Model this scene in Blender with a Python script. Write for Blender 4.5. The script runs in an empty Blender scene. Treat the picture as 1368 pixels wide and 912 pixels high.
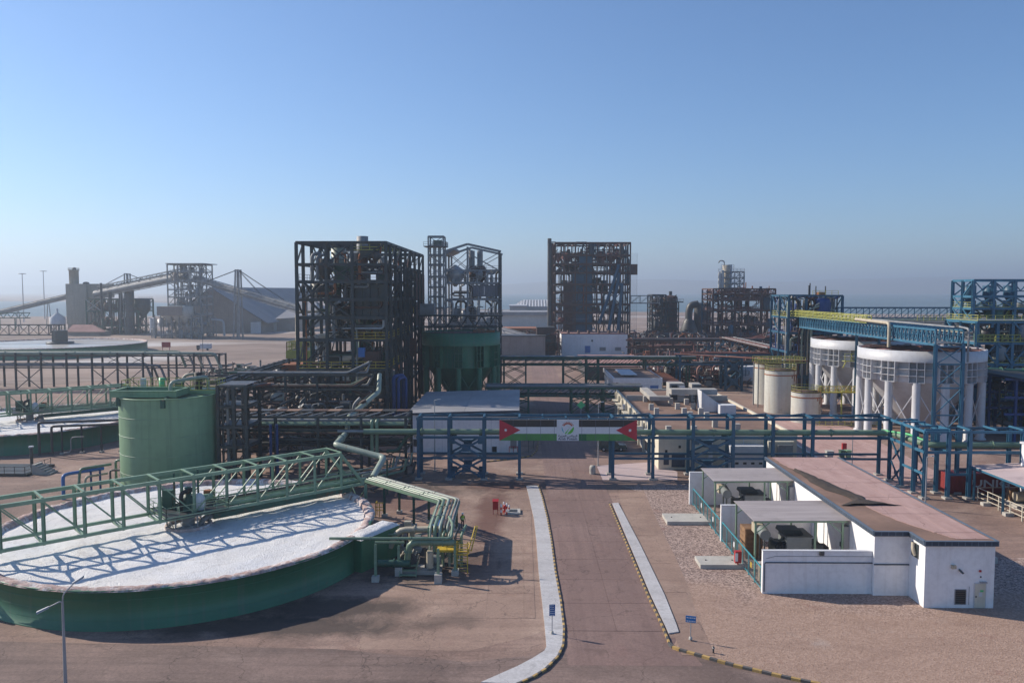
import bpy, bmesh, math, random
from mathutils import Vector, Matrix, noise as mnoise

R = math.radians
SC = bpy.context.scene
COL = SC.collection

# ------------------------------------------------------------------ camera
CAM_H, PITCH, YAW, FPX = 27.0, R(3.657), 0.0122, 1064.0
cam_data = bpy.data.cameras.new('camera')
cam = bpy.data.objects.new('camera', cam_data)
COL.objects.link(cam)
cam.location = (0, 0, CAM_H)
cam.rotation_euler = (R(90) - PITCH, 0, YAW)
cam_data.sensor_width = 36.0
cam_data.lens = 28.0
cam_data.clip_start = 0.5
cam_data.clip_end = 60000
SC.camera = cam

# ------------------------------------------------------------------ sky, sun, exposure
SUN_EL, SUN_AZ = R(31.5), R(-68.0)          # azimuth measured clockwise from +Y
world = bpy.data.worlds.new('World')
SC.world = world
world.use_nodes = True
wn = world.node_tree
wn.nodes.clear()
wo = wn.nodes.new('ShaderNodeOutputWorld')
wb = wn.nodes.new('ShaderNodeBackground')
sky = wn.nodes.new('ShaderNodeTexSky')
sky.sky_type = 'NISHITA'
sky.sun_disc = False
sky.sun_elevation = SUN_EL
sky.sun_rotation = SUN_AZ
sky.altitude = 0
sky.air_density = 1.0
sky.dust_density = 0.2
sky.ozone_density = 8.0
wb.inputs['Strength'].default_value = 0.088
wn.links.new(sky.outputs[0], wb.inputs['Color'])
wn.links.new(wb.outputs[0], wo.inputs['Surface'])
sd = bpy.data.lights.new('sun', 'SUN')
sd.energy = 3.9
sd.angle = R(0.55)
sd.color = (1.0, 0.90, 0.77)
sun = bpy.data.objects.new('sun', sd)
COL.objects.link(sun)
_sv = Vector((math.sin(SUN_AZ) * math.cos(SUN_EL), math.cos(SUN_AZ) * math.cos(SUN_EL), math.sin(SUN_EL)))
sun.rotation_euler = _sv.to_track_quat('Z', 'Y').to_euler()
sun.location = (-60, 30, 80)
SC.view_settings.view_transform = 'Standard'
SC.view_settings.look = 'None'
SC.view_settings.exposure = 0.64
SC.view_settings.gamma = 1.0
SC.view_settings.use_curve_mapping = False
SC.cycles.use_denoising = True
SC.cycles.max_bounces = 6
SC.cycles.diffuse_bounces = 4
SC.cycles.volume_bounces = 0
SC.cycles.caustics_reflective = False
SC.cycles.caustics_refractive = False

# ------------------------------------------------------------------ measuring helpers (photo pixel -> place)
def _ray(px, py):
    a, b = (px - 684) / FPX, (456 - py) / FPX
    d = math.cos(PITCH) + b * math.sin(PITCH)
    u = -math.sin(PITCH) + b * math.cos(PITCH)
    return a * math.cos(YAW) - d * math.sin(YAW), a * math.sin(YAW) + d * math.cos(YAW), u
def at(px, py, z=0.0):
    x, y, u = _ray(px, py)
    t = (z - CAM_H) / u
    return x * t, y * t
def upz(px, py, Y):
    x, y, u = _ray(px, py)
    t = Y / y
    return x * t, CAM_H + u * t
def xat(px, Y):
    return upz(px, 456, Y)[0]
def zat(py, Y):
    return upz(684, py, Y)[1]

# ------------------------------------------------------------------ materials
def _n(nt, t, **kw):
    n = nt.nodes.new(t)
    for k, v in kw.items():
        setattr(n, k, v)
    return n
def _mixc(nt, fac, a, b, mode='MIX'):
    m = _n(nt, 'ShaderNodeMix', data_type='RGBA', blend_type=mode)
    for sock, v in ((0, fac), (6, a), (7, b)):
        if hasattr(v, 'is_linked'):
            nt.links.new(v, m.inputs[sock])
        else:
            m.inputs[sock].default_value = v if sock == 0 else (*v, 1) if len(v) == 3 else v
    return m.outputs[2]
def _noise(nt, vec, scale, detail=4, rough=.55, dist=0):
    n = _n(nt, 'ShaderNodeTexNoise')
    n.inputs['Scale'].default_value = scale
    n.inputs['Detail'].default_value = detail
    n.inputs['Roughness'].default_value = rough
    n.inputs['Distortion'].default_value = dist
    nt.links.new(vec, n.inputs['Vector'])
    return n.outputs['Fac']
def _ramp(nt, fac, lo, hi):
    m = _n(nt, 'ShaderNodeMapRange')
    m.inputs[1].default_value, m.inputs[2].default_value = lo, hi
    m.clamp = True
    nt.links.new(fac, m.inputs[0])
    return m.outputs[0]
def _pos(nt, scale=(1, 1, 1)):
    g = _n(nt, 'ShaderNodeNewGeometry')
    if scale == (1, 1, 1):
        return g.outputs['Position']
    m = _n(nt, 'ShaderNodeMapping')
    m.inputs['Scale'].default_value = scale
    nt.links.new(g.outputs['Position'], m.inputs['Vector'])
    return m.outputs[0]
def _mul(nt, a, b):
    m = _n(nt, 'ShaderNodeMath', operation='MULTIPLY')
    for i, v in enumerate((a, b)):
        if hasattr(v, 'is_linked'):
            nt.links.new(v, m.inputs[i])
        else:
            m.inputs[i].default_value = v
    return m.outputs[0]
def newmat(name):
    m = bpy.data.materials.new(name)
    m.use_nodes = True
    nt = m.node_tree
    b = nt.nodes['Principled BSDF']
    return m, nt, b
def _bump(nt, b, fac, strength, dist=.05):
    bp = _n(nt, 'ShaderNodeBump')
    bp.inputs['Strength'].default_value = strength
    bp.inputs['Distance'].default_value = dist
    nt.links.new(fac, bp.inputs['Height'])
    nt.links.new(bp.outputs[0], b.inputs['Normal'])
def paint(name, col, rough=.55, var=.22, scale=.35, rust=0.0, rustcol=(.16, .07, .035), streak=0.0, streakcol=None, metal=0.0, objvar=0.0, bump=0.0):
    """weathered paint / concrete: broad tone changes, rust patches, run-down streaks"""
    m, nt, b = newmat(name)
    p = _pos(nt)
    if max(col) < .3: col = tuple(c * 1.18 for c in col)
    dark = tuple(c * (1 - var) for c in col)
    lite = tuple(min(1, c * (1 + var)) for c in col)
    c = _mixc(nt, _ramp(nt, _noise(nt, p, scale, 5, .6), .3, .7), dark, lite)
    c = _mixc(nt, _mul(nt, _ramp(nt, _noise(nt, p, scale * 9, 3), .45, .75), .35), c, tuple(x * .7 for x in col))
    if objvar:
        oi = _n(nt, 'ShaderNodeObjectInfo')
        c = _mixc(nt, _mul(nt, oi.outputs['Random'], objvar), c, tuple(x * .45 for x in col))
    if streak:
        s = _ramp(nt, _noise(nt, _pos(nt, (1.6, 1.6, .07)), 1.0, 4, .6), .52, .75)
        c = _mixc(nt, _mul(nt, s, streak), c, streakcol or tuple(x * .45 for x in col))
    if rust:
        r = _ramp(nt, _noise(nt, p, .9, 6, .7), 1 - rust - .08, 1 - rust + .06)
        c = _mixc(nt, r, c, rustcol)
    nt.links.new(c, b.inputs['Base Color'])
    b.inputs['Roughness'].default_value = rough
    b.inputs['Metallic'].default_value = metal
    if bump:
        _bump(nt, b, _noise(nt, p, 6, 4), bump)
    return m
M = {}
M['green'] = paint('green_tank_paint', (.165, .275, .165), .5, .16, .10, streak=.5, streakcol=(.085, .15, .10), rust=.22)
M['green_wall'] = paint('deep_green_wall_paint', (.036, .145, .078), .5, .22, .12, streak=.6, streakcol=(.10, .16, .115), rust=.27)
M['green_steel'] = paint('pale_green_steel_paint', (.17, .26, .175), .5, .18, .5, rust=.30)
M['green_dark'] = paint('dark_green_steel_paint', (.03, .085, .06), .55, .25, .4, rust=.36)
M['dark'] = paint('dark_grey_green_steel', (.028, .038, .042), .5, .3, .3, rust=.40, rustcol=(.055, .032, .022))
M['darkpipe'] = paint('dark_pipe_steel', (.05, .055, .058), .5, .3, .5, rust=.40, rustcol=(.10, .05, .03))
M['brown'] = paint('rust_brown_steel', (.065, .035, .028), .75, .35, .4, rust=.42, rustcol=(.12, .045, .03))
M['rustred'] = paint('red_oxide', (.15, .055, .042), .8, .35, .4)
M['rustorange'] = paint('orange_rust', (.30, .11, .05), .85, .35, .5)
M['greysteel'] = paint('dusty_grey_steel', (.20, .205, .21), .6, .25, .3, rust=.34, rustcol=(.14, .10, .08))
M['galv'] = paint('galvanised_steel', (.42, .43, .44), .45, .15, .6, metal=.3)
M['blue'] = paint('blue_steel_paint', (.016, .074, .128), .5, .2, .4, rust=.26, rustcol=(.05, .06, .08))
M['blue2'] = paint('light_blue_steel_paint', (.032, .122, .195), .5, .2, .4, rust=.28, rustcol=(.07, .07, .08))
M['yellow'] = paint('yellow_rail_paint', (.55, .38, .04), .5, .2, .8, rust=.3)
M['yelgreen'] = paint('yellow_green_rail_paint', (.42, .42, .10), .5, .2, .8, rust=.25)
M['white'] = paint('white_wall_render', (.83, .82, .82), .85, .07, .25, streak=.3, streakcol=(.52, .47, .44))
M['offwhite'] = paint('off_white_wall_render', (.60, .61, .63), .85, .08, .15, streak=.3, streakcol=(.34, .30, .28))
M['tankcream'] = paint('cream_tank_paint', (.56, .555, .50), .5, .1, .2, streak=.45, streakcol=(.36, .25, .15))
M['tankwhite'] = paint('white_tank_paint', (.54, .545, .565), .45, .08, .15, streak=.25, streakcol=(.36, .30, .26))
M['cream'] = paint('cream_wall_render', (.62, .57, .46), .85, .09, .12, streak=.25, streakcol=(.36, .30, .22))
M['concrete'] = paint('grey_concrete', (.38, .36, .33), .9, .16, .5, bump=.2)
M['concreteblock'] = paint('pale_concrete_block', (.46, .44, .40), .9, .14, .8, streak=.3, bump=.2)
M['silo'] = paint('stained_concrete_silo', (.36, .335, .28), .9, .1, .08, streak=.65, streakcol=(.17, .15, .12))
M['asphaltroof'] = paint('brown_roof_felt', (.185, .115, .085), .95, .28, .18, rust=.34, rustcol=(.25, .16, .13), bump=.2)
M['greyroof'] = paint('grey_sheet_roof', (.24, .24, .25), .7, .2, .15, streak=.2)
M['greyroofdark'] = paint('blue_grey_sheet_roof', (.155, .16, .18), .7, .15, .1)
M['pinkroof'] = paint('dusty_pink_roof', (.34, .185, .165), .9, .2, .2)
M['fascia'] = paint('dark_blue_grey_fascia', (.035, .05, .075), .6, .2, .6)
M['fascialip'] = paint('blue_grey_fascia_rib', (.09, .12, .16), .6, .2, .6)
M['black'] = paint('black_rubber', (.015, .015, .016), .7, .2)
M['glass'] = paint('dark_window_glass', (.03, .04, .05), .12, .1)
M['red'] = paint('red_cabinet_paint', (.42, .022, .025), .45, .15, 1)
M['container'] = paint('dull_red_container', (.19, .022, .022), .6, .2, .3, streak=.35, rust=.2)
M['teal'] = paint('teal_fence_paint', (.05, .30, .36), .5, .15, .8)
M['bluebright'] = paint('bright_blue_paint', (.05, .16, .42), .5, .12, .6)
M['bluecol'] = paint('deep_blue_column_paint', (.015, .045, .16), .5, .2, .5)
M['beige'] = paint('beige_motor_paint', (.46, .40, .30), .55, .15, .8, rust=.2)
M['transformer'] = paint('grey_transformer_paint', (.17, .19, .19), .5, .15, .6, streak=.3)
M['transdark'] = paint('dark_radiator_paint', (.05, .06, .06), .5, .2, .6)
M['palegreenpipe'] = paint('pale_pipe_green', (.30, .35, .28), .45, .15, .5, rust=.30, rustcol=(.28, .17, .08))
M['greenpipe'] = paint('pipe_green', (.15, .215, .145), .4, .15, .5, rust=.24)
M['whitepipe'] = paint('white_pipe_lagging', (.55, .56, .58), .4, .12, .5, rust=.2)
M['greenbright'] = paint('fresh_green_pipe', (.10, .52, .20), .4, .1, .5)  # one even bright green for motor, pipe, sticker and sign
M['wood'] = paint('brown_timber', (.20, .115, .06), .8, .3, 1)
M['lamp'] = paint('lamp_grey_metal', (.36, .37, .39), .45, .1, .6, metal=.2)
M['lens'] = paint('lamp_lens', (.6, .6, .58), .2, .05)
M['olive'] = paint('dark_olive_car_paint', (.045, .055, .045), .25, .1, .4)
M['signblue'] = paint('sign_blue', (.012, .09, .30), .45, .1, 1)
M['signcyan'] = paint('sign_light_blue', (.015, .20, .52), .45, .1, 1)
M['signwhite'] = paint('sign_white', (.75, .78, .80), .5, .03, 1)
M['kerbyellow'] = paint('kerb_yellow', (.52, .34, .12), .8, .25, 1.5, objvar=.5)
M['kerbblack'] = paint('kerb_black', (.09, .085, .08), .8, .25, 1.5, objvar=.3)
M['stripecream'] = paint('cream_shed_cladding', (.55, .53, .50), .7, .1, .05)
M['shedwall'] = paint('dusty_shed_wall', (.30, .25, .22), .85, .15, .05, streak=.4)
M['fblack'] = paint('banner_black', (.035, .03, .028), .7, .1, .5)
M['fwhite'] = paint('banner_white', (.66, .67, .70), .7, .04, .5)
M['fgreen'] = paint('banner_green', (.07, .21, .06), .7, .12, .5)
M['fgreen2'] = paint('banner_dark_green', (.02, .12, .045), .7, .1, .5)
M['fred'] = paint('banner_red', (.48, .03, .05), .7, .08, .5)
M['lblue'] = paint('logo_blue', (.10, .42, .52), .7, .05)
M['lgreen'] = paint('logo_green', (.13, .50, .06), .7, .05)
M['lbrown'] = paint('logo_brown_red', (.42, .09, .035), .7, .05)
M['ltext'] = paint('logo_text_grey', (.09, .09, .13), .7, .05)
M['hivis'] = paint('hi_vis_yellow', (.42, .62, .06), .7, .1)
M['navy'] = paint('navy_workwear', (.02, .025, .04), .85, .1)
M['skin'] = paint('skin', (.38, .22, .15), .6, .05)
M['helmet'] = paint('white_helmet', (.75, .75, .72), .35, .03)
M['tarp'] = paint('dark_brown_tarpaulin', (.045, .033, .025), .85, .3, .8)
M['hill'] = paint('hazy_hill_rock', (.15, .13, .12), .95, .35, .002)

# white salt slurry
def salt_mat():
    m, nt, b = newmat('white_salt_slurry')
    p = _pos(nt)
    c = _mixc(nt, _ramp(nt, _noise(nt, p, .09, 5, .6), .35, .7), (.82, .79, .74), (.79, .80, .82))
    c = _mixc(nt, _mul(nt, _ramp(nt, _noise(nt, p, .55, 6, .65), .5, .75), .35), c, (.60, .59, .57))
    c = _mixc(nt, _mul(nt, _ramp(nt, _noise(nt, _pos(nt, (1, .25, 1)), 1.4, 5, .7), .60, .72), .3), c, (.46, .47, .47))
    tc = _n(nt, 'ShaderNodeTexCoord')           # crust rings left by the turning rakes
    ln = _n(nt, 'ShaderNodeVectorMath', operation='LENGTH')
    nt.links.new(tc.outputs['Object'], ln.inputs[0])
    rg = _n(nt, 'ShaderNodeMath', operation='MULTIPLY_ADD')
    nt.links.new(_noise(nt, p, .16, 5, .65), rg.inputs[0])
    rg.inputs[1].default_value = 7.0
    nt.links.new(ln.outputs['Value'], rg.inputs[2])
    nz = _n(nt, 'ShaderNodeTexNoise', noise_dimensions='1D')
    nz.inputs['Scale'].default_value = 1.1
    nz.inputs['Detail'].default_value = 5
    nt.links.new(rg.outputs[0], nz.inputs['W'])
    c = _mixc(nt, _mul(nt, _ramp(nt, nz.outputs['Fac'], .52, .66), .38), c, (.58, .55, .51))
    c = _mixc(nt, _mul(nt, crack(nt, p, .28, .02, 1.2), .35), c, (.40, .39, .38))
    nt.links.new(c, b.inputs['Base Color'])
    b.inputs['Roughness'].default_value = .75
    h = _n(nt, 'ShaderNodeMath', operation='ADD')
    nt.links.new(_noise(nt, p, 1.6, 6, .65, .6), h.inputs[0])
    nt.links.new(_noise(nt, p, 9, 3), h.inputs[1])
    _bump(nt, b, h.outputs[0], .8, .2)
    return m
def crust_mat():
    m, nt, b = newmat('pink_brown_salt_crust')
    p = _pos(nt)
    c = _mixc(nt, _ramp(nt, _noise(nt, p, .7, 6, .65), .3, .7), (.34, .22, .19), (.60, .47, .43))
    c = _mixc(nt, _mul(nt, _ramp(nt, _noise(nt, _pos(nt, (1, 1, .15)), 1.1, 6, .7), .50, .62), .85), c, (.78, .76, .74))
    c = _mixc(nt, _mul(nt, _ramp(nt, _noise(nt, _pos(nt, (1, 1, .2)), 2.6, 6, .75), .50, .66), .75), c, (.17, .095, .07))
    nt.links.new(c, b.inputs['Base Color'])
    b.inputs['Roughness'].default_value = .9
    _bump(nt, b, _noise(nt, p, 5, 6, .7), .8, .1)
    return m
M['crust'] = crust_mat()
def brine_mat():
    m, nt, b = newmat('tan_brine')
    p = _pos(nt)
    c = _mixc(nt, _ramp(nt, _noise(nt, _pos(nt, (.3, 1, 1)), .05, 5), .4, .65), (.42, .34, .24), (.62, .62, .60))
    nt.links.new(c, b.inputs['Base Color'])
    b.inputs['Roughness'].default_value = .25
    return m
M['brine'] = brine_mat()

def crack(nt, p, scale, width, dist=.6):
    """thin wandering lines (cracks, filled joints)"""
    nz = _n(nt, 'ShaderNodeTexNoise')
    nz.inputs['Scale'].default_value = scale * 2.2
    nz.inputs['Detail'].default_value = 5
    nt.links.new(p, nz.inputs['Vector'])
    ad = _n(nt, 'ShaderNodeVectorMath', operation='MULTIPLY_ADD')
    nt.links.new(nz.outputs['Color'], ad.inputs[0])
    ad.inputs[1].default_value = (dist / scale,) * 3
    nt.links.new(p, ad.inputs[2])
    v = _n(nt, 'ShaderNodeTexVoronoi', feature='DISTANCE_TO_EDGE')
    v.inputs['Scale'].default_value = scale
    nt.links.new(ad.outputs[0], v.inputs['Vector'])
    return _ramp(nt, v.outputs['Distance'], width, width * .3)
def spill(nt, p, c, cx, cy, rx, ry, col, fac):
    """an irregular patch round one spot, red stains and dark ground alike"""
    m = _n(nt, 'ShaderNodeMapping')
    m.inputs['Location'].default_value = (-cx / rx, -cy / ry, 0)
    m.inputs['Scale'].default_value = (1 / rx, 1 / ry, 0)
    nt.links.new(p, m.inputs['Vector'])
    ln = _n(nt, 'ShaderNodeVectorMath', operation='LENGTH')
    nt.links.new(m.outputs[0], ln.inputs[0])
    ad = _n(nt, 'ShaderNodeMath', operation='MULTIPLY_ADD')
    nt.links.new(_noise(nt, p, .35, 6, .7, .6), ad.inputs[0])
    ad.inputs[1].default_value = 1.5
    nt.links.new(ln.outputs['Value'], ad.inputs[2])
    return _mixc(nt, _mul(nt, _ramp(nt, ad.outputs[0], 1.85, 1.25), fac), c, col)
M['salt'] = salt_mat()
def ground_mat(name, base, dark, red, streak=(.12, 1, 1), objvar=0.0, pale=None, crackw=.006, palefac=.5, blotches=()):
    m, nt, b = newmat(name)
    p = _pos(nt)
    base, dark, red = (tuple(v * 1.34 for v in q) for q in (base, dark, red))
    pale = tuple(v * 1.3 for v in pale) if pale else None
    c = _mixc(nt, _ramp(nt, _noise(nt, p, .055, 6, .62, .4), .32, .70), dark, base)
    if pale:
        c = _mixc(nt, _mul(nt, _ramp(nt, _noise(nt, p, .13, 5, .6, .5), .50, .72), palefac), c, pale)
    c = _mixc(nt, _mul(nt, _ramp(nt, _noise(nt, _pos(nt, streak), .55, 6, .68, .3), .44, .66), .72), c, dark)
    c = _mixc(nt, _mul(nt, _ramp(nt, _noise(nt, p, .10, 6, .7, 1.2), .58, .74), .60), c, red)
    c = _mixc(nt, _mul(nt, _ramp(nt, _noise(nt, p, 1.3, 6, .7), .5, .72), .28), c, tuple(x * .55 for x in dark))
    c = _mixc(nt, _mul(nt, _ramp(nt, _noise(nt, p, 4.5, 4, .75), .42, .68), .42), c, tuple(x * .55 for x in dark))
    c = _mixc(nt, _mul(nt, _ramp(nt, _noise(nt, p, 3.1, 5, .8), .52, .72), .30), c, tuple(min(.6, x * 1.35) for x in base))
    if objvar:
        oi = _n(nt, 'ShaderNodeObjectInfo')
        c = _mixc(nt, _mul(nt, oi.outputs['Random'], objvar), c, dark)
    for sp_ in blotches:
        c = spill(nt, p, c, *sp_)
    c = _mixc(nt, _mul(nt, _ramp(nt, _noise(nt, p, .45, 7, .75, .8), .56, .66), .45), c, tuple(x * .6 for x in dark))
    if crackw:
        c = _mixc(nt, _mul(nt, crack(nt, p, .13, crackw * .8), .6), c, tuple(x * .4 for x in dark))
    nt.links.new(c, b.inputs['Base Color'])
    b.inputs['Roughness'].default_value = .92
    _bump(nt, b, _noise(nt, p, 7, 5, .7), .35, .04)
    return m
_rd, _dk = (.115, .045, .034), (.035, .028, .025)
BLOTCHES = ((-3.6, 96, 2.2, 14, _rd, .75), (-2.2, 109, 7, 3.5, _rd, .8), (-4.5, 76, 2.5, 7, _rd, .45), (-10.5, 78, 7.5, 7, _dk, .85), (-20, 62.5, 14, 2.6, _dk, .8), (-16, 66, 9, 3, _dk, .8), (-5.5, 64, 3, 2, _dk, .4), (-24, 107, 22, 7, _dk, .8), (-60, 66, 12, 2.5, _dk, .5), (8, 108, 8, 4, _dk, .35), (-14, 100, 8, 6, _rd, .5))  # red stains, and dark brown patches by tanks, pumps and racks
M['yard'] = ground_mat('dusty_yard_concrete', (.30, .20, .158), (.125, .081, .066), (.13, .055, .04), pale=(.40, .30, .24), blotches=BLOTCHES)
M['yardslab'] = ground_mat('tan_concrete_slab', (.355, .245, .188), (.185, .123, .096), (.15, .065, .05), objvar=.45, pale=(.42, .31, .24), palefac=.8, blotches=BLOTCHES)
M['road'] = ground_mat('worn_road_concrete', (.235, .155, .132), (.135, .087, .076), (.15, .075, .066), streak=(2.6, .07, 1), objvar=.45, pale=(.31, .225, .195), palefac=.35)
M['strip'] = ground_mat('pale_footway_concrete', (.47, .46, .46), (.32, .31, .31), (.36, .30, .27), pale=(.54, .54, .55), crackw=.004, objvar=.25)
M['street'] = ground_mat('dusty_cross_street', (.225, .155, .13), (.085, .06, .052), (.11, .06, .045), streak=(.06, 1.7, 1), pale=(.32, .235, .20))
def terrain_mat():
    m, nt, b = newmat('salt_desert_ground')
    p = _pos(nt)
    c = _mixc(nt, _ramp(nt, _noise(nt, p, .012, 7, .62, .5), .3, .7), (.16, .108, .088), (.35, .255, .205))
    c = _mixc(nt, _ramp(nt, _noise(nt, _pos(nt, (.45, 1, 1)), .010, 6, .6, .8), .56, .66), c, (.52, .49, .47))
    c = _mixc(nt, _mul(nt, _ramp(nt, _noise(nt, _pos(nt, (.3, 1, 1)), .05, 7, .7, .6), .48, .64), .7), c, (.12, .09, .075))
    c = _mixc(nt, _mul(nt, _ramp(nt, _noise(nt, _pos(nt, (.2, 1, 1)), .22, 6, .7), .52, .68), .5), c, (.42, .36, .32))
    nt.links.new(c, b.inputs['Base Color'])
    b.inputs['Roughness'].default_value = .95
    _bump(nt, b, _noise(nt, p, .8, 6, .7), .4, .3)
    return m
M['terrain'] = terrain_mat()
def gravel_mat():
    m, nt, b = newmat('brown_gravel')
    p = _pos(nt)
    v = _n(nt, 'ShaderNodeTexVoronoi')
    v.inputs['Scale'].default_value = 7.5
    nt.links.new(p, v.inputs['Vector'])
    sp = _n(nt, 'ShaderNodeSeparateColor')
    nt.links.new(v.outputs['Color'], sp.inputs[0])
    c = _mixc(nt, _ramp(nt, sp.outputs[0], .1, .95), (.13, .088, .076), (.52, .385, .325))
    sy = _n(nt, 'ShaderNodeSeparateXYZ')
    nt.links.new(p, sy.inputs[0])
    wv = _n(nt, 'ShaderNodeMath', operation='MULTIPLY_ADD')     # sandy near the street, stony by the slabs
    nt.links.new(_noise(nt, p, .11, 6, .65, .6), wv.inputs[0])
    wv.inputs[1].default_value = 26
    nt.links.new(sy.outputs[1], wv.inputs[2])
    c = _mixc(nt, _mul(nt, _ramp(nt, wv.outputs[0], 87, 78), .72), c, (.36, .235, .17))
    c = _mixc(nt, _mul(nt, _ramp(nt, _noise(nt, _pos(nt, (.3, 1, 1)), .35, 6, .7, .4), .5, .72), .35), c, (.17, .105, .082))
    c = _mixc(nt, _mul(nt, _ramp(nt, _noise(nt, p, .16, 5, .65, .9), .60, .72), .6), c, (.22, .10, .075))
    c = _mixc(nt, _mul(nt, _ramp(nt, _noise(nt, p, .12, 4), .62, .72), .35), c, (.46, .42, .39))
    nt.links.new(c, b.inputs['Base Color'])
    b.inputs['Roughness'].default_value = .95
    _bump(nt, b, v.outputs['Distance'], .7, .035)
    return m
M['gravel'] = gravel_mat()
def sea_mat():
    m, nt, b = newmat('turquoise_sea_water')
    p = _pos(nt)
    c = _mixc(nt, _ramp(nt, _noise(nt, _pos(nt, (.2, 1, 1)), .004, 5), .35, .7), (.10, .16, .19), (.14, .20, .23))
    nt.links.new(c, b.inputs['Base Color'])
    b.inputs['Roughness'].default_value = .55
    b.inputs['Specular IOR Level'].default_value = .25
    _bump(nt, b, _noise(nt, p, .25, 4), .3, .3)
    return m
M['sea'] = sea_mat()
def roofpink_mat():
    m, nt, b = newmat('pink_screed_roof')
    p = _pos(nt)
    c = _mixc(nt, _ramp(nt, _noise(nt, _pos(nt, (1, .2, 1)), .6, 6, .65), .3, .7), (.36, .22, .19), (.50, .335, .30))
    c = _mixc(nt, _mul(nt, _ramp(nt, _noise(nt, p, .3, 6, .7, .8), .55, .72), .5), c, (.28, .14, .11))
    c = _mixc(nt, _mul(nt, crack(nt, p, .22, .006, .3), .6), c, (.13, .07, .06))
    nt.links.new(c, b.inputs['Base Color'])
    b.inputs['Roughness'].default_value = .95
    _bump(nt, b, _noise(nt, p, 3, 5), .3, .05)
    return m
M['roofpink'] = roofpink_mat()
def sheet_mat(name, c0, c1):
    m, nt, b = newmat(name)
    p = _pos(nt)
    c = _mixc(nt, _ramp(nt, _noise(nt, _pos(nt, (.15, 1.8, 1)), 1, 5, .6), .3, .7), c0, c1)
    c = _mixc(nt, _mul(nt, _ramp(nt, _noise(nt, p, .5, 5, .7), .52, .72), .4), c, tuple(x * .55 for x in c0))
    nt.links.new(c, b.inputs['Base Color'])
    b.inputs['Roughness'].default_value = .7
    return m
M['shelter'] = sheet_mat('dusty_shelter_sheet', (.30, .26, .25), (.42, .37, .36))
M['canopy'] = sheet_mat('dusty_pink_canopy_sheet', (.46, .36, .35), (.54, .43, .42))

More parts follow.
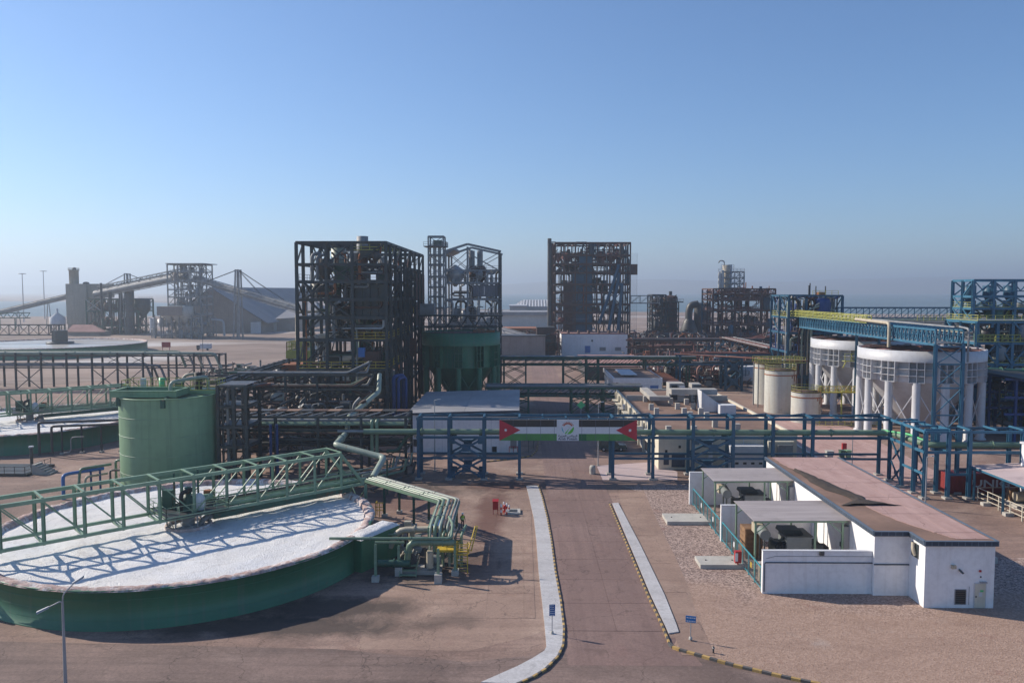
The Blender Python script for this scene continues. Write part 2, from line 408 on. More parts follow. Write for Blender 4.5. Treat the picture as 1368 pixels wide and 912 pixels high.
# ------------------------------------------------------------------ mesh builder
class MB:
    def __init__(s):
        s.v, s.f, s.sm = [], [], []
    def add(s, vs, fs, smooth=False):
        n = len(s.v)
        s.v += [tuple(v) for v in vs]
        s.f += [tuple(i + n for i in f) for f in fs]
        s.sm += [smooth] * len(fs)
        return s
    def box(s, x0, x1, y0, y1, z0, z1):
        return s.add([(x0, y0, z0), (x1, y0, z0), (x1, y1, z0), (x0, y1, z0), (x0, y0, z1), (x1, y0, z1), (x1, y1, z1), (x0, y1, z1)],
                     [(0, 3, 2, 1), (4, 5, 6, 7), (0, 1, 5, 4), (1, 2, 6, 5), (2, 3, 7, 6), (3, 0, 4, 7)])
    def hexa(s, p):
        """8 corners: bottom ring 0-3, top ring 4-7"""
        return s.add(p, [(0, 3, 2, 1), (4, 5, 6, 7), (0, 1, 5, 4), (1, 2, 6, 5), (2, 3, 7, 6), (3, 0, 4, 7)])
    def bar(s, a, b, w, h=None):
        h = h or w
        a, b = Vector(a), Vector(b)
        d = (b - a)
        if d.length < 1e-6:
            return s
        d.normalize()
        side = Vector((1, 0, 0)) if abs(d.z) > .97 else d.cross(Vector((0, 0, 1))).normalized()
        u = side.cross(d).normalized()
        sx, sy = side * w / 2, u * h / 2
        c = [a - sx - sy, a + sx - sy, a + sx + sy, a - sx + sy, b - sx - sy, b + sx - sy, b + sx + sy, b - sx + sy]
        return s.hexa(c)
    def tube(s, pts, r, n=10, cap=True):
        pts = [Vector(p) for p in pts]
        rings = []
        prev = None
        for i, p in enumerate(pts):
            if i == 0: d = pts[1] - p
            elif i == len(pts) - 1: d = p - pts[i - 1]
            else: d = (pts[i + 1] - p).normalized() + (p - pts[i - 1]).normalized()
            d.normalize()
            if prev is None:
                ref = Vector((0, 0, 1)) if abs(d.z) < .9 else Vector((1, 0, 0))
                u = d.cross(ref).normalized()
            else:
                u = (prev - d * prev.dot(d)).normalized()
            prev = u
            w = d.cross(u)
            k = 1.0
            if 0 < i < len(pts) - 1:
                cs = (pts[i + 1] - p).normalized().dot((p - pts[i - 1]).normalized())
                k = 1 / max(.5, math.sqrt(max(.01, (1 + cs) / 2)))
            rr = r[i] if isinstance(r, (list, tuple)) else r
            rings.append([p + (u * math.cos(t) + w * math.sin(t)) * rr * (k if k < 1.3 else 1.15) for t in [2 * math.pi * j / n for j in range(n)]])
        vs = [v for rg in rings for v in rg]
        fs = [(i * n + j, i * n + (j + 1) % n, (i + 1) * n + (j + 1) % n, (i + 1) * n + j) for i in range(len(pts) - 1) for j in range(n)]
        s.add(vs, fs, True)
        if cap:
            s.add(rings[0], [tuple(range(n))[::-1]])
            s.add(rings[-1], [tuple(range(n))])
        return s
    def lathe(s, cx, cy, prof, n=48, a0=0.0, a1=2 * math.pi, smooth=True, capb=False, capt=False):
        full = abs(a1 - a0 - 2 * math.pi) < 1e-6
        m = n if full else n + 1
        vs = []
        for r, z in prof:
            for j in range(m):
                t = a0 + (a1 - a0) * j / n
                vs.append((cx + r * math.cos(t), cy + r * math.sin(t), z))
        fs = []
        for i in range(len(prof) - 1):
            for j in range(n):
                k = (j + 1) % m
                fs.append((i * m + j, i * m + k, (i + 1) * m + k, (i + 1) * m + j))
        s.add(vs, fs, smooth)
        if capb: s.add(vs[:m], [tuple(range(m))[::-1]])
        if capt: s.add(vs[-m:], [tuple(range(m))])
        return s
    def poly(s, pts, z0, z1):
        n = len(pts)
        s.add([(x, y, z1) for x, y in pts], [tuple(range(n))])
        s.add([(x, y, z0) for x, y in pts], [tuple(range(n))[::-1]])
        for i in range(n):
            (xa, ya), (xb, yb) = pts[i], pts[(i + 1) % n]
            s.add([(xa, ya, z0), (xb, yb, z0), (xb, yb, z1), (xa, ya, z1)], [(0, 1, 2, 3)])
        return s
    def build(s, name, mat, parent=None, label=None):
        me = bpy.data.meshes.new(name)
        off = LOC.get(parent.name, Vector((0, 0, 0))) if parent else Vector((0, 0, 0))
        me.from_pydata([(v[0] - off.x, v[1] - off.y, v[2] - off.z) for v in s.v], [], s.f)
        me.polygons.foreach_set('use_smooth', s.sm)
        me.materials.append(M[mat] if isinstance(mat, str) else mat)
        me.update()
        o = bpy.data.objects.new(name, me)
        COL.objects.link(o)
        if parent:
            o.parent = parent
            LOC[o.name] = off
        if label:
            o['label'] = label
        return o
LOC = {}
def tag(o, label=None, cat=None, group=None, kind=None):
    if label: o['label'] = label
    if cat: o['category'] = cat
    if group: o['group'] = group
    if kind: o['kind'] = kind
    return o
def thing(name, label, cat, x, y, z=0.0, group=None):
    o = bpy.data.objects.new(name, None)
    COL.objects.link(o)
    o.empty_display_size = .5
    o.location = (x, y, z)
    LOC[o.name] = Vector((x, y, z))
    return tag(o, label, cat, group)
def struct(name, mb, mat):
    o = mb.build(name, mat)
    o['kind'] = 'structure'
    return o
_unit = {}
def _unit_mesh(shape, mat):
    k = (shape, mat)
    if k in _unit:
        return _unit[k]
    b = MB()
    if shape == 'box':
        b.box(-.5, .5, -.5, .5, -.5, .5)
    elif shape == 'ibeam':      # H section along z
        f, w = .12, .14
        o = [(-.5, -.5), (.5, -.5), (.5, -.5 + f), (w / 2, -.5 + f), (w / 2, .5 - f), (.5, .5 - f), (.5, .5), (-.5, .5), (-.5, .5 - f), (-w / 2, .5 - f), (-w / 2, -.5 + f), (-.5, -.5 + f)]
        b.poly(o, -.5, .5)
    elif shape == 'rod':
        b.lathe(0, 0, [(.5, -.5), (.5, .5)], 14, capb=True, capt=True)
    me = bpy.data.meshes.new(shape)
    me.from_pydata(b.v, [], b.f)
    me.polygons.foreach_set('use_smooth', b.sm)
    me.materials.append(M[mat])
    _unit[k] = me
    return me
def member(parent, name, a, b, w, mat, h=None, shape='box', label=None):
    """one straight steel member as an object of its own (alike members share mesh data)"""
    h = h or w
    a, b = Vector(a), Vector(b)
    d = b - a
    L = d.length
    if L < 1e-4:
        return None
    d = d / L
    side = Vector((1, 0, 0)) if abs(d.z) > .97 else d.cross(Vector((0, 0, 1))).normalized()
    u = side.cross(d).normalized()
    mid = (a + b) / 2 - (LOC[parent.name] if parent else Vector())
    mt = Matrix(((side.x * w, u.x * h, d.x * L, mid.x), (side.y * w, u.y * h, d.y * L, mid.y), (side.z * w, u.z * h, d.z * L, mid.z), (0, 0, 0, 1)))
    o = bpy.data.objects.new(name, _unit_mesh(shape, mat))
    COL.objects.link(o)
    if parent:
        o.parent = parent
    o.matrix_basis = mt
    if label: o['label'] = label
    return o
def block(parent, name, x0, x1, y0, y1, z0, z1, mat):
    o = bpy.data.objects.new(name, _unit_mesh('box', mat))
    COL.objects.link(o)
    off = LOC[parent.name] if parent else Vector()
    if parent: o.parent = parent
    o.location = Vector(((x0 + x1) / 2, (y0 + y1) / 2, (z0 + z1) / 2)) - off
    o.scale = (abs(x1 - x0), abs(y1 - y0), abs(z1 - z0))
    return o
def xbrace(parent, a, b, c, d, w, mat, name='cross_brace', gusset=0):
    """X between corners a-c and b-d"""
    m = MB()
    m.bar(a, c, w)
    A, B, C, D = map(Vector, (a, b, c, d))
    off = (B - A).cross(D - A)
    off = off.normalized() * w * 1.02 if off.length else Vector()
    m.bar(B + off, D + off, w)
    if gusset:
        mid = (A + C) / 2
        e = (B - A).normalized()
        m.bar(mid - e * gusset * .6, mid + e * gusset * .6, w * 1.6, gusset)
    return m.build(name, mat, parent)
def railing(parent, pts, mat, h=1.1, step=1.6, w=.05, name='railing', closed=False):
    m = MB()
    pts = [Vector(p) for p in pts]
    if closed: pts.append(pts[0])
    for a, b in zip(pts, pts[1:]):
        L = (b - a).length
        n = max(1, int(round(L / step)))
        for i in range(n + 1):
            p = a + (b - a) * i / n
            m.bar(p, p + Vector((0, 0, h)), w)
        for k in (.5, 1.0):
            m.bar(a + Vector((0, 0, h * k)), b + Vector((0, 0, h * k)), w)
        m.bar(a + Vector((0, 0, .06)), b + Vector((0, 0, .06)), w * .5, .12)
    return m.build(name, mat, parent)
def ladder(parent, x, y, z0, z1, mat, cage=True, along='x', w=.5):
    m = MB()
    dx, dy = (w / 2, 0) if along == 'x' else (0, w / 2)
    m.bar((x - dx, y - dy, z0), (x - dx, y - dy, z1), .06)
    m.bar((x + dx, y + dy, z0), (x + dx, y + dy, z1), .06)
    z = z0 + .3
    while z < z1:
        m.bar((x - dx, y - dy, z), (x + dx, y + dy, z), .04)
        z += .35
    return m.build('ladder', mat, parent)
def bend(pts, rad=.6, k=3):
    """round the corners of a pipe run"""
    P = [Vector(p) for p in pts]
    out = [P[0]]
    for i in range(1, len(P) - 1):
        a, b, c = P[i - 1], P[i], P[i + 1]
        r = min(rad, (a - b).length * .45, (c - b).length * .45)
        p0, p1 = b + (a - b).normalized() * r, b + (c - b).normalized() * r
        for j in range(k + 1):
            t = j / k
            out.append(p0 * (1 - t) ** 2 + b * 2 * t * (1 - t) + p1 * t * t)
    out.append(P[-1])
    return out
def pipe(parent, pts, r, mat, rad=None, name='pipe', n=10, flanges=0):
    m = MB().tube(bend(pts, rad or r * 2.5), r, n)
    if flanges:
        for a, b in zip(pts, pts[1:]):
            a, b = Vector(a), Vector(b)
            L = (b - a).length
            k = int(L / flanges)
            d = (b - a).normalized() if L else Vector((1, 0, 0))
            for i in range(1, k + 1):
                p = a + d * (L * i / (k + 1))
                m.tube([p - d * .06, p + d * .06], r * 1.35, n)
    return m.build(name, mat, parent)
def vessel(parent, x, y, z0, z1, r, mat, top='dome', bottom='flat', name='vessel', n=20):
    h = z1 - z0
    pr = []
    if bottom == 'cone':
        pr += [(.12 * r, z0), (r, z0 + min(h * .45, r * 1.4))]
    elif bottom == 'dome':
        pr += [(.02, z0), (r * .6, z0 + r * .12), (r * .9, z0 + r * .3), (r, z0 + r * .5)]
    else:
        pr += [(r, z0)]
    if top == 'dome':
        pr += [(r, z1 - r * .5), (r * .9, z1 - r * .28), (r * .6, z1 - r * .1), (.02, z1)]
    elif top == 'cone':
        pr += [(r, z1 - r * .6), (.1 * r, z1)]
    else:
        pr += [(r, z1), (.01, z1 + .02)]
    return MB().lathe(x, y, pr, n).build(name, mat, parent)

# =================================================================== THE SETTING
def sheet(pts, z):
    n = len(pts)
    return MB().add([(x, y, z) for x, y in pts], [tuple(range(n))])
struct('ground', sheet([(-19000, -400), (19000, -400), (19000, 19000), (-19000, 19000)], 0.0), 'terrain')
struct('plant_yard', sheet([(-150, 20), (150, 20), (150, 118), (190, 330), (-60, 330), (-150, 200)], .004), 'yard')
struct('cross_street', sheet([(-150, 20), (150, 20), (150, 56.5), (16.5, 58.6), (13.2, 62.2), (3.4, 61.0), (1.0, 57.6), (-4, 56.4), (-14, 58.4), (-70, 60.5), (-150, 62)], .008), 'street')
sea = struct('sea', sheet([(-330, 1500), (-60, 1150), (120, 1020), (420, 930), (900, 880), (2600, 800), (18500, 700), (18500, 6700), (-1500, 6700), (-1200, 5200), (-700, 2600)], .05), 'sea')
struct('evaporation_pond_water', sheet([(-1500, 1150), (-520, 820), (-380, 840), (-430, 1250), (-900, 1900), (-2200, 2200)], .05), 'sea')
struct('salt_flat', sheet([(420, 650), (900, 560), (1500, 640), (1000, 760), (460, 740)], .03), 'salt')

# hills across the water
def hill(name, x0, x1, y0, base, amp, seed, nx=150, ny=14, depth=3200):
    m = MB()
    vs = []
    for j in range(ny):
        for i in range(nx):
            x = x0 + (x1 - x0) * i / (nx - 1)
            y = y0 + depth * j / (ny - 1)
            e = min(1, i / 18, (nx - 1 - i) / 18)
            prof = math.sin(min(1, j / (ny * .6)) * math.pi / 2)
            h = base + amp * mnoise.noise((x / 3800 + seed, y / 5000, seed)) + amp * .45 * mnoise.noise((x / 1200, y / 1500, seed + 3)) + amp * .18 * mnoise.noise((x / 420, y / 600, seed))
            vs.append((x, y, max(0, h * prof * e) - 2))
    m.add(vs, [(j * nx + i, j * nx + i + 1, (j + 1) * nx + i + 1, (j + 1) * nx + i) for j in range(ny - 1) for i in range(nx - 1)], True)
    return struct(name, m, 'hill')
hill('hills', -1700, 18000, 6600, 128, 75, 4.2, depth=2600)
hill('low_hills', -14000, -300, 8600, 85, 40, 9.1)

# ------------------------------------------------------------------ road with concrete slabs, kerbs, footways
RX0, RX1 = 3.35, 11.6            # road edges
road = struct('road', sheet([(RX0, 56), (RX1 + 1.5, 56), (RX1, 66), (RX1, 330), (RX0, 330)], .012), 'road')
LOC[road.name] = Vector((0, 0, 0))
rnd = random.Random(5)
def slab_piece(parent, name, pts, z0, z1, mat, inset=.015):
    cx = sum(p[0] for p in pts) / len(pts); cy = sum(p[1] for p in pts) / len(pts)
    q = []
    for x, y in pts:
        d = math.hypot(x - cx, y - cy)
        k = (d - inset * 1.4) / d
        q.append((cx + (x - cx) * k, cy + (y - cy) * k))
    m = MB().poly(q, z0, z1)
    return m.build(name, mat, parent)
ys = [61.8]
while ys[-1] < 150: ys.append(ys[-1] + 5.6 + rnd.uniform(-.1, .1))
mid = (RX0 + RX1) / 2 + .1
for ya, yb in zip(ys, ys[1:]):
    for xa, xb in ((RX0 + .02, mid), (mid, RX1 - .02)):
        slab_piece(road, 'road_slab', [(xa, ya), (xb, ya), (xb, yb), (xa, yb)], .012, .034 + rnd.uniform(0, .006), 'road')
# left footway and its kerb
lk = [at(*p, .15) for p in ((690, 912), (712, 902.5), (729, 892), (745.7, 875), (752.5, 860), (753.5, 838), (749, 800), (742, 762), (736.5, 720), (731, 690), (724, 662), (719, 648))]
ll = [at(*p, .15) for p in ((642, 910), (690, 889), (711, 878), (727, 868), (730, 862), (728, 838), (724, 800), (719.5, 762), (716.5, 720), (713, 690), (706.5, 662), (703, 648))]
apron = struct('apron', sheet([(-12.5, 58.5), (-4, 58.2), (1.0, 61), (2.6, 63), (2.6, 113), (-12.5, 113)], .010), 'yardslab')
LOC[apron.name] = Vector((0, 0, 0))
for i in range(9):
    ya, yb = 64.2 + i * 5.4, 64.2 + (i + 1) * 5.4
    for xa, xb in ((-7.6, -3.0), (-3.0, .2)):
        if yb < 113: slab_piece(apron, 'yard_slab', [(xa, ya), (xb, ya), (xb, yb), (xa, yb)], .010, .022 + rnd.uniform(0, .006), 'yardslab')
    if yb < 113: slab_piece(apron, 'yard_slab', [(.2, ya), (1.15, ya), (1.15, yb), (.2, yb)], .010, .030, 'yardslab')
footw = struct('pavement', sheet([p for p in ll] + [p for p in reversed(lk)], .014), 'strip')
LOC[footw.name] = Vector((0, 0, 0))
for i in range(len(lk) - 1):
    slab_piece(footw, 'paving_slab', [ll[i], lk[i], lk[i + 1], ll[i + 1]], .014, .13, 'strip', .008)
def kerb_run(name, pts, seg=.5, w=.16, h=.16, first=0, wear=.0):
    k = struct(name, sheet([(p[0] - .01, p[1]) for p in pts] + [(p[0] + .01, p[1]) for p in reversed(pts)], .016), 'concrete')
    LOC[k.name] = Vector((0, 0, 0))
    P = [Vector((p[0], p[1], 0)) for p in pts]
    i = first
    carry = 0
    for a, b in zip(P, P[1:]):
        L = (b - a).length
        n = max(1, int(round(L / seg)))
        for j in range(n):
            p, q = a + (b - a) * j / n, a + (b - a) * (j + 1) / n
            d = (q - p).normalized()
            o = Vector((0, 0, h / 2 + rnd.uniform(-.01, .01)))
            member(k, 'kerb_stone', p + d * .008 + o, q - d * .008 + o, w, 'kerbyellow' if i % 2 else 'kerbblack', h)
            i += 1
    return k
kerb_run('kerb', lk)
rk = [at(*p, .15) for p in ((814, 671), (838.5, 728.6), (866, 795), (885, 835), (893.7, 856.7))]
kerb_run('kerb', rk)
rk2 = [at(*p, .15) for p in ((893.7, 858), (899, 863), (908, 866.6), (980, 887), (1044, 901.7), (1083, 910), (1180, 930))]
kerb_run('kerb', rk2, .62, .24, .2)
rs = [at(*p, .12) for p in ((818, 671.5), (842, 728), (869.5, 794), (888.5, 834), (893.5, 845))]
rs2 = [at(*p, .12) for p in ((826, 671), (856, 728), (888, 794), (904, 834), (907, 843))]
fw2 = struct('pavement', sheet(rs + rs2[::-1], .014), 'strip')
LOC[fw2.name] = Vector((0, 0, 0))
for i in range(len(rs) - 1):
    for t0, t1 in ((0, .5), (.5, 1)):
        L = lambda a, b, t: (a[0] + (b[0] - a[0]) * t, a[1] + (b[1] - a[1]) * t)
        slab_piece(fw2, 'paving_slab', [L(rs[i], rs[i + 1], t0), L(rs2[i], rs2[i + 1], t0), L(rs2[i], rs2[i + 1], t1), L(rs[i], rs[i + 1], t1)], .014, .12, 'strip', .006)
ap2 = struct('apron', sheet([at(*p) for p in ((826, 660), (860, 655), (880, 700), (903, 745), (922, 790), (931, 823), (912, 850), (895, 852), (888, 836), (846, 728))], .020), 'yardslab')
LOC[ap2.name] = Vector((0, 0, 0))
for i in range(5):
    t = [(829 + 16.2 * i, 680 + 34 * i * (1 + .03 * i)), (829 + 16.2 * (i + 1), 680 + 34 * (i + 1) * (1 + .03 * (i + 1)))]
    wd = [30 + 3 * i, 33 + 3 * i]
    slab_piece(ap2, 'yard_slab', [at(t[0][0] + 1, t[0][1]), at(t[0][0] + wd[0], t[0][1]), at(t[1][0] + wd[1], t[1][1]), at(t[1][0] + 1, t[1][1])], .02, .034, 'yardslab')
# gravel field
gpts = [at(*p) for p in ((835, 650), (862, 660), (880, 700), (903, 745), (922, 790), (931, 823), (908, 845), (900, 862), (908, 866), (980, 886.5), (1044, 901), (1083, 909.5), (1180, 930), (1500, 960), (1500, 745), (1335, 745), (1110, 640), (960, 645))]
struct('gravel_ground', sheet(gpts, .016), 'gravel')
def inpoly(x, y, P):
    c = False
    for (xa, ya), (xb, yb) in zip(P, P[1:] + P[:1]):
        if (ya > y) != (yb > y) and x < (xb - xa) * (y - ya) / (yb - ya) + xa:
            c = not c
    return c
g = MB()
cnt = 0
while cnt < 6000:
    x, y = rnd.uniform(9, 60), rnd.uniform(50, 108)
    if not inpoly(x, y, gpts) or (x > 22 and 67 < y < 102) : continue
    r = rnd.uniform(.02, .055)
    a = rnd.random() * 6.28
    g.add([(x + r * math.cos(a + k * 1.57), y + r * math.sin(a + k * 1.57) * rnd.uniform(.6, 1), .016) for k in range(4)] + [(x + rnd.uniform(-.02, .02), y, .016 + r * .8)], [(0, 1, 4), (1, 2, 4), (2, 3, 4), (3, 0, 4)])
    cnt += 1
tag(g.build('gravel', 'gravel'), 'loose brown gravel scattered beside the white substation', 'gravel', kind='stuff')

# haze over plain, sea and hills
hz = MB().box(-19200, 19200, -500, 19200, -3, 235).build('haze', 'white')
hz['kind'] = 'stuff'
tag(hz, 'pale dusty haze lying over the plain and the sea', 'haze')
hm = bpy.data.materials.new('pale_haze')
hm.use_nodes = True
hn = hm.node_tree
hn.nodes.clear()
ho = hn.nodes.new('ShaderNodeOutputMaterial')
hv = hn.nodes.new('ShaderNodeVolumePrincipled')
hv.inputs['Color'].default_value = (.74, .86, 1.0, 1)
hv.inputs['Density'].default_value = 0.0003
hv.inputs['Anisotropy'].default_value = 0.38
hn.links.new(hv.outputs[0], ho.inputs['Volume'])
hz.data.materials.clear()
hz.data.materials.append(hm)

# =================================================================== THICKENERS
def thickener(label, cx, cy, rad, hw, slurry, crust='crust', seg=112, lumps=.10, name='thickener_tank', seed=1):
    t = thing(name, label, 'tank', cx, cy)
    MB().lathe(cx, cy, [(rad + .1, 0), (rad + .1, .12), (rad, .14), (rad, hw - .14), (rad + .14, hw - .12), (rad + .14, hw), (rad - .2, hw), (rad - .2, .1)], seg).build('tank_wall', 'green_wall', t)
    for k in range(3):      # weld seams between the wall courses
        z = hw * (k + 1) / 4
        MB().lathe(cx, cy, [(rad + .002, z - .02), (rad + .022, z), (rad + .002, z + .02)], seg).build('weld_seam', 'green_wall', t)
    # crusted overflow rim, uneven
    m = MB()
    vs, nr = [], 7
    for j in range(seg * 4):
        a = 2 * math.pi * j / (seg * 4)
        for i in range(nr):
            q = i / (nr - 1)
            r = rad + .20 - q * 1.15
            n1 = mnoise.noise((math.cos(a) * rad * .5, math.sin(a) * rad * .5, i * .5 + seed))
            n2 = mnoise.noise((math.cos(a) * rad * 1.7, math.sin(a) * rad * 1.7, i * .9 + seed))
            z = hw + .02 + .11 * math.sin(min(1, q * 1.15) * math.pi) + .09 * n1 + .10 * n2 + .06 * mnoise.noise((a * rad * 2.6, i * .3, seed))
            if i == 0: z = hw - .10 + .05 * n1
            if i == nr - 1: z = hw - .55
            n3 = mnoise.noise((a * rad * 1.9, i * .35, seed + 5))
            rj = r + .12 * n1 + (.16 * n3 if i else .05 * n3)
            if 0 < i < nr - 1: z += .09 * n3 - .04 * i * max(0, n3)
            vs.append((cx + rj * math.cos(a), cy + rj * math.sin(a), z))
    N = seg * 4
    m.add(vs, [(j * nr + i, ((j + 1) % N) * nr + i, ((j + 1) % N) * nr + i + 1, j * nr + i + 1) for j in range(N) for i in range(nr - 1)], True)
    m.build('salt_crust_rim', crust, t)
    # slurry surface
    m = MB()
    rings, na = 44, seg
    vs = [(cx, cy, hw - .35)]
    for i in range(1, rings + 1):
        r = (rad - .45) * i / rings
        for j in range(na):
            a = 2 * math.pi * j / na
            x, y = cx + r * math.cos(a), cy + r * math.sin(a)
            z = hw - .38 + lumps * (mnoise.noise((x * .25, y * .25, seed)) + .6 * mnoise.noise((x * .7, y * .7, seed)) + .5 * mnoise.noise((x * 1.6, y * 1.6, seed)))
            vs.append((x, y, z))
    fs = [(0, 1 + j, 1 + (j + 1) % na) for j in range(na)]
    fs += [(1 + i * na + j, 1 + (i + 1) * na + j, 1 + (i + 1) * na + (j + 1) % na, 1 + i * na + (j + 1) % na) for i in range(rings - 1) for j in range(na)]
    m.add(vs, fs, True)
    m.build('salt_slurry', slurry, t)
    return t
def truss_bridge(label, cx, cy, ang, half, zb, zt, wid, detail=True, bays=5, mat='green_steel'):
    """a walkway bridge of two trusses across a thickener, drive mechanism over the middle"""
    t = thing('truss_bridge', label, 'bridge', cx, cy)
    u = Vector((math.cos(ang), math.sin(ang), 0)); n = Vector((-u.y, u.x, 0)); C = Vector((cx, cy, 0))
    P = lambda s, o, z: C + u * s + n * o + Vector((0, 0, z))
    top = half - 2.9
    step = top / bays
    for o in (-wid / 2, wid / 2):
        member(t, 'top_chord', P(-top, o, zt), P(top, o, zt), .32, mat, .34)
        member(t, 'bottom_chord', P(-half, o, zb), P(half, o, zb), .26, mat, .30)
        for s in (-1, 1):
            member(t, 'end_post', P(s * (top - .02), o, zt - .1), P(s * half, o, zb), .30, mat, .30)
        for k in range(-bays, bays + 1):
            s = k * step
            member(t, 'truss_post', P(s, o, zb + .14), P(s, o, zt - .16), .24, mat, .26, 'ibeam')
            if k < bays:
                s0, s1 = k * step, (k + 1) * step
                za, zc = (zt - .2, zb + .2) if k < 0 else (zb + .2, zt - .2)
                member(t, 'diagonal', P(s0, o, za), P(s1, o, zc), .10, mat, .12)
    for k in range(-bays, bays + 1):
        s = k * step
        member(t, 'top_cross_beam', P(s, -wid / 2, zt + .18), P(s, wid / 2, zt + .18), .20, mat, .10)
        member(t, 'floor_beam', P(s, -wid / 2, zb - .12), P(s, wid / 2, zb - .12), .20, mat, .22)
    # a walkway on the far half and a launder below it
    m = MB()
    for o in (-.9, .9):
        m.bar(P(0, o, zb + .06), P(half + .3, o, zb + .06), .1, .16)
    m.bar(P(0, 0, zb + .12), P(half + .3, 0, zb + .12), 1.7, .05)
    m.build('walkway_deck', 'green_dark', t)
    for o in (-.95, .95):
        railing(t, [P(1, o, zb + .12), P(half, o, zb + .12)], mat, 1.05, 1.5, .045)
    for o in (wid / 2 - .12, -wid / 2 + .12):
        pipe(t, [P(2, o, zb + .55), P(half + .4, o, zb + .55)], .09, mat)
    pipe(t, [P(1.5, wid / 2 - .45, zb + .35), P(half + 1, wid / 2 - .45, zb + .35)], .13, 'darkpipe')
    m = MB()
    m.bar(P(2.2, -.6, zb - .75), P(half - 1.4, -.6, zb - .62), .95, .55)
    m.build('launder', 'green_dark', t)
    for s in (5, 9, 13):
        member(t, 'hanger', P(s, -.6, zb - .5), P(s, -.6, zb), .08, mat)
    pipe(t, [P(2.4, -.6, zb - .72), P(1.3, -.6, zb - .85), P(.9, -.5, zb - 1.6)], .28, 'greysteel', name='feed_pipe')
    # end supports
    for s in (half - .1, -half + .1):
        for o in (-wid / 2, wid / 2):
            member(t, 'support_leg', P(s * 1.02, o, 0), P(s * 1.02, o, zb - .15), .32, mat, .34, 'ibeam')
        a, b = P(s * 1.02, -wid / 2, .3), P(s * 1.02, wid / 2, .3)
        xbrace(t, a, b, P(s * 1.02, wid / 2, zb - .4), P(s * 1.02, -wid / 2, zb - .4), .10, mat)
    if not detail:
        vessel(t, cx, cy, zb, zb + 1.6, .9, 'dark', 'flat', name='drive_unit')
        vessel(t, cx, cy, 2.0, zb, .55, 'darkpipe', 'flat', name='centre_column')
        return t
    # drive platform and mechanism
    m = MB()
    m.hexa([P(-3.0, -2.5, zb + .15), P(3.2, -2.5, zb + .15), P(3.2, 2.5, zb + .15), P(-3.0, 2.5, zb + .15), P(-3.0, -2.5, zb + .27), P(3.2, -2.5, zb + .27), P(3.2, 2.5, zb + .27), P(-3.0, 2.5, zb + .27)])
    m.build('drive_platform', 'dark', t)
    railing(t, [P(-3.0, -2.5, zb + .27), P(3.2, -2.5, zb + .27), P(3.2, 2.5, zb + .27), P(-3.0, 2.5, zb + .27)], mat, 1.05, 1.3, .045, closed=True)
    c = P(0, 0, 0)
    MB().lathe(c.x, c.y, [(.62, 2.6), (.62, zb + .1)], 20).build('centre_column', 'greysteel', t)
    MB().lathe(c.x, c.y, [(1.15, zb + .27), (1.15, zb + .7), (.8, zb + .85), (.8, zb + 1.5), (.35, zb + 1.6), (.35, zb + 2.5), (.02, zb + 2.55)], 22).build('gear_drive', 'green_dark', t)
    MB().lathe(c.x, c.y, [(2.15, 2.75), (2.3, 3.0), (2.25, 3.25), (2.0, 3.22), (1.95, 2.9)], 30).build('feedwell_ring', 'crust', t)
    for k in range(6):
        a = k * math.pi / 3 + .3
        d = Vector((math.cos(a), math.sin(a), 0)); e = Vector((math.cos(a + 1.05), math.sin(a + 1.05), 0))
        member(t, 'cage_post', c + d * 2.05 + Vector((0, 0, 2.8)), c + d * 2.05 + Vector((0, 0, zb + .1)), .12, 'greysteel')
        xbrace(t, c + d * 2.05 + Vector((0, 0, 3)), c + e * 2.05 + Vector((0, 0, 3)), c + e * 2.05 + Vector((0, 0, zb)), c + d * 2.05 + Vector((0, 0, zb)), .06, 'greysteel', 'cage_brace')
    q = P(1.6, .6, zb + .27)
    MB().tube([q + Vector((0, 0, .7)), q + u * 1.1 + Vector((0, 0, .7))], .38, 14).build('drive_motor', 'green_steel', t)
    q = P(.8, -.9, zb + .27)
    m = MB().lathe(q.x, q.y, [(.5, q.z), (.62, q.z + .5), (.55, q.z + 1.2), (.3, q.z + 1.6), (.02, q.z + 1.7)], 12)
    m.build('wrapped_gearbox', 'offwhite', t)
    q = P(2.5, 1.2, zb + .27)
    MB().box(q.x - .35, q.x + .35, q.y - .3, q.y + .3, q.z + .5, q.z + 1.3).build('control_box', 'rustorange', t)
    q = P(-1.4, 1.6, zb + .27)
    MB().box(q.x - .5, q.x + .5, q.y - .35, q.y + .35, q.z, q.z + 1.9).build('switch_cabinet', 'green_dark', t)
    q = P(-.9, -.6, zb + .27)
    MB().tube(bend([q, q + Vector((0, 0, 1.9)), q + u * 1.2 + Vector((0, 0, 2.1))], .4), .22, 12).build('hoist_arm', 'black', t)
    for s in (-1.2, 1.2):
        member(t, 'lifting_frame_post', P(s, .4, zb + .27), P(s, .4, zt + .2), .16, 'green_dark')
    return t
T1 = at(252, 697.5, 3.3)
TH1 = thickener('large green thickener tank full of white salt in the foreground', T1[0], T1[1], 18.6, 3.3, 'salt', seed=1.3, lumps=.13)
BA = R(42.7)
truss_bridge('green truss bridge with drive mechanism spanning the foreground salt tank', T1[0], T1[1], BA, 19.6, 4.45, 8.35, 3.5)
T2 = at(40, 562, 2.9)
thickener('green thickener tank of white salt behind the tall green tank', T2[0], T2[1], 18.6, 3.3, 'salt', seed=4.7)
truss_bridge('green truss bridge over the salt tank behind the tall green tank', T2[0], T2[1], R(40), 19.6, 4.45, 8.35, 3.5, detail=True)
T3 = at(72, 461, 3.3)
thickener('wide far thickener tank holding tan brine beyond the pipe rack', T3[0], T3[1], 37, 4.2, 'brine', seed=8.1, lumps=.02)
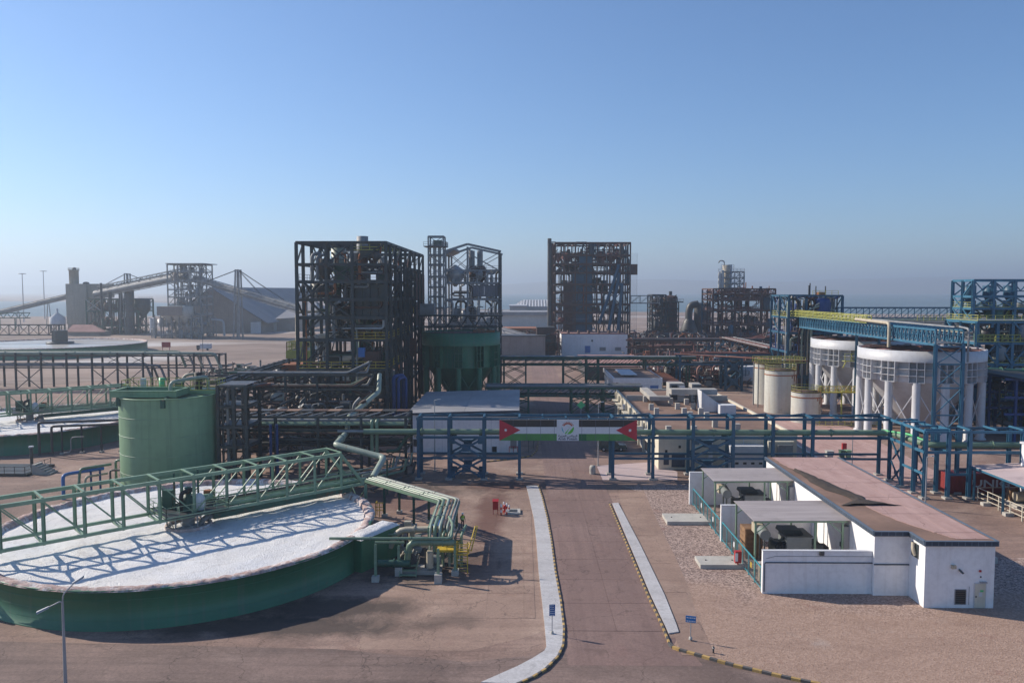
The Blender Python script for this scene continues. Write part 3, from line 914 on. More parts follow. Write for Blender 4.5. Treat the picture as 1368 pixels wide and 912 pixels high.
# dark rake bridge on the far tank
far_b = thing('rake_bridge', 'dark lattice rake bridge standing over the far tan brine tank', 'bridge', T3[0], T3[1])
for k in range(11):
    x = T3[0] - 44 + k * 4.4
    member(far_b, 'truss_post', (x, T3[1] + 4, 7.5), (x, T3[1] + 4, 12), .3, 'darkpipe')
    if k < 10:
        xbrace(far_b, (x, T3[1] + 4, 7.6), (x + 4.4, T3[1] + 4, 7.6), (x + 4.4, T3[1] + 4, 12), (x, T3[1] + 4, 12), .18, 'darkpipe')
for z in (7.5, 12):
    member(far_b, 'chord', (T3[0] - 46, T3[1] + 4, z), (T3[0] + 3, T3[1] + 4, z), .5, 'darkpipe')
MB().lathe(T3[0] + 1, T3[1] + 3, [(3.2, 4), (3.2, 9.6), (.1, 9.7)], 8, smooth=False).build('drive_housing', 'dark', far_b)
MB().lathe(T3[0] + 1, T3[1] + 3, [(5.5, 4.0), (5.5, 4.6), (.1, 4.7)], 20).build('centre_deck', 'darkpipe', far_b)

# salt box on the rim of the front tank
bx = at(500, 706, 3.3)
t = thing('overflow_box', 'green overflow box heaped with white salt on the tank rim', 'box', bx[0], bx[1])
u = Vector((math.cos(R(62)), math.sin(R(62)), 0)); n = Vector((-u.y, u.x, 0)); C = Vector((bx[0] - .1, bx[1] - .2, 0))
Q = lambda a, b, z: C + u * a + n * b + Vector((0, 0, z))
MB().hexa([Q(-3, -1, 0), Q(3, -1, 0), Q(3, 1, 0), Q(-3, 1, 0), Q(-3, -1, 3.2), Q(3, -1, 3.2), Q(3, 1, 3.2), Q(-3, 1, 3.2)]).build('box_wall', 'green_wall', t)
m = MB()
nx, ny = 22, 9
vs = []
for i in range(nx):
    for j in range(ny):
        a, b = -3.1 + 6.2 * i / (nx - 1), -1.1 + 2.2 * j / (ny - 1)
        e = min(1, 3 * min(i, nx - 1 - i) / nx * 3, 3 * min(j, ny - 1 - j) / ny * 2)
        p = Q(a, b, 3.15 + .38 * e + .14 * e * mnoise.noise((a * 1.1, b * 1.4, 3)))
        vs.append(p)
m.add(vs, [(i * ny + j, (i + 1) * ny + j, (i + 1) * ny + j + 1, i * ny + j + 1) for i in range(nx - 1) for j in range(ny - 1)], True)
m.build('salt_heap', 'salt', t)

# =================================================================== TALL GREEN TANK
GX, GY = at(228.5, 647)
GX, GY = GX, GY + .3
GR, GH = 6.45, 12.6
t = thing('storage_tank', 'tall green cylindrical tank with yellow handrails beside the salt tanks', 'tank', GX, GY)
courses = 5
for k in range(courses):
    z0, z1 = GH * k / courses, GH * (k + 1) / courses
    MB().lathe(GX, GY, [(GR - .004 * k, z0 + .006), (GR - .004 * k, z1 - .006)], 72).build('shell_course', 'green', t)
MB().lathe(GX, GY, [(GR + .02, GH), (GR + .16, GH + .03), (GR + .16, GH + .16), (GR - .1, GH + .18), (GR - .1, GH - .1), (.02, GH + .25)], 72).build('rim_ring', 'green', t)
MB().lathe(GX, GY, [(GR + .18, 0), (GR + .18, .08), (GR, .12)], 72).build('base_ring', 'green_dark', t)
for k in range(1, courses):
    z = GH * k / courses
    MB().lathe(GX, GY, [(GR - .01, z - .035), (GR + .022, z - .015), (GR + .022, z + .015), (GR - .01, z + .035)], 72).build('weld_seam', 'green_steel', t)
# open box girder trough on top
for (xa, ya, xb, yb) in ((-5.9, -4.6, 3.0, -4.6), (-5.9, -.4, 3.0, -.4), (-5.7, -4.4, -5.7, -.5), (2.8, -4.4, 2.8, -.5)):
    w = .22
    m = MB().bar((GX + xa, GY + ya, GH + .62), (GX + xb, GY + yb, GH + .62), w, .85)
    m.bar((GX + xa, GY + ya, GH + 1.07), (GX + xb, GY + yb, GH + 1.07), .42, .06)
    m.build('trough_wall', 'green', t)
MB().box(GX - 5.6, GX + 2.7, GY - 4.3, GY - .6, GH + .2, GH + .3).build('trough_floor', 'green_dark', t)
for xx in (-4.9, 1.9):
    a = math.acos(xx / (GR + .1))
    yy = -math.sin(a) * (GR + .25)
    m = MB().box(GX + xx - .25, GX + xx + .25, GY + yy - .12, GY + yy + .45, GH - 1.0, GH + .15)
    m.bar((GX + xx, GY + yy + .2, GH - .1), (GX + xx, GY - 4.4, GH + .3), .3)
    m.build('girder_bracket', 'green_dark', t)
MB().box(GX - 6.6, GX + 6.6, GY - .2, GY + 3.4, GH + .45, GH + .6).build('walkway', 'green_dark', t)
MB().bar((GX - 6.6, GY - .25, GH + .35), (GX + 6.7, GY - .25, GH + .35), .2, .5).build('walkway_edge', 'green', t)
railing(t, [(GX - 6.6, GY - .1, GH + .6), (GX + 6.6, GY - .1, GH + .6), (GX + 6.6, GY + 3.4, GH + .6), (GX - 6.6, GY + 3.4, GH + .6)], 'yelgreen', 1.35, 1.25, .07, closed=True)
vessel(t, GX - 1.8, GY + 1.8, GH + .6, GH + 2.1, .42, 'greenbright', 'flat', name='agitator_motor')
vessel(t, GX + 3.4, GY + 1.6, GH + .6, GH + 2.9, .5, 'black', 'flat', name='agitator_drive')
MB().box(GX - 4.6, GX - 4.0, GY + 1.2, GY + 1.7, GH + .6, GH + 2.1).build('covered_valve', 'offwhite', t)
MB().box(GX + .3, GX + 1.3, GY + 1.0, GY + 1.9, GH + .6, GH + 1.5).build('gear_case', 'green_dark', t)
pipe(t, [(GX + 1.2, GY - 2.4, GH + .3), (GX + 1.2, GY - 2.4, GH + 2.0), (GX + 3.4, GY - .6, GH + 2.3), (GX + 4.6, GY + 2, GH + 2.3), (GX + 4.6, GY + 2, GH + .7)], .24, 'palegreenpipe', .9, flanges=3)
pipe(t, [(GX + .6, GY + 2.8, GH + .6), (GX + .8, GY + 2.8, GH + 2.4), (GX + 2.6, GY + 3.2, GH + 2.6)], .22, 'beige', .8)

# stair trestle and pipes right of the tank
t = thing('pipe_trestle', 'dark lattice trestle tower standing against the tall green tank', 'trestle', GX + 9, GY + 1)
zt = 14.0
for x in (GX + 7.1, GX + 9.3, GX + 11.0):
    for y in (GY - 1.0, GY + 4.5):
        member(t, 'column', (x, y, 0), (x, y, zt), .42, 'dark', .42, 'ibeam')
for z in (2.6, 5.4, 8.2, 11.0, 13.8):
    for y in (GY - 1.0, GY + 4.5):
        member(t, 'beam', (GX + 6.9, y - .02, z), (GX + 11.2, y - .02, z), .28, 'dark', .3)
    member(t, 'beam', (GX + 11.0, GY - 1, z - .05), (GX + 11.0, GY + 4.5, z - .05), .24, 'dark', .3)
    member(t, 'landing', (GX + 7.1, GY + 1.7, z + .2), (GX + 11.0, GY + 1.7, z + .2), 5.0, 'darkpipe', .08)
for i, z in enumerate((0, 2.6, 5.4, 8.2, 11.0)):
    y = GY - 1.08
    a, b = (GX + 9.3, y, z + .2), (GX + 11.0, y, z + 2.6)
    member(t, 'brace', a if i % 2 else (GX + 11.0, y, z + .2), b if i % 2 else (GX + 9.3, y, z + 2.6), .14, 'dark')
    member(t, 'brace', (GX + 7.2, y + 1, z + .3), (GX + 9.2, y + 1, z + 2.5), .12, 'darkpipe')
for k, (dx, r) in enumerate(((7.5, .16), (8.1, .22), (8.7, .12), (10.0, .2), (10.5, .12))):
    pipe(t, [(GX + dx, GY - .4 + .3 * k, 0), (GX + dx, GY - .4 + .3 * k, 13.5), (GX + dx + 3, GY + 2, 13.9)], r, ('darkpipe', 'greysteel', 'brown', 'darkpipe', 'rustred')[k], flanges=2.4)

# pipes left of the tank
t = thing('pipe_group', 'bundle of dark pipes and valves left of the tall green tank', 'pipes', GX - 9, GY - 2)
xb, yb = at(135, 645)
pts0 = at(152, 600)
for k in range(6):
    x = GX - 7.6 + .12 * k; y = GY - 2 + 1.3 * k
    pipe(t, [(x, y, 0), (x, y, 2.4 + 1.1 * k), (x + 1.4, y, 2.4 + 1.1 * k)], .14 + .03 * (k % 3), ('darkpipe', 'greenpipe', 'brown', 'darkpipe', 'bluecol', 'greysteel')[k], flanges=1.5)
pipe(t, [(GX - 7.4, GY - 4.0, 3.1), (GX - 10.4, GY - 7.2, 3.1), (GX - 10.4, GY - 8.4, 3.1), (GX - 10.4, GY - 8.4, 0)], .22, 'bluebright', .5)
pipe(t, [(GX - 6.8, GY - 3.2, 3.5), (GX - 9.4, GY - 6.2, 3.5), (GX - 9.4, GY - 6.8, 0)], .18, 'greenpipe', .5, flanges=2)
pipe(t, [(GX - 7.0, GY - 3.8, 2.4), (GX - 8.8, GY - 6.0, 2.4), (GX - 8.8, GY - 6.4, 0)], .16, 'beige', .5, flanges=2)
for x, y in ((GX - 8.4, GY - 5.4), (GX - 7.6, GY - 4.6)):
    member(t, 'pipe_support', (x, y, 0), (x, y, 3.0), .2, 'bluecol')
t = thing('pipe_run', 'thin dark pipe loop on posts beside the second salt tank', 'pipe', *at(100, 608))
pz = 5.4
A, B = at(53, 608), at(165, 590)
pipe(t, [(A[0], A[1], 0), (A[0], A[1], pz), (A[0] + 18, A[1] + 4.5, pz)], .22, 'darkpipe', .4)
pipe(t, [(A[0] + 1.8, A[1] + .5, 0), (A[0] + 1.8, A[1] + .5, pz - .7), (A[0] + 19, A[1] + 4.8, pz - .7)], .2, 'darkpipe', .4)
for k in range(5):
    x = A[0] + 3.2 + 2.9 * k
    member(t, 'pipe_post', (x, A[1] + 1 + .7 * k, 0), (x, A[1] + 1 + .7 * k, pz - .8), .22, 'dark', .22, 'ibeam')
    MB().box(x - .3, x + .3, A[1] + .7 + .7 * k, A[1] + 1.3 + .7 * k, 0, .3).build('footing', 'concrete', t)
pipe(t, [(A[0] + 8, A[1] - 1, 3.3), (A[0] + 5.8, A[1] - 1, 3.2), (A[0] + 5.8, A[1] - 1, .8), (A[0] + 4.6, A[1] - 1, .6)], .09, 'greysteel', .6)
t = thing('sunken_pit', 'railed dark pit with steps beside the second salt tank', 'pit', *at(30, 628))
C0, C1 = at(-40, 633), at(58, 628)
MB().box(C0[0], C1[0], C0[1] - 1.5, C0[1] + 5.5, .01, .35).build('pit_wall', 'dark', t)
railing(t, [(C0[0], C0[1] - 1.4, .3), (C1[0] - .3, C0[1] - 1.4, .3), (C1[0] - .3, C0[1] + 5, .3)], 'darkpipe', 1.1, 1.6, .06)
m = MB()
for k in range(6):
    m.box(C1[0] + .1 + .45 * k, C1[0] + .55 + .45 * k, C0[1] - .4, C0[1] + 1.6, .004, 1.5 - .25 * k)
m.build('concrete_steps', 'concrete', t)
member(t, 'vent_pipe', (C1[0] - 2, C0[1] + 3, 0), (C1[0] - 2, C0[1] + 3, 3.4), .45, 'darkpipe', .45, 'rod')
member(t, 'vent_cap', (C1[0] - 2, C0[1] + 3, 3.4), (C1[0] - 2, C0[1] + 3, 3.6), .7, 'tankwhite', .7, 'rod')

# =================================================================== PIPE BUNDLE AND PUMP STATION
PZ = 3.9
e0, e1, e2 = at(498, 638, PZ), at(600, 667, PZ), at(588, 703, PZ)
t = thing('pipe_bundle', 'raised bundle of pale green pipes running from bridge to pump station', 'pipes', *e1)
dv = Vector((e1[0] - e0[0], e1[1] - e0[1], 0)).normalized(); nv = Vector((-dv.y, dv.x, 0))
dw = Vector((e2[0] - e1[0], e2[1] - e1[1], 0)).normalized(); nw = Vector((-dw.y, dw.x, 0))
E0, E1, E2 = (Vector((*e, PZ)) for e in (e0, e1, e2))
for k, (o, r, mt) in enumerate(((-.95, .11, 'palegreenpipe'), (-.5, .19, 'greenpipe'), (0, .17, 'palegreenpipe'), (.42, .10, 'darkpipe'), (.72, .12, 'palegreenpipe'), (1.0, .07, 'greysteel'))):
    corner = E1 + nv * o - (dv * (-o)) * .6
    pts = [E0 + nv * o, E1 + nv * o + dv * (o * .55), E2 + nw * o]
    if k < 5:
        pts.append(E2 + nw * o + dw * .6 - Vector((0, 0, 2.2 + .15 * k)))
    pipe(t, pts, r, mt, .5, flanges=4)
for o in (-1.15, 1.15):
    member(t, 'side_rail', E0 + nv * o - Vector((0, 0, .22)), E1 + nv * o - Vector((0, 0, .22)), .16, 'green_steel', .26)
    member(t, 'side_rail', E1 + nw * o - Vector((0, 0, .24)), E2 + nw * o - Vector((0, 0, .24)), .16, 'green_steel', .26)
for q in (.27, .66, 1.0):
    p = E0 + (E1 - E0) * q
    for o in (-1.1, 1.1):
        b = p + nv * o
        member(t, 'support_post', (b.x, b.y, .3), (b.x, b.y, PZ - .35), .26, 'green_dark', .26, 'ibeam')
        MB().box(b.x - .32, b.x + .32, b.y - .32, b.y + .32, .004, .38).build('footing', 'concreteblock', t)
    member(t, 'cross_beam', p + nv * -1.15 - Vector((0, 0, .45)), p + nv * 1.15 - Vector((0, 0, .45)), .2, 'green_steel', .2)
b = E2
for o in (-1.1, 1.1):
    q = b + nw * o
    member(t, 'support_post', (q.x, q.y, .3), (q.x, q.y, PZ - .35), .26, 'green_steel', .26, 'ibeam')

# pump station
ox, oy = at(540, 770)
pX = lambda px, py, z=0: at(px, py, z)
t = thing('pump_station', 'green pump station with beige motor and pipes beside the salt tank', 'pump station', *at(550, 765))
def P3(px, py, z):
    x, y = at(px, py, z)
    return (x, y, z)
yb0 = at(550, 760)[1]
pipe(t, [P3(440, 719, 3.6), P3(603, 719, 3.6), P3(605, 700, 4.4), P3(600, 690, 4.4)], .14, 'greenpipe', .4, flanges=4)
p0 = P3(607, 724, 3.2)
pipe(t, [p0, (p0[0] - 4.3, p0[1], 3.2), (p0[0] - 4.5, p0[1] + .1, 1.3)], .30, 'greenpipe', .8, n=14, flanges=1.4)
pipe(t, [(p0[0] - 7.6, p0[1] + .3, 3.05), (p0[0] - 4.8, p0[1] + .3, 3.05)], .13, 'greenpipe')
p1 = P3(600, 706, 3.2)
pipe(t, [p1, (p1[0] - 5.2, p1[1] + .2, 3.0), (p1[0] - 6.0, p1[1] + .3, 1.2)], .32, 'beige', .9, n=14, flanges=2)
pipe(t, [(p1[0] - 8.8, p1[1], 2.6), (p1[0] - 5.2, p1[1], 2.6)], .12, 'greenpipe')
pipe(t, [P3(505, 752, 1.2), P3(548, 752, 1.2)], .34, 'green_dark', .5, n=14, flanges=2)
for (px, py, z) in ((502, 776, 3.5), (585.5, 778, 3.2), (533, 768, 2.9), (608, 768, 3.3)):
    x, y = at(px, py)
    member(t, 'pipe_post', (x, y, .55), (x, y, z), .24, 'green_steel', .24, 'ibeam')
    MB().box(x - .34, x + .34, y - .34, y + .34, .004, .85 if px in (585.5, 533) else .5).build('footing', 'concreteblock', t)
# two pump sets
for (px, py, s) in ((568, 764, 1.0), (545, 735, .9)):
    x, y = at(px, py)
    MB().box(x - 2.2 * s, x + 1.6 * s, y - .8, y + .9, .02, .45).build('pump_plinth', 'concrete', t)
    m = MB().tube([(x - 1.5 * s, y - .5, 1.25), (x - 1.5 * s, y + .35, 1.25)], .85 * s, 20)
    m.tube([(x - 1.5 * s, y - .7, 1.25), (x - 1.5 * s, y - .5, 1.25)], .5 * s, 16)
    m.build('pump_casing', 'darkpipe', t)
    m = MB()
    for k in range(16):
        a = 2 * math.pi * k / 16
        m.bar((x - 1.5 * s + .92 * s * math.cos(a), y - .6, 1.25 + .92 * s * math.sin(a)), (x - 1.5 * s + .92 * s * math.cos(a), y + .4, 1.25 + .92 * s * math.sin(a)), .09)
    m.build('casing_bolts', 'beige', t)
    m = MB().tube([(x + .3 * s, y + .1, 1.2), (x + 1.5 * s, y + .1, 1.2)], .45 * s, 16)
    m.box(x + .1, x + 1.4 * s, y - .2, y + .4, .45, .8)
    m.build('pump_motor', 'transformer', t)
    m = MB().tube([(x + .55 * s, y - .75, .75), (x + .55 * s, y - .75, 2.25)], .34 * s, 14)
    m.box(x + .3 * s, x + .82 * s, y - .95, y - .5, .7, 2.35)
    m.build('belt_guard', 'beige', t)
    MB().box(x - .35, x + .35, y - .2, y + .35, 2.5, 3.1).build('junction_box', 'beige', t)
    member(t, 'box_stand', (x, y + .1, .4), (x, y + .1, 2.5), .12, 'darkpipe')
m = MB()
x, y = at(547, 770)
for k in range(4):
    m.box(x - .9, x + .7, y - .3 + .35 * k, y + .03 + .35 * k, .35 * k + .18, .35 * k + .26)
for s in (-.9, .66):
    m.bar((x + s, y - .3, .1), (x + s, y + 1.1, 1.45), .05, .2)
m.build('steps', 'green_steel', t)
for k in range(5):
    x, y = at(517 + 8 * k, 735)
    pipe(t, [(x, y, .1), (x, y, 1.2 + .35 * (k % 3)), (x + 1.0, y + .6, 1.2 + .35 * (k % 3))], .1 + .03 * (k % 2), ('darkpipe', 'greenpipe', 'greysteel')[k % 3], .3)
# valve platform
xa, ya = at(583, 766); xb, yb = at(620, 766)
MB().box(xa, xb - .6, ya, ya + 3.2, 2.1, 2.2).build('platform', 'yellow', t)
railing(t, [(xa, ya, 2.2), (xb - .6, ya, 2.2)], 'yellow', .95, 1.0, .05)
railing(t, [(xa, ya + 3.2, 2.2), (xb - .6, ya + 3.2, 2.2)], 'green_steel', .95, 1.0, .05)
for (x, y) in ((xa + .1, ya + .2), (xb - .8, ya + .2), (xa + .1, ya + 3), (xb - .8, ya + 3)):
    member(t, 'platform_post', (x, y, .3), (x, y, 2.1), .2, 'green_steel', .2, 'ibeam')
    MB().box(x - .28, x + .28, y - .28, y + .28, .004, .4).build('footing', 'concreteblock', t)
for k in range(4):
    x = xa + .5 + .6 * k
    pipe(t, [(x, ya + 1.5, .2), (x, ya + 1.5, 3.3), (x + .3, ya + 3.4, 3.7)], .13, ('greenpipe', 'palegreenpipe', 'darkpipe', 'greenpipe')[k], .3, flanges=.9)
# caged ladder at the station
xl, yl = at(617, 766)
m = MB()
for dx in (-.45, .55):
    m.bar((xl + dx, yl, .05), (xl + dx, yl, 3.1), .09)
for k in range(9):
    m.bar((xl - .45, yl, .3 + .3 * k), (xl + .55, yl, .3 + .3 * k), .05)
m.bar((xl - .6, yl, 2.15), (xl + .75, yl, 2.15), .2, .1)
for dz in (2.15, 2.6, 3.1):
    m.bar((xl - .5, yl, dz), (xl - .5, yl - .7, dz), .06)
    m.bar((xl + .7, yl, dz), (xl + .7, yl - .7, dz), .06)
    m.bar((xl - .5, yl - .7, dz), (xl + .7, yl - .7, dz), .06)
m.bar((xl + .6, yl, 2.2), (xl + 1.25, yl + .8, 4.4), .09)
m.bar((xl + .9, yl, 2.2), (xl + 1.45, yl + .8, 4.4), .09)
for k in range(6):
    q = k / 5
    m.bar((xl + .6 + .65 * q, yl + .8 * q, 2.3 + 2.1 * q), (xl + .9 + .6 * q, yl + .8 * q, 2.3 + 2.1 * q), .05)
m.build('ladder', 'yellow', t)
# blue angled chute
x, y = at(583, 738)
t = thing('blue_chute', 'bright blue angled box chute above the pump station', 'chute', x, y)
MB().bar((x, y + .6, 0), (x, y + .6, 2.2), .36).build('post', 'bluecol', t)
MB().hexa([(x - .5, y + .3, 2.0), (x + .3, y + .3, 2.0), (x + .3, y + .9, 2.0), (x - .5, y + .9, 2.0), (x - .5, y + .3, 2.7), (x + .3, y + .3, 2.7), (x + .3, y + .9, 2.7), (x - .5, y + .9, 2.7)]).build('box', 'bluebright', t)
MB().bar((x - .1, y + .6, 2.45), (x + .45, y + 2.6, 3.4), .55, .45).build('duct', 'bluebright', t)
# yellow gate frame behind the rim
x, y = at(507, 690)
t = thing('step_stand', 'small yellow railed step stand behind the crusted tank rim', 'stand', x, y)
for dx in (-.45, 0, .45):
    member(t, 'upright', (x + dx, y, 0), (x + dx, y, 1.7), .08, 'yellow')
for z in (.8, 1.2, 1.7):
    member(t, 'rung', (x - .5, y - .05, z), (x + .5, y - .05, z), .07, 'yellow')
for dx in (-.45, .45):
    member(t, 'back_upright', (x + dx, y + .9, 0), (x + dx, y + .9, 1.7), .08, 'yellow')
    member(t, 'side_rail', (x + dx, y, 1.66), (x + dx, y + .9, 1.66), .07, 'yellow')

# white elbow pipe coming down from the dark structure
t = thing('elbow_pipe', 'pale jointed pipe zigzagging down from the dark structure to the bridge', 'pipe', *at(480, 640))
pts = [(*upz(507, 500, 142)[:1], 142, upz(507, 500, 142)[1]), (upz(506, 523, 139)[0], 139, upz(506, 523, 139)[1]), (upz(466, 557, 126)[0], 126, upz(466, 557, 126)[1]), (upz(463, 578, 116)[0], 116, upz(463, 578, 116)[1]), (upz(448, 594, 106)[0], 106, upz(448, 594, 106)[1]), (upz(513, 611, 104)[0], 104, upz(513, 611, 104)[1]), (upz(498, 638, 98)[0], 98, upz(498, 638, 98)[1])]
pipe(t, pts, .42, 'palegreenpipe', .7, n=14, flanges=9)
for i in (4, 5):
    p = pts[i]
    member(t, 'pipe_prop', (p[0] + .4, p[1], 0), (p[0] + .4, p[1], p[2] - .35), .22, 'green_dark', .22, 'ibeam')

# =================================================================== SMALL STREET THINGS
# double lamp
lx, ly = at(93, 909)
ly -= 2.6; lx += 1.25
t = thing('street_lamp', 'tall grey double-armed street lamp in front of the foreground tank', 'street lamp', lx, ly)
LZ = zat(806, ly)
MB().lathe(lx, ly, [(.13, 0), (.10, 3), (.07, LZ)], 12).build('pole', 'lamp', t)
MB().box(lx - .25, lx + .25, ly - .25, ly + .25, 0, .12).build('base_plate', 'concrete', t)
pipe(t, [(lx, ly, LZ - .1), (lx + .05, ly, LZ + .5), (lx + .75, ly + .3, LZ + 1.25)], .045, 'lamp', .5)
pipe(t, [(lx, ly, LZ - .1), (lx - .1, ly - .1, LZ + .05), (lx - .8, ly - .4, LZ - .28)], .04, 'lamp', .2)
for (ax, ay, az, bx_, by, bz) in ((lx + .55, ly + .25, LZ + 1.12, lx + 1.15, ly + .5, LZ + 1.5), (lx - .7, ly - .35, LZ - .22, lx - 1.35, ly - .6, LZ - .5)):
    m = MB()
    a, b = Vector((ax, ay, az)), Vector((bx_, by, bz))
    d = (b - a).normalized(); s = d.cross(Vector((0, 0, 1))).normalized(); uu = s.cross(d)
    c = [a - s * .1 - uu * .03, a + s * .1 - uu * .03, b + s * .17 - uu * .04, b - s * .17 - uu * .04, a - s * .08 + uu * .05, a + s * .08 + uu * .05, b + s * .12 + uu * .06, b - s * .12 + uu * .06]
    hd = m.hexa(c).build('lamp_head', 'lamp', t)
    MB().hexa([p - uu * .03 for p in c[:4]] + [p - uu * .005 for p in c[:4]]).build('lens', 'lens', hd)
# direction signs
def sign(px, py, h, w, hh, mat, label, lines, yaw=0.0, name='direction_sign'):
    x, y = at(px, py)
    t = thing(name, label, 'sign', x, y)
    member(t, 'post', (x, y, 0), (x, y, h), .07, 'lamp', .07, 'rod')
    MB().lathe(x, y, [(.14, .13), (.12, .3), (.05, .32)], 10).build('footing', 'concreteblock', t)
    c, s = math.cos(yaw), math.sin(yaw)
    Lp = lambda a, b, z: (x + a * c - b * s, y + a * s + b * c, z)
    m = MB()
    m.hexa([Lp(-w / 2, -.07, h - hh), Lp(w / 2, -.07, h - hh), Lp(w / 2, -.045, h - hh), Lp(-w / 2, -.045, h - hh), Lp(-w / 2, -.07, h), Lp(w / 2, -.07, h), Lp(w / 2, -.045, h), Lp(-w / 2, -.045, h)])
    bd = m.build('sign_board', mat, t)
    r = random.Random(px)
    for i in range(lines):
        z0 = h - hh * (i + .78) / lines; z1 = h - hh * (i + .42) / lines
        m = MB()
        a = -w / 2 + .06
        while a < w / 2 - .1:
            e = min(w / 2 - .05, a + r.uniform(.05, .16))
            zz = z0 + (z1 - z0) * r.uniform(0, .25)
            m.hexa([Lp(a, -.075, zz), Lp(e, -.075, zz), Lp(e, -.071, zz), Lp(a, -.071, zz), Lp(a, -.075, z1), Lp(e, -.075, z1), Lp(e, -.071, z1), Lp(a, -.071, z1)])
            a = e + .03
        m.build('sign_lettering', 'signwhite', bd)
    return t
sign(737.5, 848, 2.5, .46, .92, 'signblue', 'narrow dark blue multi-line sign post on the pale footway', 6, .1)
sign(922.5, 855.5, 2.0, .78, .52, 'signcyan', 'small bright blue two-line sign post on the gravel', 2, -.25)
x, y = at(953, 872)
t = thing('marker_post', 'short dark stub post in the gravel by the striped kerb', 'post', x, y)
MB().lathe(x, y, [(.07, 0), (.07, .5), (.05, .53), (.01, .54)], 10).build('stub', 'darkpipe', t)
MB().lathe(x, y, [(.11, .38), (.11, .44), (.07, .45)], 10).build('collar', 'concrete', t)
# fire point
x, y = at(662, 687)
t = thing('fire_cabinet', 'red fire hose cabinet on two legs on the concrete yard', 'fire cabinet', x, y)
MB().box(x - .33, x + .33, y - .2, y + .2, .65, 1.6).build('cabinet', 'red', t)
MB().hexa([(x - .36, y - .24, 1.6), (x + .36, y - .24, 1.6), (x + .36, y + .3, 1.6), (x - .36, y + .3, 1.6), (x - .36, y - .24, 1.66), (x + .36, y - .24, 1.66), (x + .36, y + .3, 1.85), (x - .36, y + .3, 1.85)]).build('lid', 'red', t)
for dx in (-.28, .28):
    member(t, 'leg', (x + dx, y, 0), (x + dx, y, .65), .07, 'red')
x, y = at(670, 688)
for k, (dx, dy, hh) in enumerate(((-.05, 0, 1.35), (.62, .25, 1.4), (.25, 1.2, 1.3), (.9, .9, 1.0))):
    t = thing('bollard', ('red and white bollard closest to the fire hose cabinet', 'red and white bollard on the concrete slab side of the hydrant', 'red and white bollard behind the hydrant', 'short red and white bollard farthest from the fire cabinet')[k], 'bollard', x + dx, y + dy, group='bollards guarding the hydrant')
    for i in range(4):
        MB().lathe(x + dx, y + dy, [(.09, hh * i / 4), (.09, hh * (i + 1) / 4)] + ([(.02, hh + .03)] if i == 3 else []), 12).build('band', 'red' if i % 2 == 0 else 'signwhite', t)
t = thing('fire_hydrant', 'red hydrant standing between the striped bollards', 'hydrant', x + .4, y + .6)
MB().lathe(x + .4, y + .6, [(.16, 0), (.13, .08), (.13, .9), (.19, .92), (.19, 1.0), (.12, 1.1), (.02, 1.2)], 14).build('barrel', 'red', t)
MB().tube([(x + .12, y + .6, .7), (x + .68, y + .6, .7)], .08, 10).build('outlet', 'red', t)
x, y = at(684, 687)
t = thing('concrete_slab', 'flat concrete valve slab next to the red hydrant', 'slab', x, y)
MB().box(x - .9, x + 1.0, y - .1, y + 1.9, .004, .22).build('slab', 'concreteblock', t)
MB().box(x - .5, x + .6, y + .4, y + 1.4, .224, .27).build('cover', 'darkpipe', t)

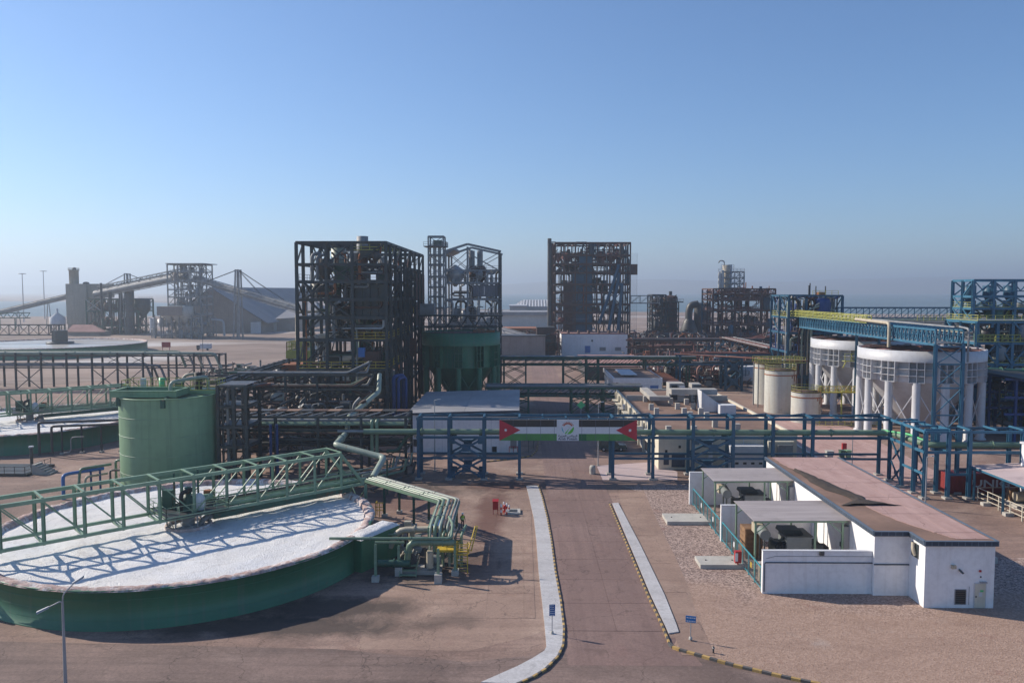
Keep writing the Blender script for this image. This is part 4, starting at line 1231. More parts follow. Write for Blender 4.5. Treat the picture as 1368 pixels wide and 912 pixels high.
# worker
def person(px, py, label, face=0.0):
    x, y = at(px, py)
    t = thing('person', label, 'person', x, y)
    c, s = math.cos(face), math.sin(face)
    J = {  # joint: (x, y, z, radius)
        'pelvis': (0, 0, .95, .15), 'waist': (0, 0, 1.12, .14), 'chest': (0, .01, 1.33, .165), 'neck': (0, .01, 1.50, .06), 'head': (0, -.01, 1.62, .095), 'crown': (0, 0, 1.72, .07),
        'hipL': (-.10, 0, .88, .10), 'kneeL': (-.12, -.04, .50, .07), 'ankL': (-.13, .02, .10, .05), 'toeL': (-.14, -.14, .05, .045),
        'hipR': (.10, 0, .88, .10), 'kneeR': (.13, -.02, .50, .07), 'ankR': (.14, .06, .10, .05), 'toeR': (.16, -.10, .05, .045),
        'shL': (-.20, 0, 1.42, .075), 'elL': (-.27, .02, 1.15, .05), 'wrL': (-.24, -.14, .96, .037), 'haL': (-.23, -.20, .90, .04),
        'shR': (.20, 0, 1.42, .075), 'elR': (.28, .04, 1.15, .05), 'wrR': (.29, -.06, .92, .037), 'haR': (.29, -.09, .84, .04)}
    E = [('pelvis', 'waist'), ('waist', 'chest'), ('chest', 'neck'), ('neck', 'head'), ('head', 'crown'), ('pelvis', 'hipL'), ('hipL', 'kneeL'), ('kneeL', 'ankL'), ('ankL', 'toeL'), ('pelvis', 'hipR'), ('hipR', 'kneeR'), ('kneeR', 'ankR'), ('ankR', 'toeR'), ('chest', 'shL'), ('shL', 'elL'), ('elL', 'wrL'), ('wrL', 'haL'), ('chest', 'shR'), ('shR', 'elR'), ('elR', 'wrR'), ('wrR', 'haR')]
    names = list(J)
    vs = [(J[k][0] * c - J[k][1] * s, J[k][0] * s + J[k][1] * c, J[k][2]) for k in names]
    es = [(names.index(a), names.index(b)) for a, b in E]
    for side in 'LR':   # five fingers rooted in each hand
        hx, hy, hz_ = vs[names.index('ha' + side)]
        for f in range(5):
            o = (f - 2) * .017
            L = (.05, .075, .085, .08, .06)[f]
            vs.append((hx + o * c, hy + o * s, hz_ - .03)); vs.append((hx + o * 1.2 * c, hy + o * 1.2 * s - .02, hz_ - .03 - L))
            es += [(names.index('ha' + side), len(vs) - 2), (len(vs) - 2, len(vs) - 1)]
    me = bpy.data.meshes.new('body')
    me.from_pydata(vs, es, [])
    o = bpy.data.objects.new('body', me)
    COL.objects.link(o)
    o.parent = t
    sk = o.modifiers.new('skin', 'SKIN')
    o.modifiers.new('sub', 'SUBSURF').levels = 1
    bm = bmesh.new(); bm.from_mesh(me)
    ly_ = bm.verts.layers.skin.verify()
    bm.verts.ensure_lookup_table()
    for i, v in enumerate(bm.verts):
        r = J[names[i]][3] if i < len(names) else .009
        v[ly_].radius = (r, r * (.75 if i in (0, 1, 2) else 1))
        v[ly_].use_root = i == 0
    bm.to_mesh(me); bm.free()
    dg = bpy.context.evaluated_depsgraph_get()
    ev = bpy.data.meshes.new_from_object(o.evaluated_get(dg))
    o.modifiers.clear()
    o.data = ev
    ev.materials.clear()
    for k in ('navy', 'skin'): ev.materials.append(M[k])
    for p in ev.polygons:
        z = p.center.z
        p.material_index = 1 if z > 1.5 or (z < .93 and abs(p.center.x * c + p.center.y * s) > .2 and z > .72) else 0
        p.use_smooth = True
    V = lambda a, b, z: (x + a * c - b * s, y + a * s + b * c, z)
    m = MB()
    n = 16
    prof = [(.19, .145, .98), (.20, .155, 1.15), (.225, .17, 1.33), (.19, .13, 1.46)]
    vv = [V(rx * math.cos(2 * math.pi * j / n), ry * math.sin(2 * math.pi * j / n) + .01, z) for rx, ry, z in prof for j in range(n)]
    m.add(vv, [(i * n + j, i * n + (j + 1) % n, (i + 1) * n + (j + 1) % n, (i + 1) * n + j) for i in range(3) for j in range(n)], True)
    ve = m.build('vest', 'hivis', t)
    m = MB()
    vv = [V(rx * math.cos(2 * math.pi * j / n), ry * math.sin(2 * math.pi * j / n) + .01, z) for rx, ry, z in ((.208, .162, 1.10), (.212, .166, 1.16)) for j in range(n)]
    m.add(vv, [(j, (j + 1) % n, n + (j + 1) % n, n + j) for j in range(n)], True)
    m.build('reflective_band', 'signwhite', ve)
    MB().lathe(x, y, [(.17, 1.665), (.125, 1.68), (.12, 1.73), (.085, 1.79), (.02, 1.81)], 16).build('helmet', 'helmet', t)
    for a in (-.035, .035):
        q = V(a, -.105, 1.635)
        MB().lathe(q[0], q[1], [(.001, q[2] - .012), (.012, q[2]), (.001, q[2] + .012)], 6).build('eye', 'black', t)
    q = V(0, -.115, 1.605)
    MB().lathe(q[0], q[1], [(.018, q[2] - .02), (.012, q[2]), (.004, q[2] + .03)], 6).build('nose', 'skin', t)
    return t
person(618, 705, 'worker in yellow-green vest and white helmet beside the pump station', .5)

# =================================================================== WHITE SUBSTATION
_before = set(o.name for o in COL.objects)
SHIFT = -1.5
BX0, BX1, BY0, BY1, BZ = 31.2, 40.2, 71.0, 102.2, 5.8
FX0, FY0 = 34.3, 68.3
t = thing('substation_building', 'long white flat-roofed substation with dark fascia and pink roof', 'building', 36, 85)
SUB = t
def wall_panel(px0, px1, py0, py1, z1=BZ - .35, name='wall', mat='white'):
    return MB().box(px0, px1, py0, py1, 0, z1).build(name, mat, t)
wall_panel(BX0, BX1, BY0, BY1)
wall_panel(FX0, BX1 - .002, FY0, BY0 - .002)
# fascia made of ribbed panels
def fascia(a, b, z0, z1, out, pitch=.55, nm='fascia_panel'):
    a, b = Vector((*a, 0)), Vector((*b, 0))
    L = (b - a).length
    n = max(1, int(L / pitch))
    d = (b - a) / n
    for i in range(n):
        p, q = a + d * i, a + d * (i + 1)
        e = d.normalized() * .03
        zz = Vector((0, 0, (z0 + z1) / 2))
        member(t, nm, p + e + zz, q - e + zz, .16, 'fascia', z1 - z0)
    m = MB()
    for i in range(n + 1):
        p = a + d * i
        m.bar(p + Vector((0, 0, z0)) + out * .06, p + Vector((0, 0, z1)) + out * .06, .07)
    m.bar(a + Vector((0, 0, z1 + .03)), b + Vector((0, 0, z1 + .03)), .26, .05)
    m.build('fascia_ribs', 'fascialip', t)
o = .12
fascia((BX0 - o, BY1 + o), (BX0 - o, BY0 - o), BZ - .38, BZ, Vector((-1, 0, 0)))
fascia((BX0 - o, BY0 - o), (FX0 - o, BY0 - o), BZ - .38, BZ, Vector((0, -1, 0)))
fascia((FX0 - o, BY0 - o), (FX0 - o, FY0 - o), BZ - .38, BZ, Vector((-1, 0, 0)))
fascia((FX0 - o, FY0 - o), (BX1 + o, FY0 - o), BZ - .38, BZ, Vector((0, -1, 0)))
fascia((BX1 + o, FY0 - o), (BX1 + o, BY1 + o), BZ - .38, BZ, Vector((1, 0, 0)))
# roof: pink screed bays with a stripped brown strip along the edge
rf = MB().poly([(FX0 - .05, FY0 - .05), (BX1 + .05, FY0 - .05), (BX1 + .05, BY1 + .05), (BX0 - .05, BY1 + .05), (BX0 - .05, BY0 - .05), (FX0 - .05, BY0 - .05)], BZ - .35, BZ + .02).build('roof', 'asphaltroof', t)
yy = [70.6, 76.5, 82.6, 88.8, 95.2, 102.1]
r = random.Random(3)
edge = [(37.2, 68.7), (36.3, 70.6), (35.0, 73.4), (34.2, 76.5), (33.9, 79.4), (34.4, 82.6), (33.4, 85.8), (33.0, 88.8), (32.8, 92), (32.3, 95.2), (31.9, 98), (31.9, 102.1)]
def edge_x(y):
    for (xa, ya), (xb, yb) in zip(edge, edge[1:]):
        if ya <= y <= yb: return xa + (xb - xa) * (y - ya) / (yb - ya)
    return edge[-1][0]
for k, (ya, yb) in enumerate(zip([68.8] + yy, yy)):
    n = 14
    L = [(edge_x(ya + .04 + (yb - ya - .08) * i / n) + .16 * mnoise.noise((ya + i * .55, 3, 1)) + .06 * mnoise.noise((ya * 3 + i * 2.1, 7, 1)), ya + .04 + (yb - ya - .08) * i / n) for i in range(n + 1)]
    xm = 37.6
    MB().poly([(xm - .02, ya + .04), (xm - .02, yb - .04)] + L[::-1], BZ + .02, BZ + .05).build('roof_bay', 'roofpink', rf)
    MB().poly([(xm + .02, ya + .04), (40.0, ya + .04), (40.0, yb - .04), (xm + .02, yb - .04)], BZ + .02, BZ + .05).build('roof_bay', 'roofpink', rf)
# door, vent, lights, camera on the front
def fbox(nm, px, py, w, h, d, mat, y=FY0):
    x, z = upz(px, py, y + SHIFT)
    return MB().box(x - w / 2, x + w / 2, y - d, y - .002, z - h / 2, z + h / 2).build(nm, mat, t)
x, z = upz(1308.5, 797, FY0 + SHIFT)
MB().box(x - .52, x + .52, FY0 - .06, FY0 - .003, .05, 2.22).build('door_frame', 'offwhite', t)
dr = MB().box(x - .44, x + .44, FY0 - .10, FY0 - .062, .08, 2.14).build('door', 'cream', t)
MB().box(x - .02, x + .26, FY0 - .115, FY0 - .102, 1.45, 1.62).build('exit_sticker', 'greenbright', dr)
MB().box(x - .12, x + .16, FY0 - .112, FY0 - .102, 1.05, 1.4).build('notice', 'offwhite', dr)
MB().box(x - .40, x - .33, FY0 - .16, FY0 - .102, .98, 1.12).build('handle', 'black', dr)
MB().box(x - .05, x + .5, FY0 - .25, FY0 - .003, 2.26, 2.34).build('door_hood', 'lamp', t)
x, z = upz(1282.5, 801, FY0 + SHIFT)
vf = MB().box(x - .5, x + .5, FY0 - .05, FY0 - .003, .32, 1.66).build('vent_frame', 'lamp', t)
MB().box(x - .43, x + .43, FY0 - .07, FY0 - .052, .38, 1.6).build('vent_opening', 'black', vf)
for k in range(7):
    member(t, 'vent_louvre', (x - .43, FY0 - .08, .47 + .17 * k), (x + .43, FY0 - .08, .47 + .17 * k), .02, 'darkpipe', .09)
fbox('flood_light', 1273, 756, .34, .3, .25, 'beige')
MB().tube([(upz(1281, 760, FY0 + SHIFT)[0], FY0 - .05, upz(1281, 760, FY0 + SHIFT)[1]), (upz(1284, 764, FY0 + SHIFT)[0], FY0 - .35, upz(1284, 764, FY0 + SHIFT)[1])], .09, 10).build('camera_housing', 'darkpipe', t)
fbox('red_lamp', 1309, 762, .16, .16, .12, 'red')
fbox('socket_box', 1310, 770, .1, .12, .06, 'darkpipe')
pipe(t, [(upz(1294, 800, FY0 + SHIFT)[0], FY0 - .04, 1.9), (upz(1294, 800, FY0 + SHIFT)[0], FY0 - .04, .3)], .02, 'lamp')
# torn duct opening on the step face
MB().box(FX0 - .10, FX0 - .004, 69.4, 70.5, 3.9, 5.1).build('torn_opening', 'dark', t)
MB().tube(bend([(FX0 - .14, 69.7, 4.1), (FX0 - .3, 69.8, 4.6), (FX0 - .2, 70.0, 5.15)], .2), .17, 9).build('insulation_roll', 'beige', t)
# tarpaulin on the roof edge
m = MB()
vs = []
nx, ny = 10, 46
for j in range(ny):
    y = 79.3 + 15.5 * j / (ny - 1)
    wv = .35 + .75 * math.sin(math.pi * min(1, (j + 3) / ny)) + .25 * mnoise.noise((j * .2, 0, 2))
    if j < 5: wv += (5 - j) * .55
    xc = edge_x(y) - .05 - .1 * (j < 5)
    for i in range(nx):
        q = i / (nx - 1) - .5
        h = .04 + .16 * max(0, math.cos(q * math.pi)) + .09 * mnoise.noise((i * .7, j * .35, 5)) + (.14 * abs(mnoise.noise((i * 1.1, j * .9, 8))) if j < 7 else 0)
        vs.append((xc + q * wv * 1.9 + (.8 if j < 5 else 0) * (1 - j / 5), y + .25 * mnoise.noise((i * .6, j * .2, 9)), BZ + .06 + max(0, h if 0 < i < nx - 1 else .0)))
m.add(vs, [(j * nx + i, j * nx + i + 1, (j + 1) * nx + i + 1, (j + 1) * nx + i) for j in range(ny - 1) for i in range(nx - 1)], True)
tp = m.build('tarpaulin', 'tarp')
tag(tp, 'crumpled dark brown tarpaulin lying on the pink substation roof', 'tarpaulin')

# compound walls
WX = 21.5
def cwall(label, x0, x1, y0, y1, h, cap=True):
    w = thing('compound_wall', label, 'wall', (x0 + x1) / 2, (y0 + y1) / 2)
    MB().box(x0, x1, y0, y1, 0, h).build('wall', 'white', w)
    if cap:
        MB().box(x0 - .02, x1 + .0, y0 - .03, y1 + .03, h, h + .07).build('coping', 'offwhite', w)
    return w
w = cwall('white compound wall with conduit in front of the transformer bays', WX, BX0 - .02, 71.35, 71.7, 3.85)
pipe(w, [(WX + .15, 71.3, 0.2), (WX + .15, 71.3, 2.85), (FX0 - .3, 70.85 if False else 71.3, 2.85)], .05, 'fascia', .15)
pipe(w, [(WX + .3, 71.33, 3.2), (WX + 1.1, 71.33, 3.42), (BX0, 71.33, 3.42)], .015, 'darkpipe', .15)
x, z = upz(1097, 738, 71.35 + SHIFT)
MB().box(x - .2, x + .2, 71.1, 71.34, z - .18, z + .18).build('wall_lamp', 'darkpipe', w)
member(SUB, 'conduit', (BX0 - .02, 70.92, 2.85), (FX0 - .05, 70.92, 2.85), .09, 'fascia')
x, z = upz(1163, 760, 71.0)
cwall('white middle wall between the two transformer bays', WX, BX0 - .02, 86.2, 86.55, 3.9)
cwall('white end wall behind the far transformer bay', WX - .3, BX0 - .02, 100.9, 101.25, 4.1)
MB_f = None
# teal railings
for i, (ya, yb, lab) in enumerate(((72, 86, 'teal railing fence closing the near transformer bay'), (87, 100.6, 'teal railing fence closing the far transformer bay'))):
    f = thing('railing_fence', lab, 'fence', WX + .1, (ya + yb) / 2, group='teal transformer bay fences')
    n = 7
    for k in range(n + 1):
        y = ya + (yb - ya) * k / n
        member(f, 'fence_post', (WX + .1, y, 0), (WX + .1, y, 2.15), .09, 'teal')
    member(f, 'top_rail', (WX + .1, ya, 2.15), (WX + .1, yb, 2.15), .09, 'teal')
    member(f, 'bottom_rail', (WX + .1, ya, .25), (WX + .1, yb, .25), .06, 'teal')
    m = MB()
    y = ya + .2
    while y < yb:
        m.bar((WX + .1, y, .25), (WX + .1, y, 2.12), .022)
        y += .22
    m.build('fence_mesh', 'transformer', f)
    for k in (1, 4):
        y = ya + (yb - ya) * (k + .5) / n
        MB().box(WX + .02, WX + .05, y - .18, y + .18, 1.1, 1.6).build('warning_plate', 'signwhite' if k == 4 else ('yellow' if i == 0 else 'signwhite'), f)
# shelters
def shelter(label, y0, y1, z):
    s = thing('shelter', label, 'shelter', 27, (y0 + y1) / 2, group='transformer shelters')
    x0, x1 = WX + .5, BX0 + .3
    n = 10
    for k in range(n):
        ya, yb = y0 + (y1 - y0) * k / n, y0 + (y1 - y0) * (k + 1) / n
        m = MB()
        za = z + .12 * (yb - y0) / (y1 - y0)
        m.hexa([(x0, ya + .02, z - .05 + .012 * (k % 2)), (x1, ya + .02, z + .02), (x1, yb - .005, z + .02), (x0, yb - .005, z - .05), (x0, ya + .02, z - .01), (x1, ya + .02, z + .06), (x1, yb - .005, z + .075), (x0, yb - .005, z + .005)])
        m.build('roof_sheet', 'shelter', s)
    for y in (y0 + .25, y1 - .25):
        member(s, 'roof_beam', (x0 + .1, y, z - .17), (x1 - .6, y, z - .10), .12, 'green_steel', .2)
        for x in (x0 + .25, x1 - 3.6, x1 - 1.0):
            member(s, 'post', (x, y, 0), (x, y, z - .2), .16, 'green_steel', .16)
        member(s, 'knee_brace', (x0 + .25, y, z - 1.3), (x0 + 1.6, y, z - .25), .09, 'green_steel')
        member(s, 'knee_brace', (x1 - 1.0, y, z - 1.3), (x1 - 2.2, y, z - .25), .09, 'green_steel')
    for k in range(7):
        x = x0 + .6 + (x1 - x0 - 1.2) * k / 6
        member(s, 'purlin', (x, y0 + .1, z - .09), (x, y1 - .1, z - .09), .07, 'green_steel', .06)
    return s
shelter('grey sheet shelter on green posts over the near transformer', 76.0, 83.2, 5.25)
shelter('grey sheet shelter on green posts over the far transformer', 91.8, 98.4, 5.25)
# transformers
def transformer(label, y0, x0):
    s = thing('transformer', label, 'transformer', x0 + 4, y0 + 1.5, group='power transformers in bays')
    MB().box(x0 + 1.8, x0 + 6.4, y0 - .3, y0 + 3.3, .004, .3).build('plinth', 'concrete', s)
    tk = MB()
    tk.box(x0 + 2.6, x0 + 5.0, y0, y0 + 2.6, .3, 3.2)
    tk.build('tank', 'transformer', s)
    MB().box(x0 + 2.5, x0 + 5.1, y0 - .1, y0 + 2.7, 3.2, 3.3).build('tank_lid', 'transdark', s)
    MB().hexa([(x0 + 2.3, y0 + .6, 3.3), (x0 + 4.4, y0 + .6, 3.3), (x0 + 4.4, y0 + 2.6, 3.3), (x0 + 2.3, y0 + 2.6, 3.3), (x0 + 2.4, y0 + .9, 3.62), (x0 + 4.2, y0 + .9, 3.62), (x0 + 4.2, y0 + 2.6, 3.62), (x0 + 2.4, y0 + 2.6, 3.62)]).build('cable_box', 'transdark', s)
    for side in (0, 1):
        for k in range(9):
            y = y0 + .15 + .28 * k
            xa, xb = (x0 + 1.6, x0 + 2.55) if side == 0 else (x0 + 5.05, x0 + 6.2)
            block(s, 'radiator_fin', xa, xb, y, y + .07, .6, 2.3, 'transdark')
    for k in range(2):
        x = x0 + 1.55 + .62 * k
        MB().box(x - .2, x + .3, y0 - .75, y0 - .25, .3, 1.85).build('control_cabinet', 'transformer', s)
        MB().box(x - .12, x + .14, y0 - .77, y0 - .752, 1.0, 1.5).build('cabinet_plate', 'offwhite', s)
    MB().box(x0 + 5.2, x0 + 5.7, y0 - .8, y0 - .2, .3, 1.5).build('control_cabinet', 'transformer', s)
    MB().box(x0 + 5.6, x0 + 6.8, y0 + .3, y0 + 1.6, .3, 2.1).build('cooler', 'black', s)
    MB().tube([(x0 + .6, y0 + .2, 3.3), (x0 + .6, y0 + 2.2, 3.55)], .52, 18).build('conservator_drum', 'transformer', s)
    MB().hexa([(x0 - .1, y0 + 1.4, 3.1), (x0 + .7, y0 + 1.4, 3.1), (x0 + .7, y0 + 2.5, 3.1), (x0 - .1, y0 + 2.5, 3.1), (x0 - .1, y0 + 1.4, 4.0), (x0 + .7, y0 + 1.4, 4.0), (x0 + .7, y0 + 2.5, 4.0), (x0 - .1, y0 + 2.5, 4.0)]).build('drum_cover', 'beige', s)
    for dy in (.5, 2.0):
        member(s, 'drum_stand', (x0 + .6, y0 + dy, .3), (x0 + .6, y0 + dy, 2.9), .12, 'transdark')
    pipe(s, [(x0 + 1.0, y0 + .3, 3.1), (x0 + 1.8, y0 + .5, 2.6), (x0 + 2.7, y0 + .8, 2.9)], .11, 'transdark', .3)
    for k in range(4):
        pipe(s, [(x0 + 1.4 + .3 * k, y0 - .1, 1.9), (x0 + 1.7 + .3 * k, y0 + .3, 2.4 + .1 * k), (x0 + 2.6, y0 + .6, 2.5)], .06, 'black', .2)
    return s
transformer('grey transformer with dark radiators under the near shelter', 77.6, WX + 1.6)
transformer('grey transformer with dark radiators under the far shelter', 93.2, WX + 1.9)
# bits in the bays
x, y = at(996, 752)
t = thing('timber_crate', 'brown timber crate standing inside the near transformer bay', 'crate', 23.0, 81.5)
for k in range(6):
    block(t, 'plank', 22.6, 24.3, 80.6, 80.66, .1 + .5 * k, .54 + .5 * k, 'wood')
    block(t, 'plank', 22.54, 22.59, 80.68, 82.6, .1 + .5 * k, .54 + .5 * k, 'wood')
MB().box(22.6, 24.25, 80.67, 82.5, .05, 3.05).build('crate_body', 'wood', t)
for i, (xx, y0, y1, lab) in enumerate(((31.0, 74.3, 75.0, 'grey upright cable duct on substation wall, near bay'), (31.0, 89.6, 90.4, 'grey upright cable duct on substation wall, far bay'))):
    t = thing('cable_duct', lab, 'duct', xx, y0, group='cable ducts on the substation wall')
    MB().box(30.65, 31.17, y0 + 2, y1 + 2, 0, 4.6).build('duct', 'greyroof', t)
    MB().box(30.5, 30.64, y0 + 2.2, y0 + 2.6, 2.6, 3.0).build('alarm_lamp', 'red' if i else 'darkpipe', t)
x, y = at(986, 752)
t = thing('extinguisher_box', 'red and white extinguisher box hung on the teal railing', 'extinguisher box', x - .4, y)
MB().box(x - .75, x - .15, y - .25, y + .25, .6, 1.75).build('case', 'red', t)
MB().box(x - .78, x - .5, y - .262, y - .252, .8, 1.6).build('white_band', 'signwhite', t)
MB().box(x - .5, x - .4, y - .1, y + .1, 0, .6).build('stand', 'red', t)
x, y = at(1000, 758)
t = thing('meter_box', 'beige meter box at the corner of the compound wall', 'meter box', 22.2, 73.5)
MB().box(21.75, 22.5, 73.0, 73.5, .5, 2.1).build('case', 'beige', t)
MB().box(21.72, 22.53, 72.95, 73.55, 2.1, 2.2).build('lid', 'concrete', t)
member(t, 'stand', (22.1, 73.25, 0), (22.1, 73.25, .5), .2, 'darkpipe')
# slabs on gravel
for (px, py, wd, dp, lab) in ((889, 701, 5.4, 3.4, 'long concrete slab on gravel beside the far bay fence'), (933, 759.5, 4.6, 2.6, 'long concrete slab on gravel beside the near bay fence')):
    x, y = at(px, py)
    t = thing('concrete_slab', lab, 'slab', x, y, group='concrete slabs on the gravel')
    MB().hexa([(x + .2, y, .0), (x + wd, y, .0), (x + wd, y + dp, .0), (x + .2, y + dp, .0), (x + .2, y, .42), (x + wd, y, .42), (x + wd, y + dp, .42), (x + .2, y + dp, .42)]).build('slab', 'concreteblock', t)
    for k in range(2):
        member(t, 'lifting_eye', (x + 1 + k * (wd - 2), y + dp / 2, .42), (x + 1 + k * (wd - 2), y + dp / 2, .5), .12, 'darkpipe')

for o_ in list(COL.objects):
    if o_.name not in _before and o_.parent is None and 'slab' not in o_.name:
        o_.location.y += SHIFT

# =================================================================== BLUE PIPE RACK
def bent(t, x, y0, y1, zt, mat, zl=None, w=.42):
    for y in (y0, y1):
        member(t, 'column', (x, y, .25), (x, y, zt), w, mat, w, 'ibeam')
        MB().box(x - .5, x + .5, y - .5, y + .5, .004, .25).build('footing', 'concrete', t)
    member(t, 'cross_beam', (x, y0, zt + .15), (x, y1, zt + .15), .3, mat, .26)
    if zl:
        member(t, 'cross_beam', (x, y0, zl - .1), (x, y1, zl - .1), .28, mat, .3)
YF, YB = 112.6, 116.0
t = thing('pipe_rack', 'blue steel pipe rack crossing the road behind the banner', 'pipe rack', 20, 114)
RACK = t
ZT, ZM, ZL = 8.75, 6.1, 3.1
xs = [xat(p, YF) for p in (558, 599, 646, 694, 820, 874, 928, 982, 1035.5, 1089)] + [52.3]
for i, x in enumerate(xs):
    bent(t, x, YF, YB, ZT, 'blue', ZM)
for y in (YF, YB):
    member(t, 'top_beam', (xs[0] - .3, y - .05, ZT), (xs[-1] + .2, y - .05, ZT), .22, 'blue', .34)
    member(t, 'pipe_beam', (xs[0] - .3, y - .06, ZM), (xs[-1] + .2, y - .06, ZM), .22, 'blue', .36)
    for a, b in ((0, 3), (4, 10)):
        member(t, 'tie_beam', (xs[a], y - .04, ZL), (xs[b], y - .04, ZL), .2, 'blue', .3)
for x0, x1 in zip(xs, xs[1:]):       # plan bracing on top
    m = MB().bar((x0, YF, ZT + .32), (x1, YB, ZT + .32), .14)
    m.build('plan_brace', 'blue', t)
    n = max(1, int((x1 - x0) / 3))
    for k in range(1, n):
        x = x0 + (x1 - x0) * k / n
        member(t, 'cross_beam', (x, YF, ZT + .12), (x, YB, ZT + .12), .2, 'blue', .2)
for i in (1, 6):
    for y in (YF - .06, YB + .06):
        a, b = xs[i] + .1, xs[i + 1] - .1
        xbrace(t, (a, y, ZL + .2), (b, y, ZL + .2), (b, y, ZM - .2), (a, y, ZM - .2), .28, 'blue', gusset=1.0)
        xbrace(t, (a, y, .35), (b, y, .35), (b, y, ZL - .2), (a, y, ZL - .2), .28, 'blue', gusset=1.0)
        for (gx, gz) in ((a + .35, .7), (b - .35, .7), (a + .3, ZM - .5), (b - .3, ZM - .5)):
            MB().box(gx - .45, gx + .45, y - .05, y + .05, gz - .45, gz + .45).build('gusset_plate', 'blue', t)
    for zz in (.4,):
        pass
xe = xs[-1]
for k, (dy, r, mt, dz) in enumerate(((.9, .40, 'greenpipe', .62), (1.9, .22, 'greysteel', .45), (2.6, .16, 'palegreenpipe', .38), (3.0, .12, 'darkpipe', .34))):
    pts = [(xs[0] - 12, YF + dy, ZM + dz), (xe + .4 + .5 * k, YF + dy, ZM + dz), (xe + 1.2 + .6 * k, 104.6 + .3 * k, ZM + dz), (130, 104.6 + .6 * k, ZM + dz)]
    if k == 0:
        pts = [(xs[0] - 8, YF + dy, ZM + dz)] + pts[1:]
    pipe(t, pts, r, mt, 1.2, n=14, flanges=9)
pipe(t, [(xe - .5, YF + 1.4, ZM + .9), (xe + 1.2, 109.6, ZM + 1.1), (xe + 2.0, 105.6, ZM + .7)], .16, 'greenbright', .6)
# lamp bracket
# the rack's dog leg and eastern branch
t = thing('pipe_rack', 'blue steel pipe rack branch stepping forward beside the container', 'pipe rack', 60, 104)
legs = [(xs[-1], 105.8), (xs[-1], 102.7), (56.9, 111.6)]
for (x, y) in ((52.3, 108.9), (52.3, 105.6), (52.3, 102.7), (55.2, 111.0), (55.3, 105.6), (55.3, 102.7), (58.0, 105.6), (58.0, 102.7), (64.8, 105.6), (64.8, 102.7), (71.5, 105.6), (71.5, 102.7), (79, 105.6), (79, 102.7)):
    member(t, 'column', (x, y, .25), (x, y, ZT), .44, 'blue2' if y < 109 else 'blue', .44, 'ibeam')
    MB().box(x - .5, x + .5, y - .5, y + .5, .004, .26).build('footing', 'concrete', t)
for z, h in ((ZT, .34), (ZM, .36)):
    member(t, 'beam', (52.3, 102.4, z), (52.3, YF, z), .22, 'blue2', h)
    member(t, 'beam', (55.3, 102.4, z - .01), (55.3, YF + .5, z - .01), .22, 'blue2', h)
    member(t, 'beam', (52.0, 102.64, z + .01), (90, 102.64, z + .01), .22, 'blue2', h)
    member(t, 'beam', (55.2, 105.64, z + .01), (90, 105.64, z + .01), .22, 'blue', h)
for x in (55.4, 58, 61.4, 64.8, 68, 71.5, 75, 79):
    member(t, 'cross_beam', (x, 102.7, ZT + .28), (x, 105.7, ZT + .28), .22, 'blue2', .22)
for y in (103, 105.6, 108.9, 111):
    member(t, 'cross_beam', (52.3, y, ZT + .27), (55.3, y, ZT + .27), .22, 'blue2', .22)
member(t, 'tie_beam', (52.3, 102.7, 3.2), (52.3, 108.9, 3.2), .2, 'blue2', .3)
member(t, 'tie_beam', (55.3, 102.7, 3.2), (58, 102.66, 3.2), .2, 'blue2', .3)
member(t, 'tie_beam', (58, 105.66, 3.2), (79, 105.66, 3.2), .2, 'blue', .4)
for x in (52.3, 55.3):
    for z0, z1 in ((.3, 3.0), (3.2, 5.9)):
        xbrace(t, (x, 109, z0), (x, YF - .5, z0), (x, YF - .5, z1), (x, 109, z1), .18, 'blue', gusset=.5)

# banner
BXa, BXb = xat(667, YF - .35), xat(852, YF - .35)
by = YF - .42
t = thing('banner', 'long flag banner with round logo hung on the blue rack', 'banner', (BXa + BXb) / 2, by)
za, zb = 5.72, 8.72
W = BXb - BXa; Hh = zb - za
bd = MB().box(BXa, BXb, by, by + .08, za, zb).build('backing_board', 'fwhite', t)
def strip_quad(pts, d, nm, mat, parent):
    n = len(pts)
    m = MB().add([(BXa + u * W, by - d, za + v * Hh) for u, v in pts], [tuple(range(n))])
    m.add([(BXa + u * W, by - d + .004, za + v * Hh) for u, v in pts], [tuple(range(n))[::-1]])
    return m.build(nm, mat, parent)
cu0, cu1 = .418, .578
for (u0, u1) in ((.0, cu0), (cu1, 1.0)):
    strip_quad([(u0, .655), (u1, .655), (u1, 1), (u0, 1)], .008, 'black_band', 'fblack', t)
    strip_quad([(u0, 0), (u1, 0), (u1, .33), (u0, .33)], .008, 'green_band', 'fgreen', t)
    strip_quad([(u0, .33), (u1, .33), (u1, .655), (u0, .655)], .008, 'white_band', 'fwhite', t)
strip_quad([(cu1 + .002, 0.01), (cu1 + .055, 0.01), (cu1 + .055, .325), (cu1 + .002, .325)], .012, 'green_patch', 'fgreen2', t)
def star(cu, cv, rr):
    pts = []
    for k in range(14):
        r_ = rr if k % 2 == 0 else rr * .5
        a = math.pi / 2 + k * math.pi / 7
        pts.append((cu + r_ * math.cos(a) * Hh / W, cv + r_ * math.sin(a)))
    return pts
for tri, sc in (([(0, 0), (.153, .5), (0, 1)], .046), ([(1, 0), (1, 1), (.847, .5)], .95)):
    tr = strip_quad(tri, .016, 'red_triangle', 'fred', t)
    strip_quad(star(sc, .5, .085), .022, 'star', 'signwhite', tr)
lp = strip_quad([(cu0, 0), (cu1, 0), (cu1, 1), (cu0, 1)], .014, 'logo_panel', 'fwhite', t)
lcu, lcv, lr = (cu0 + cu1) / 2, .60, .29
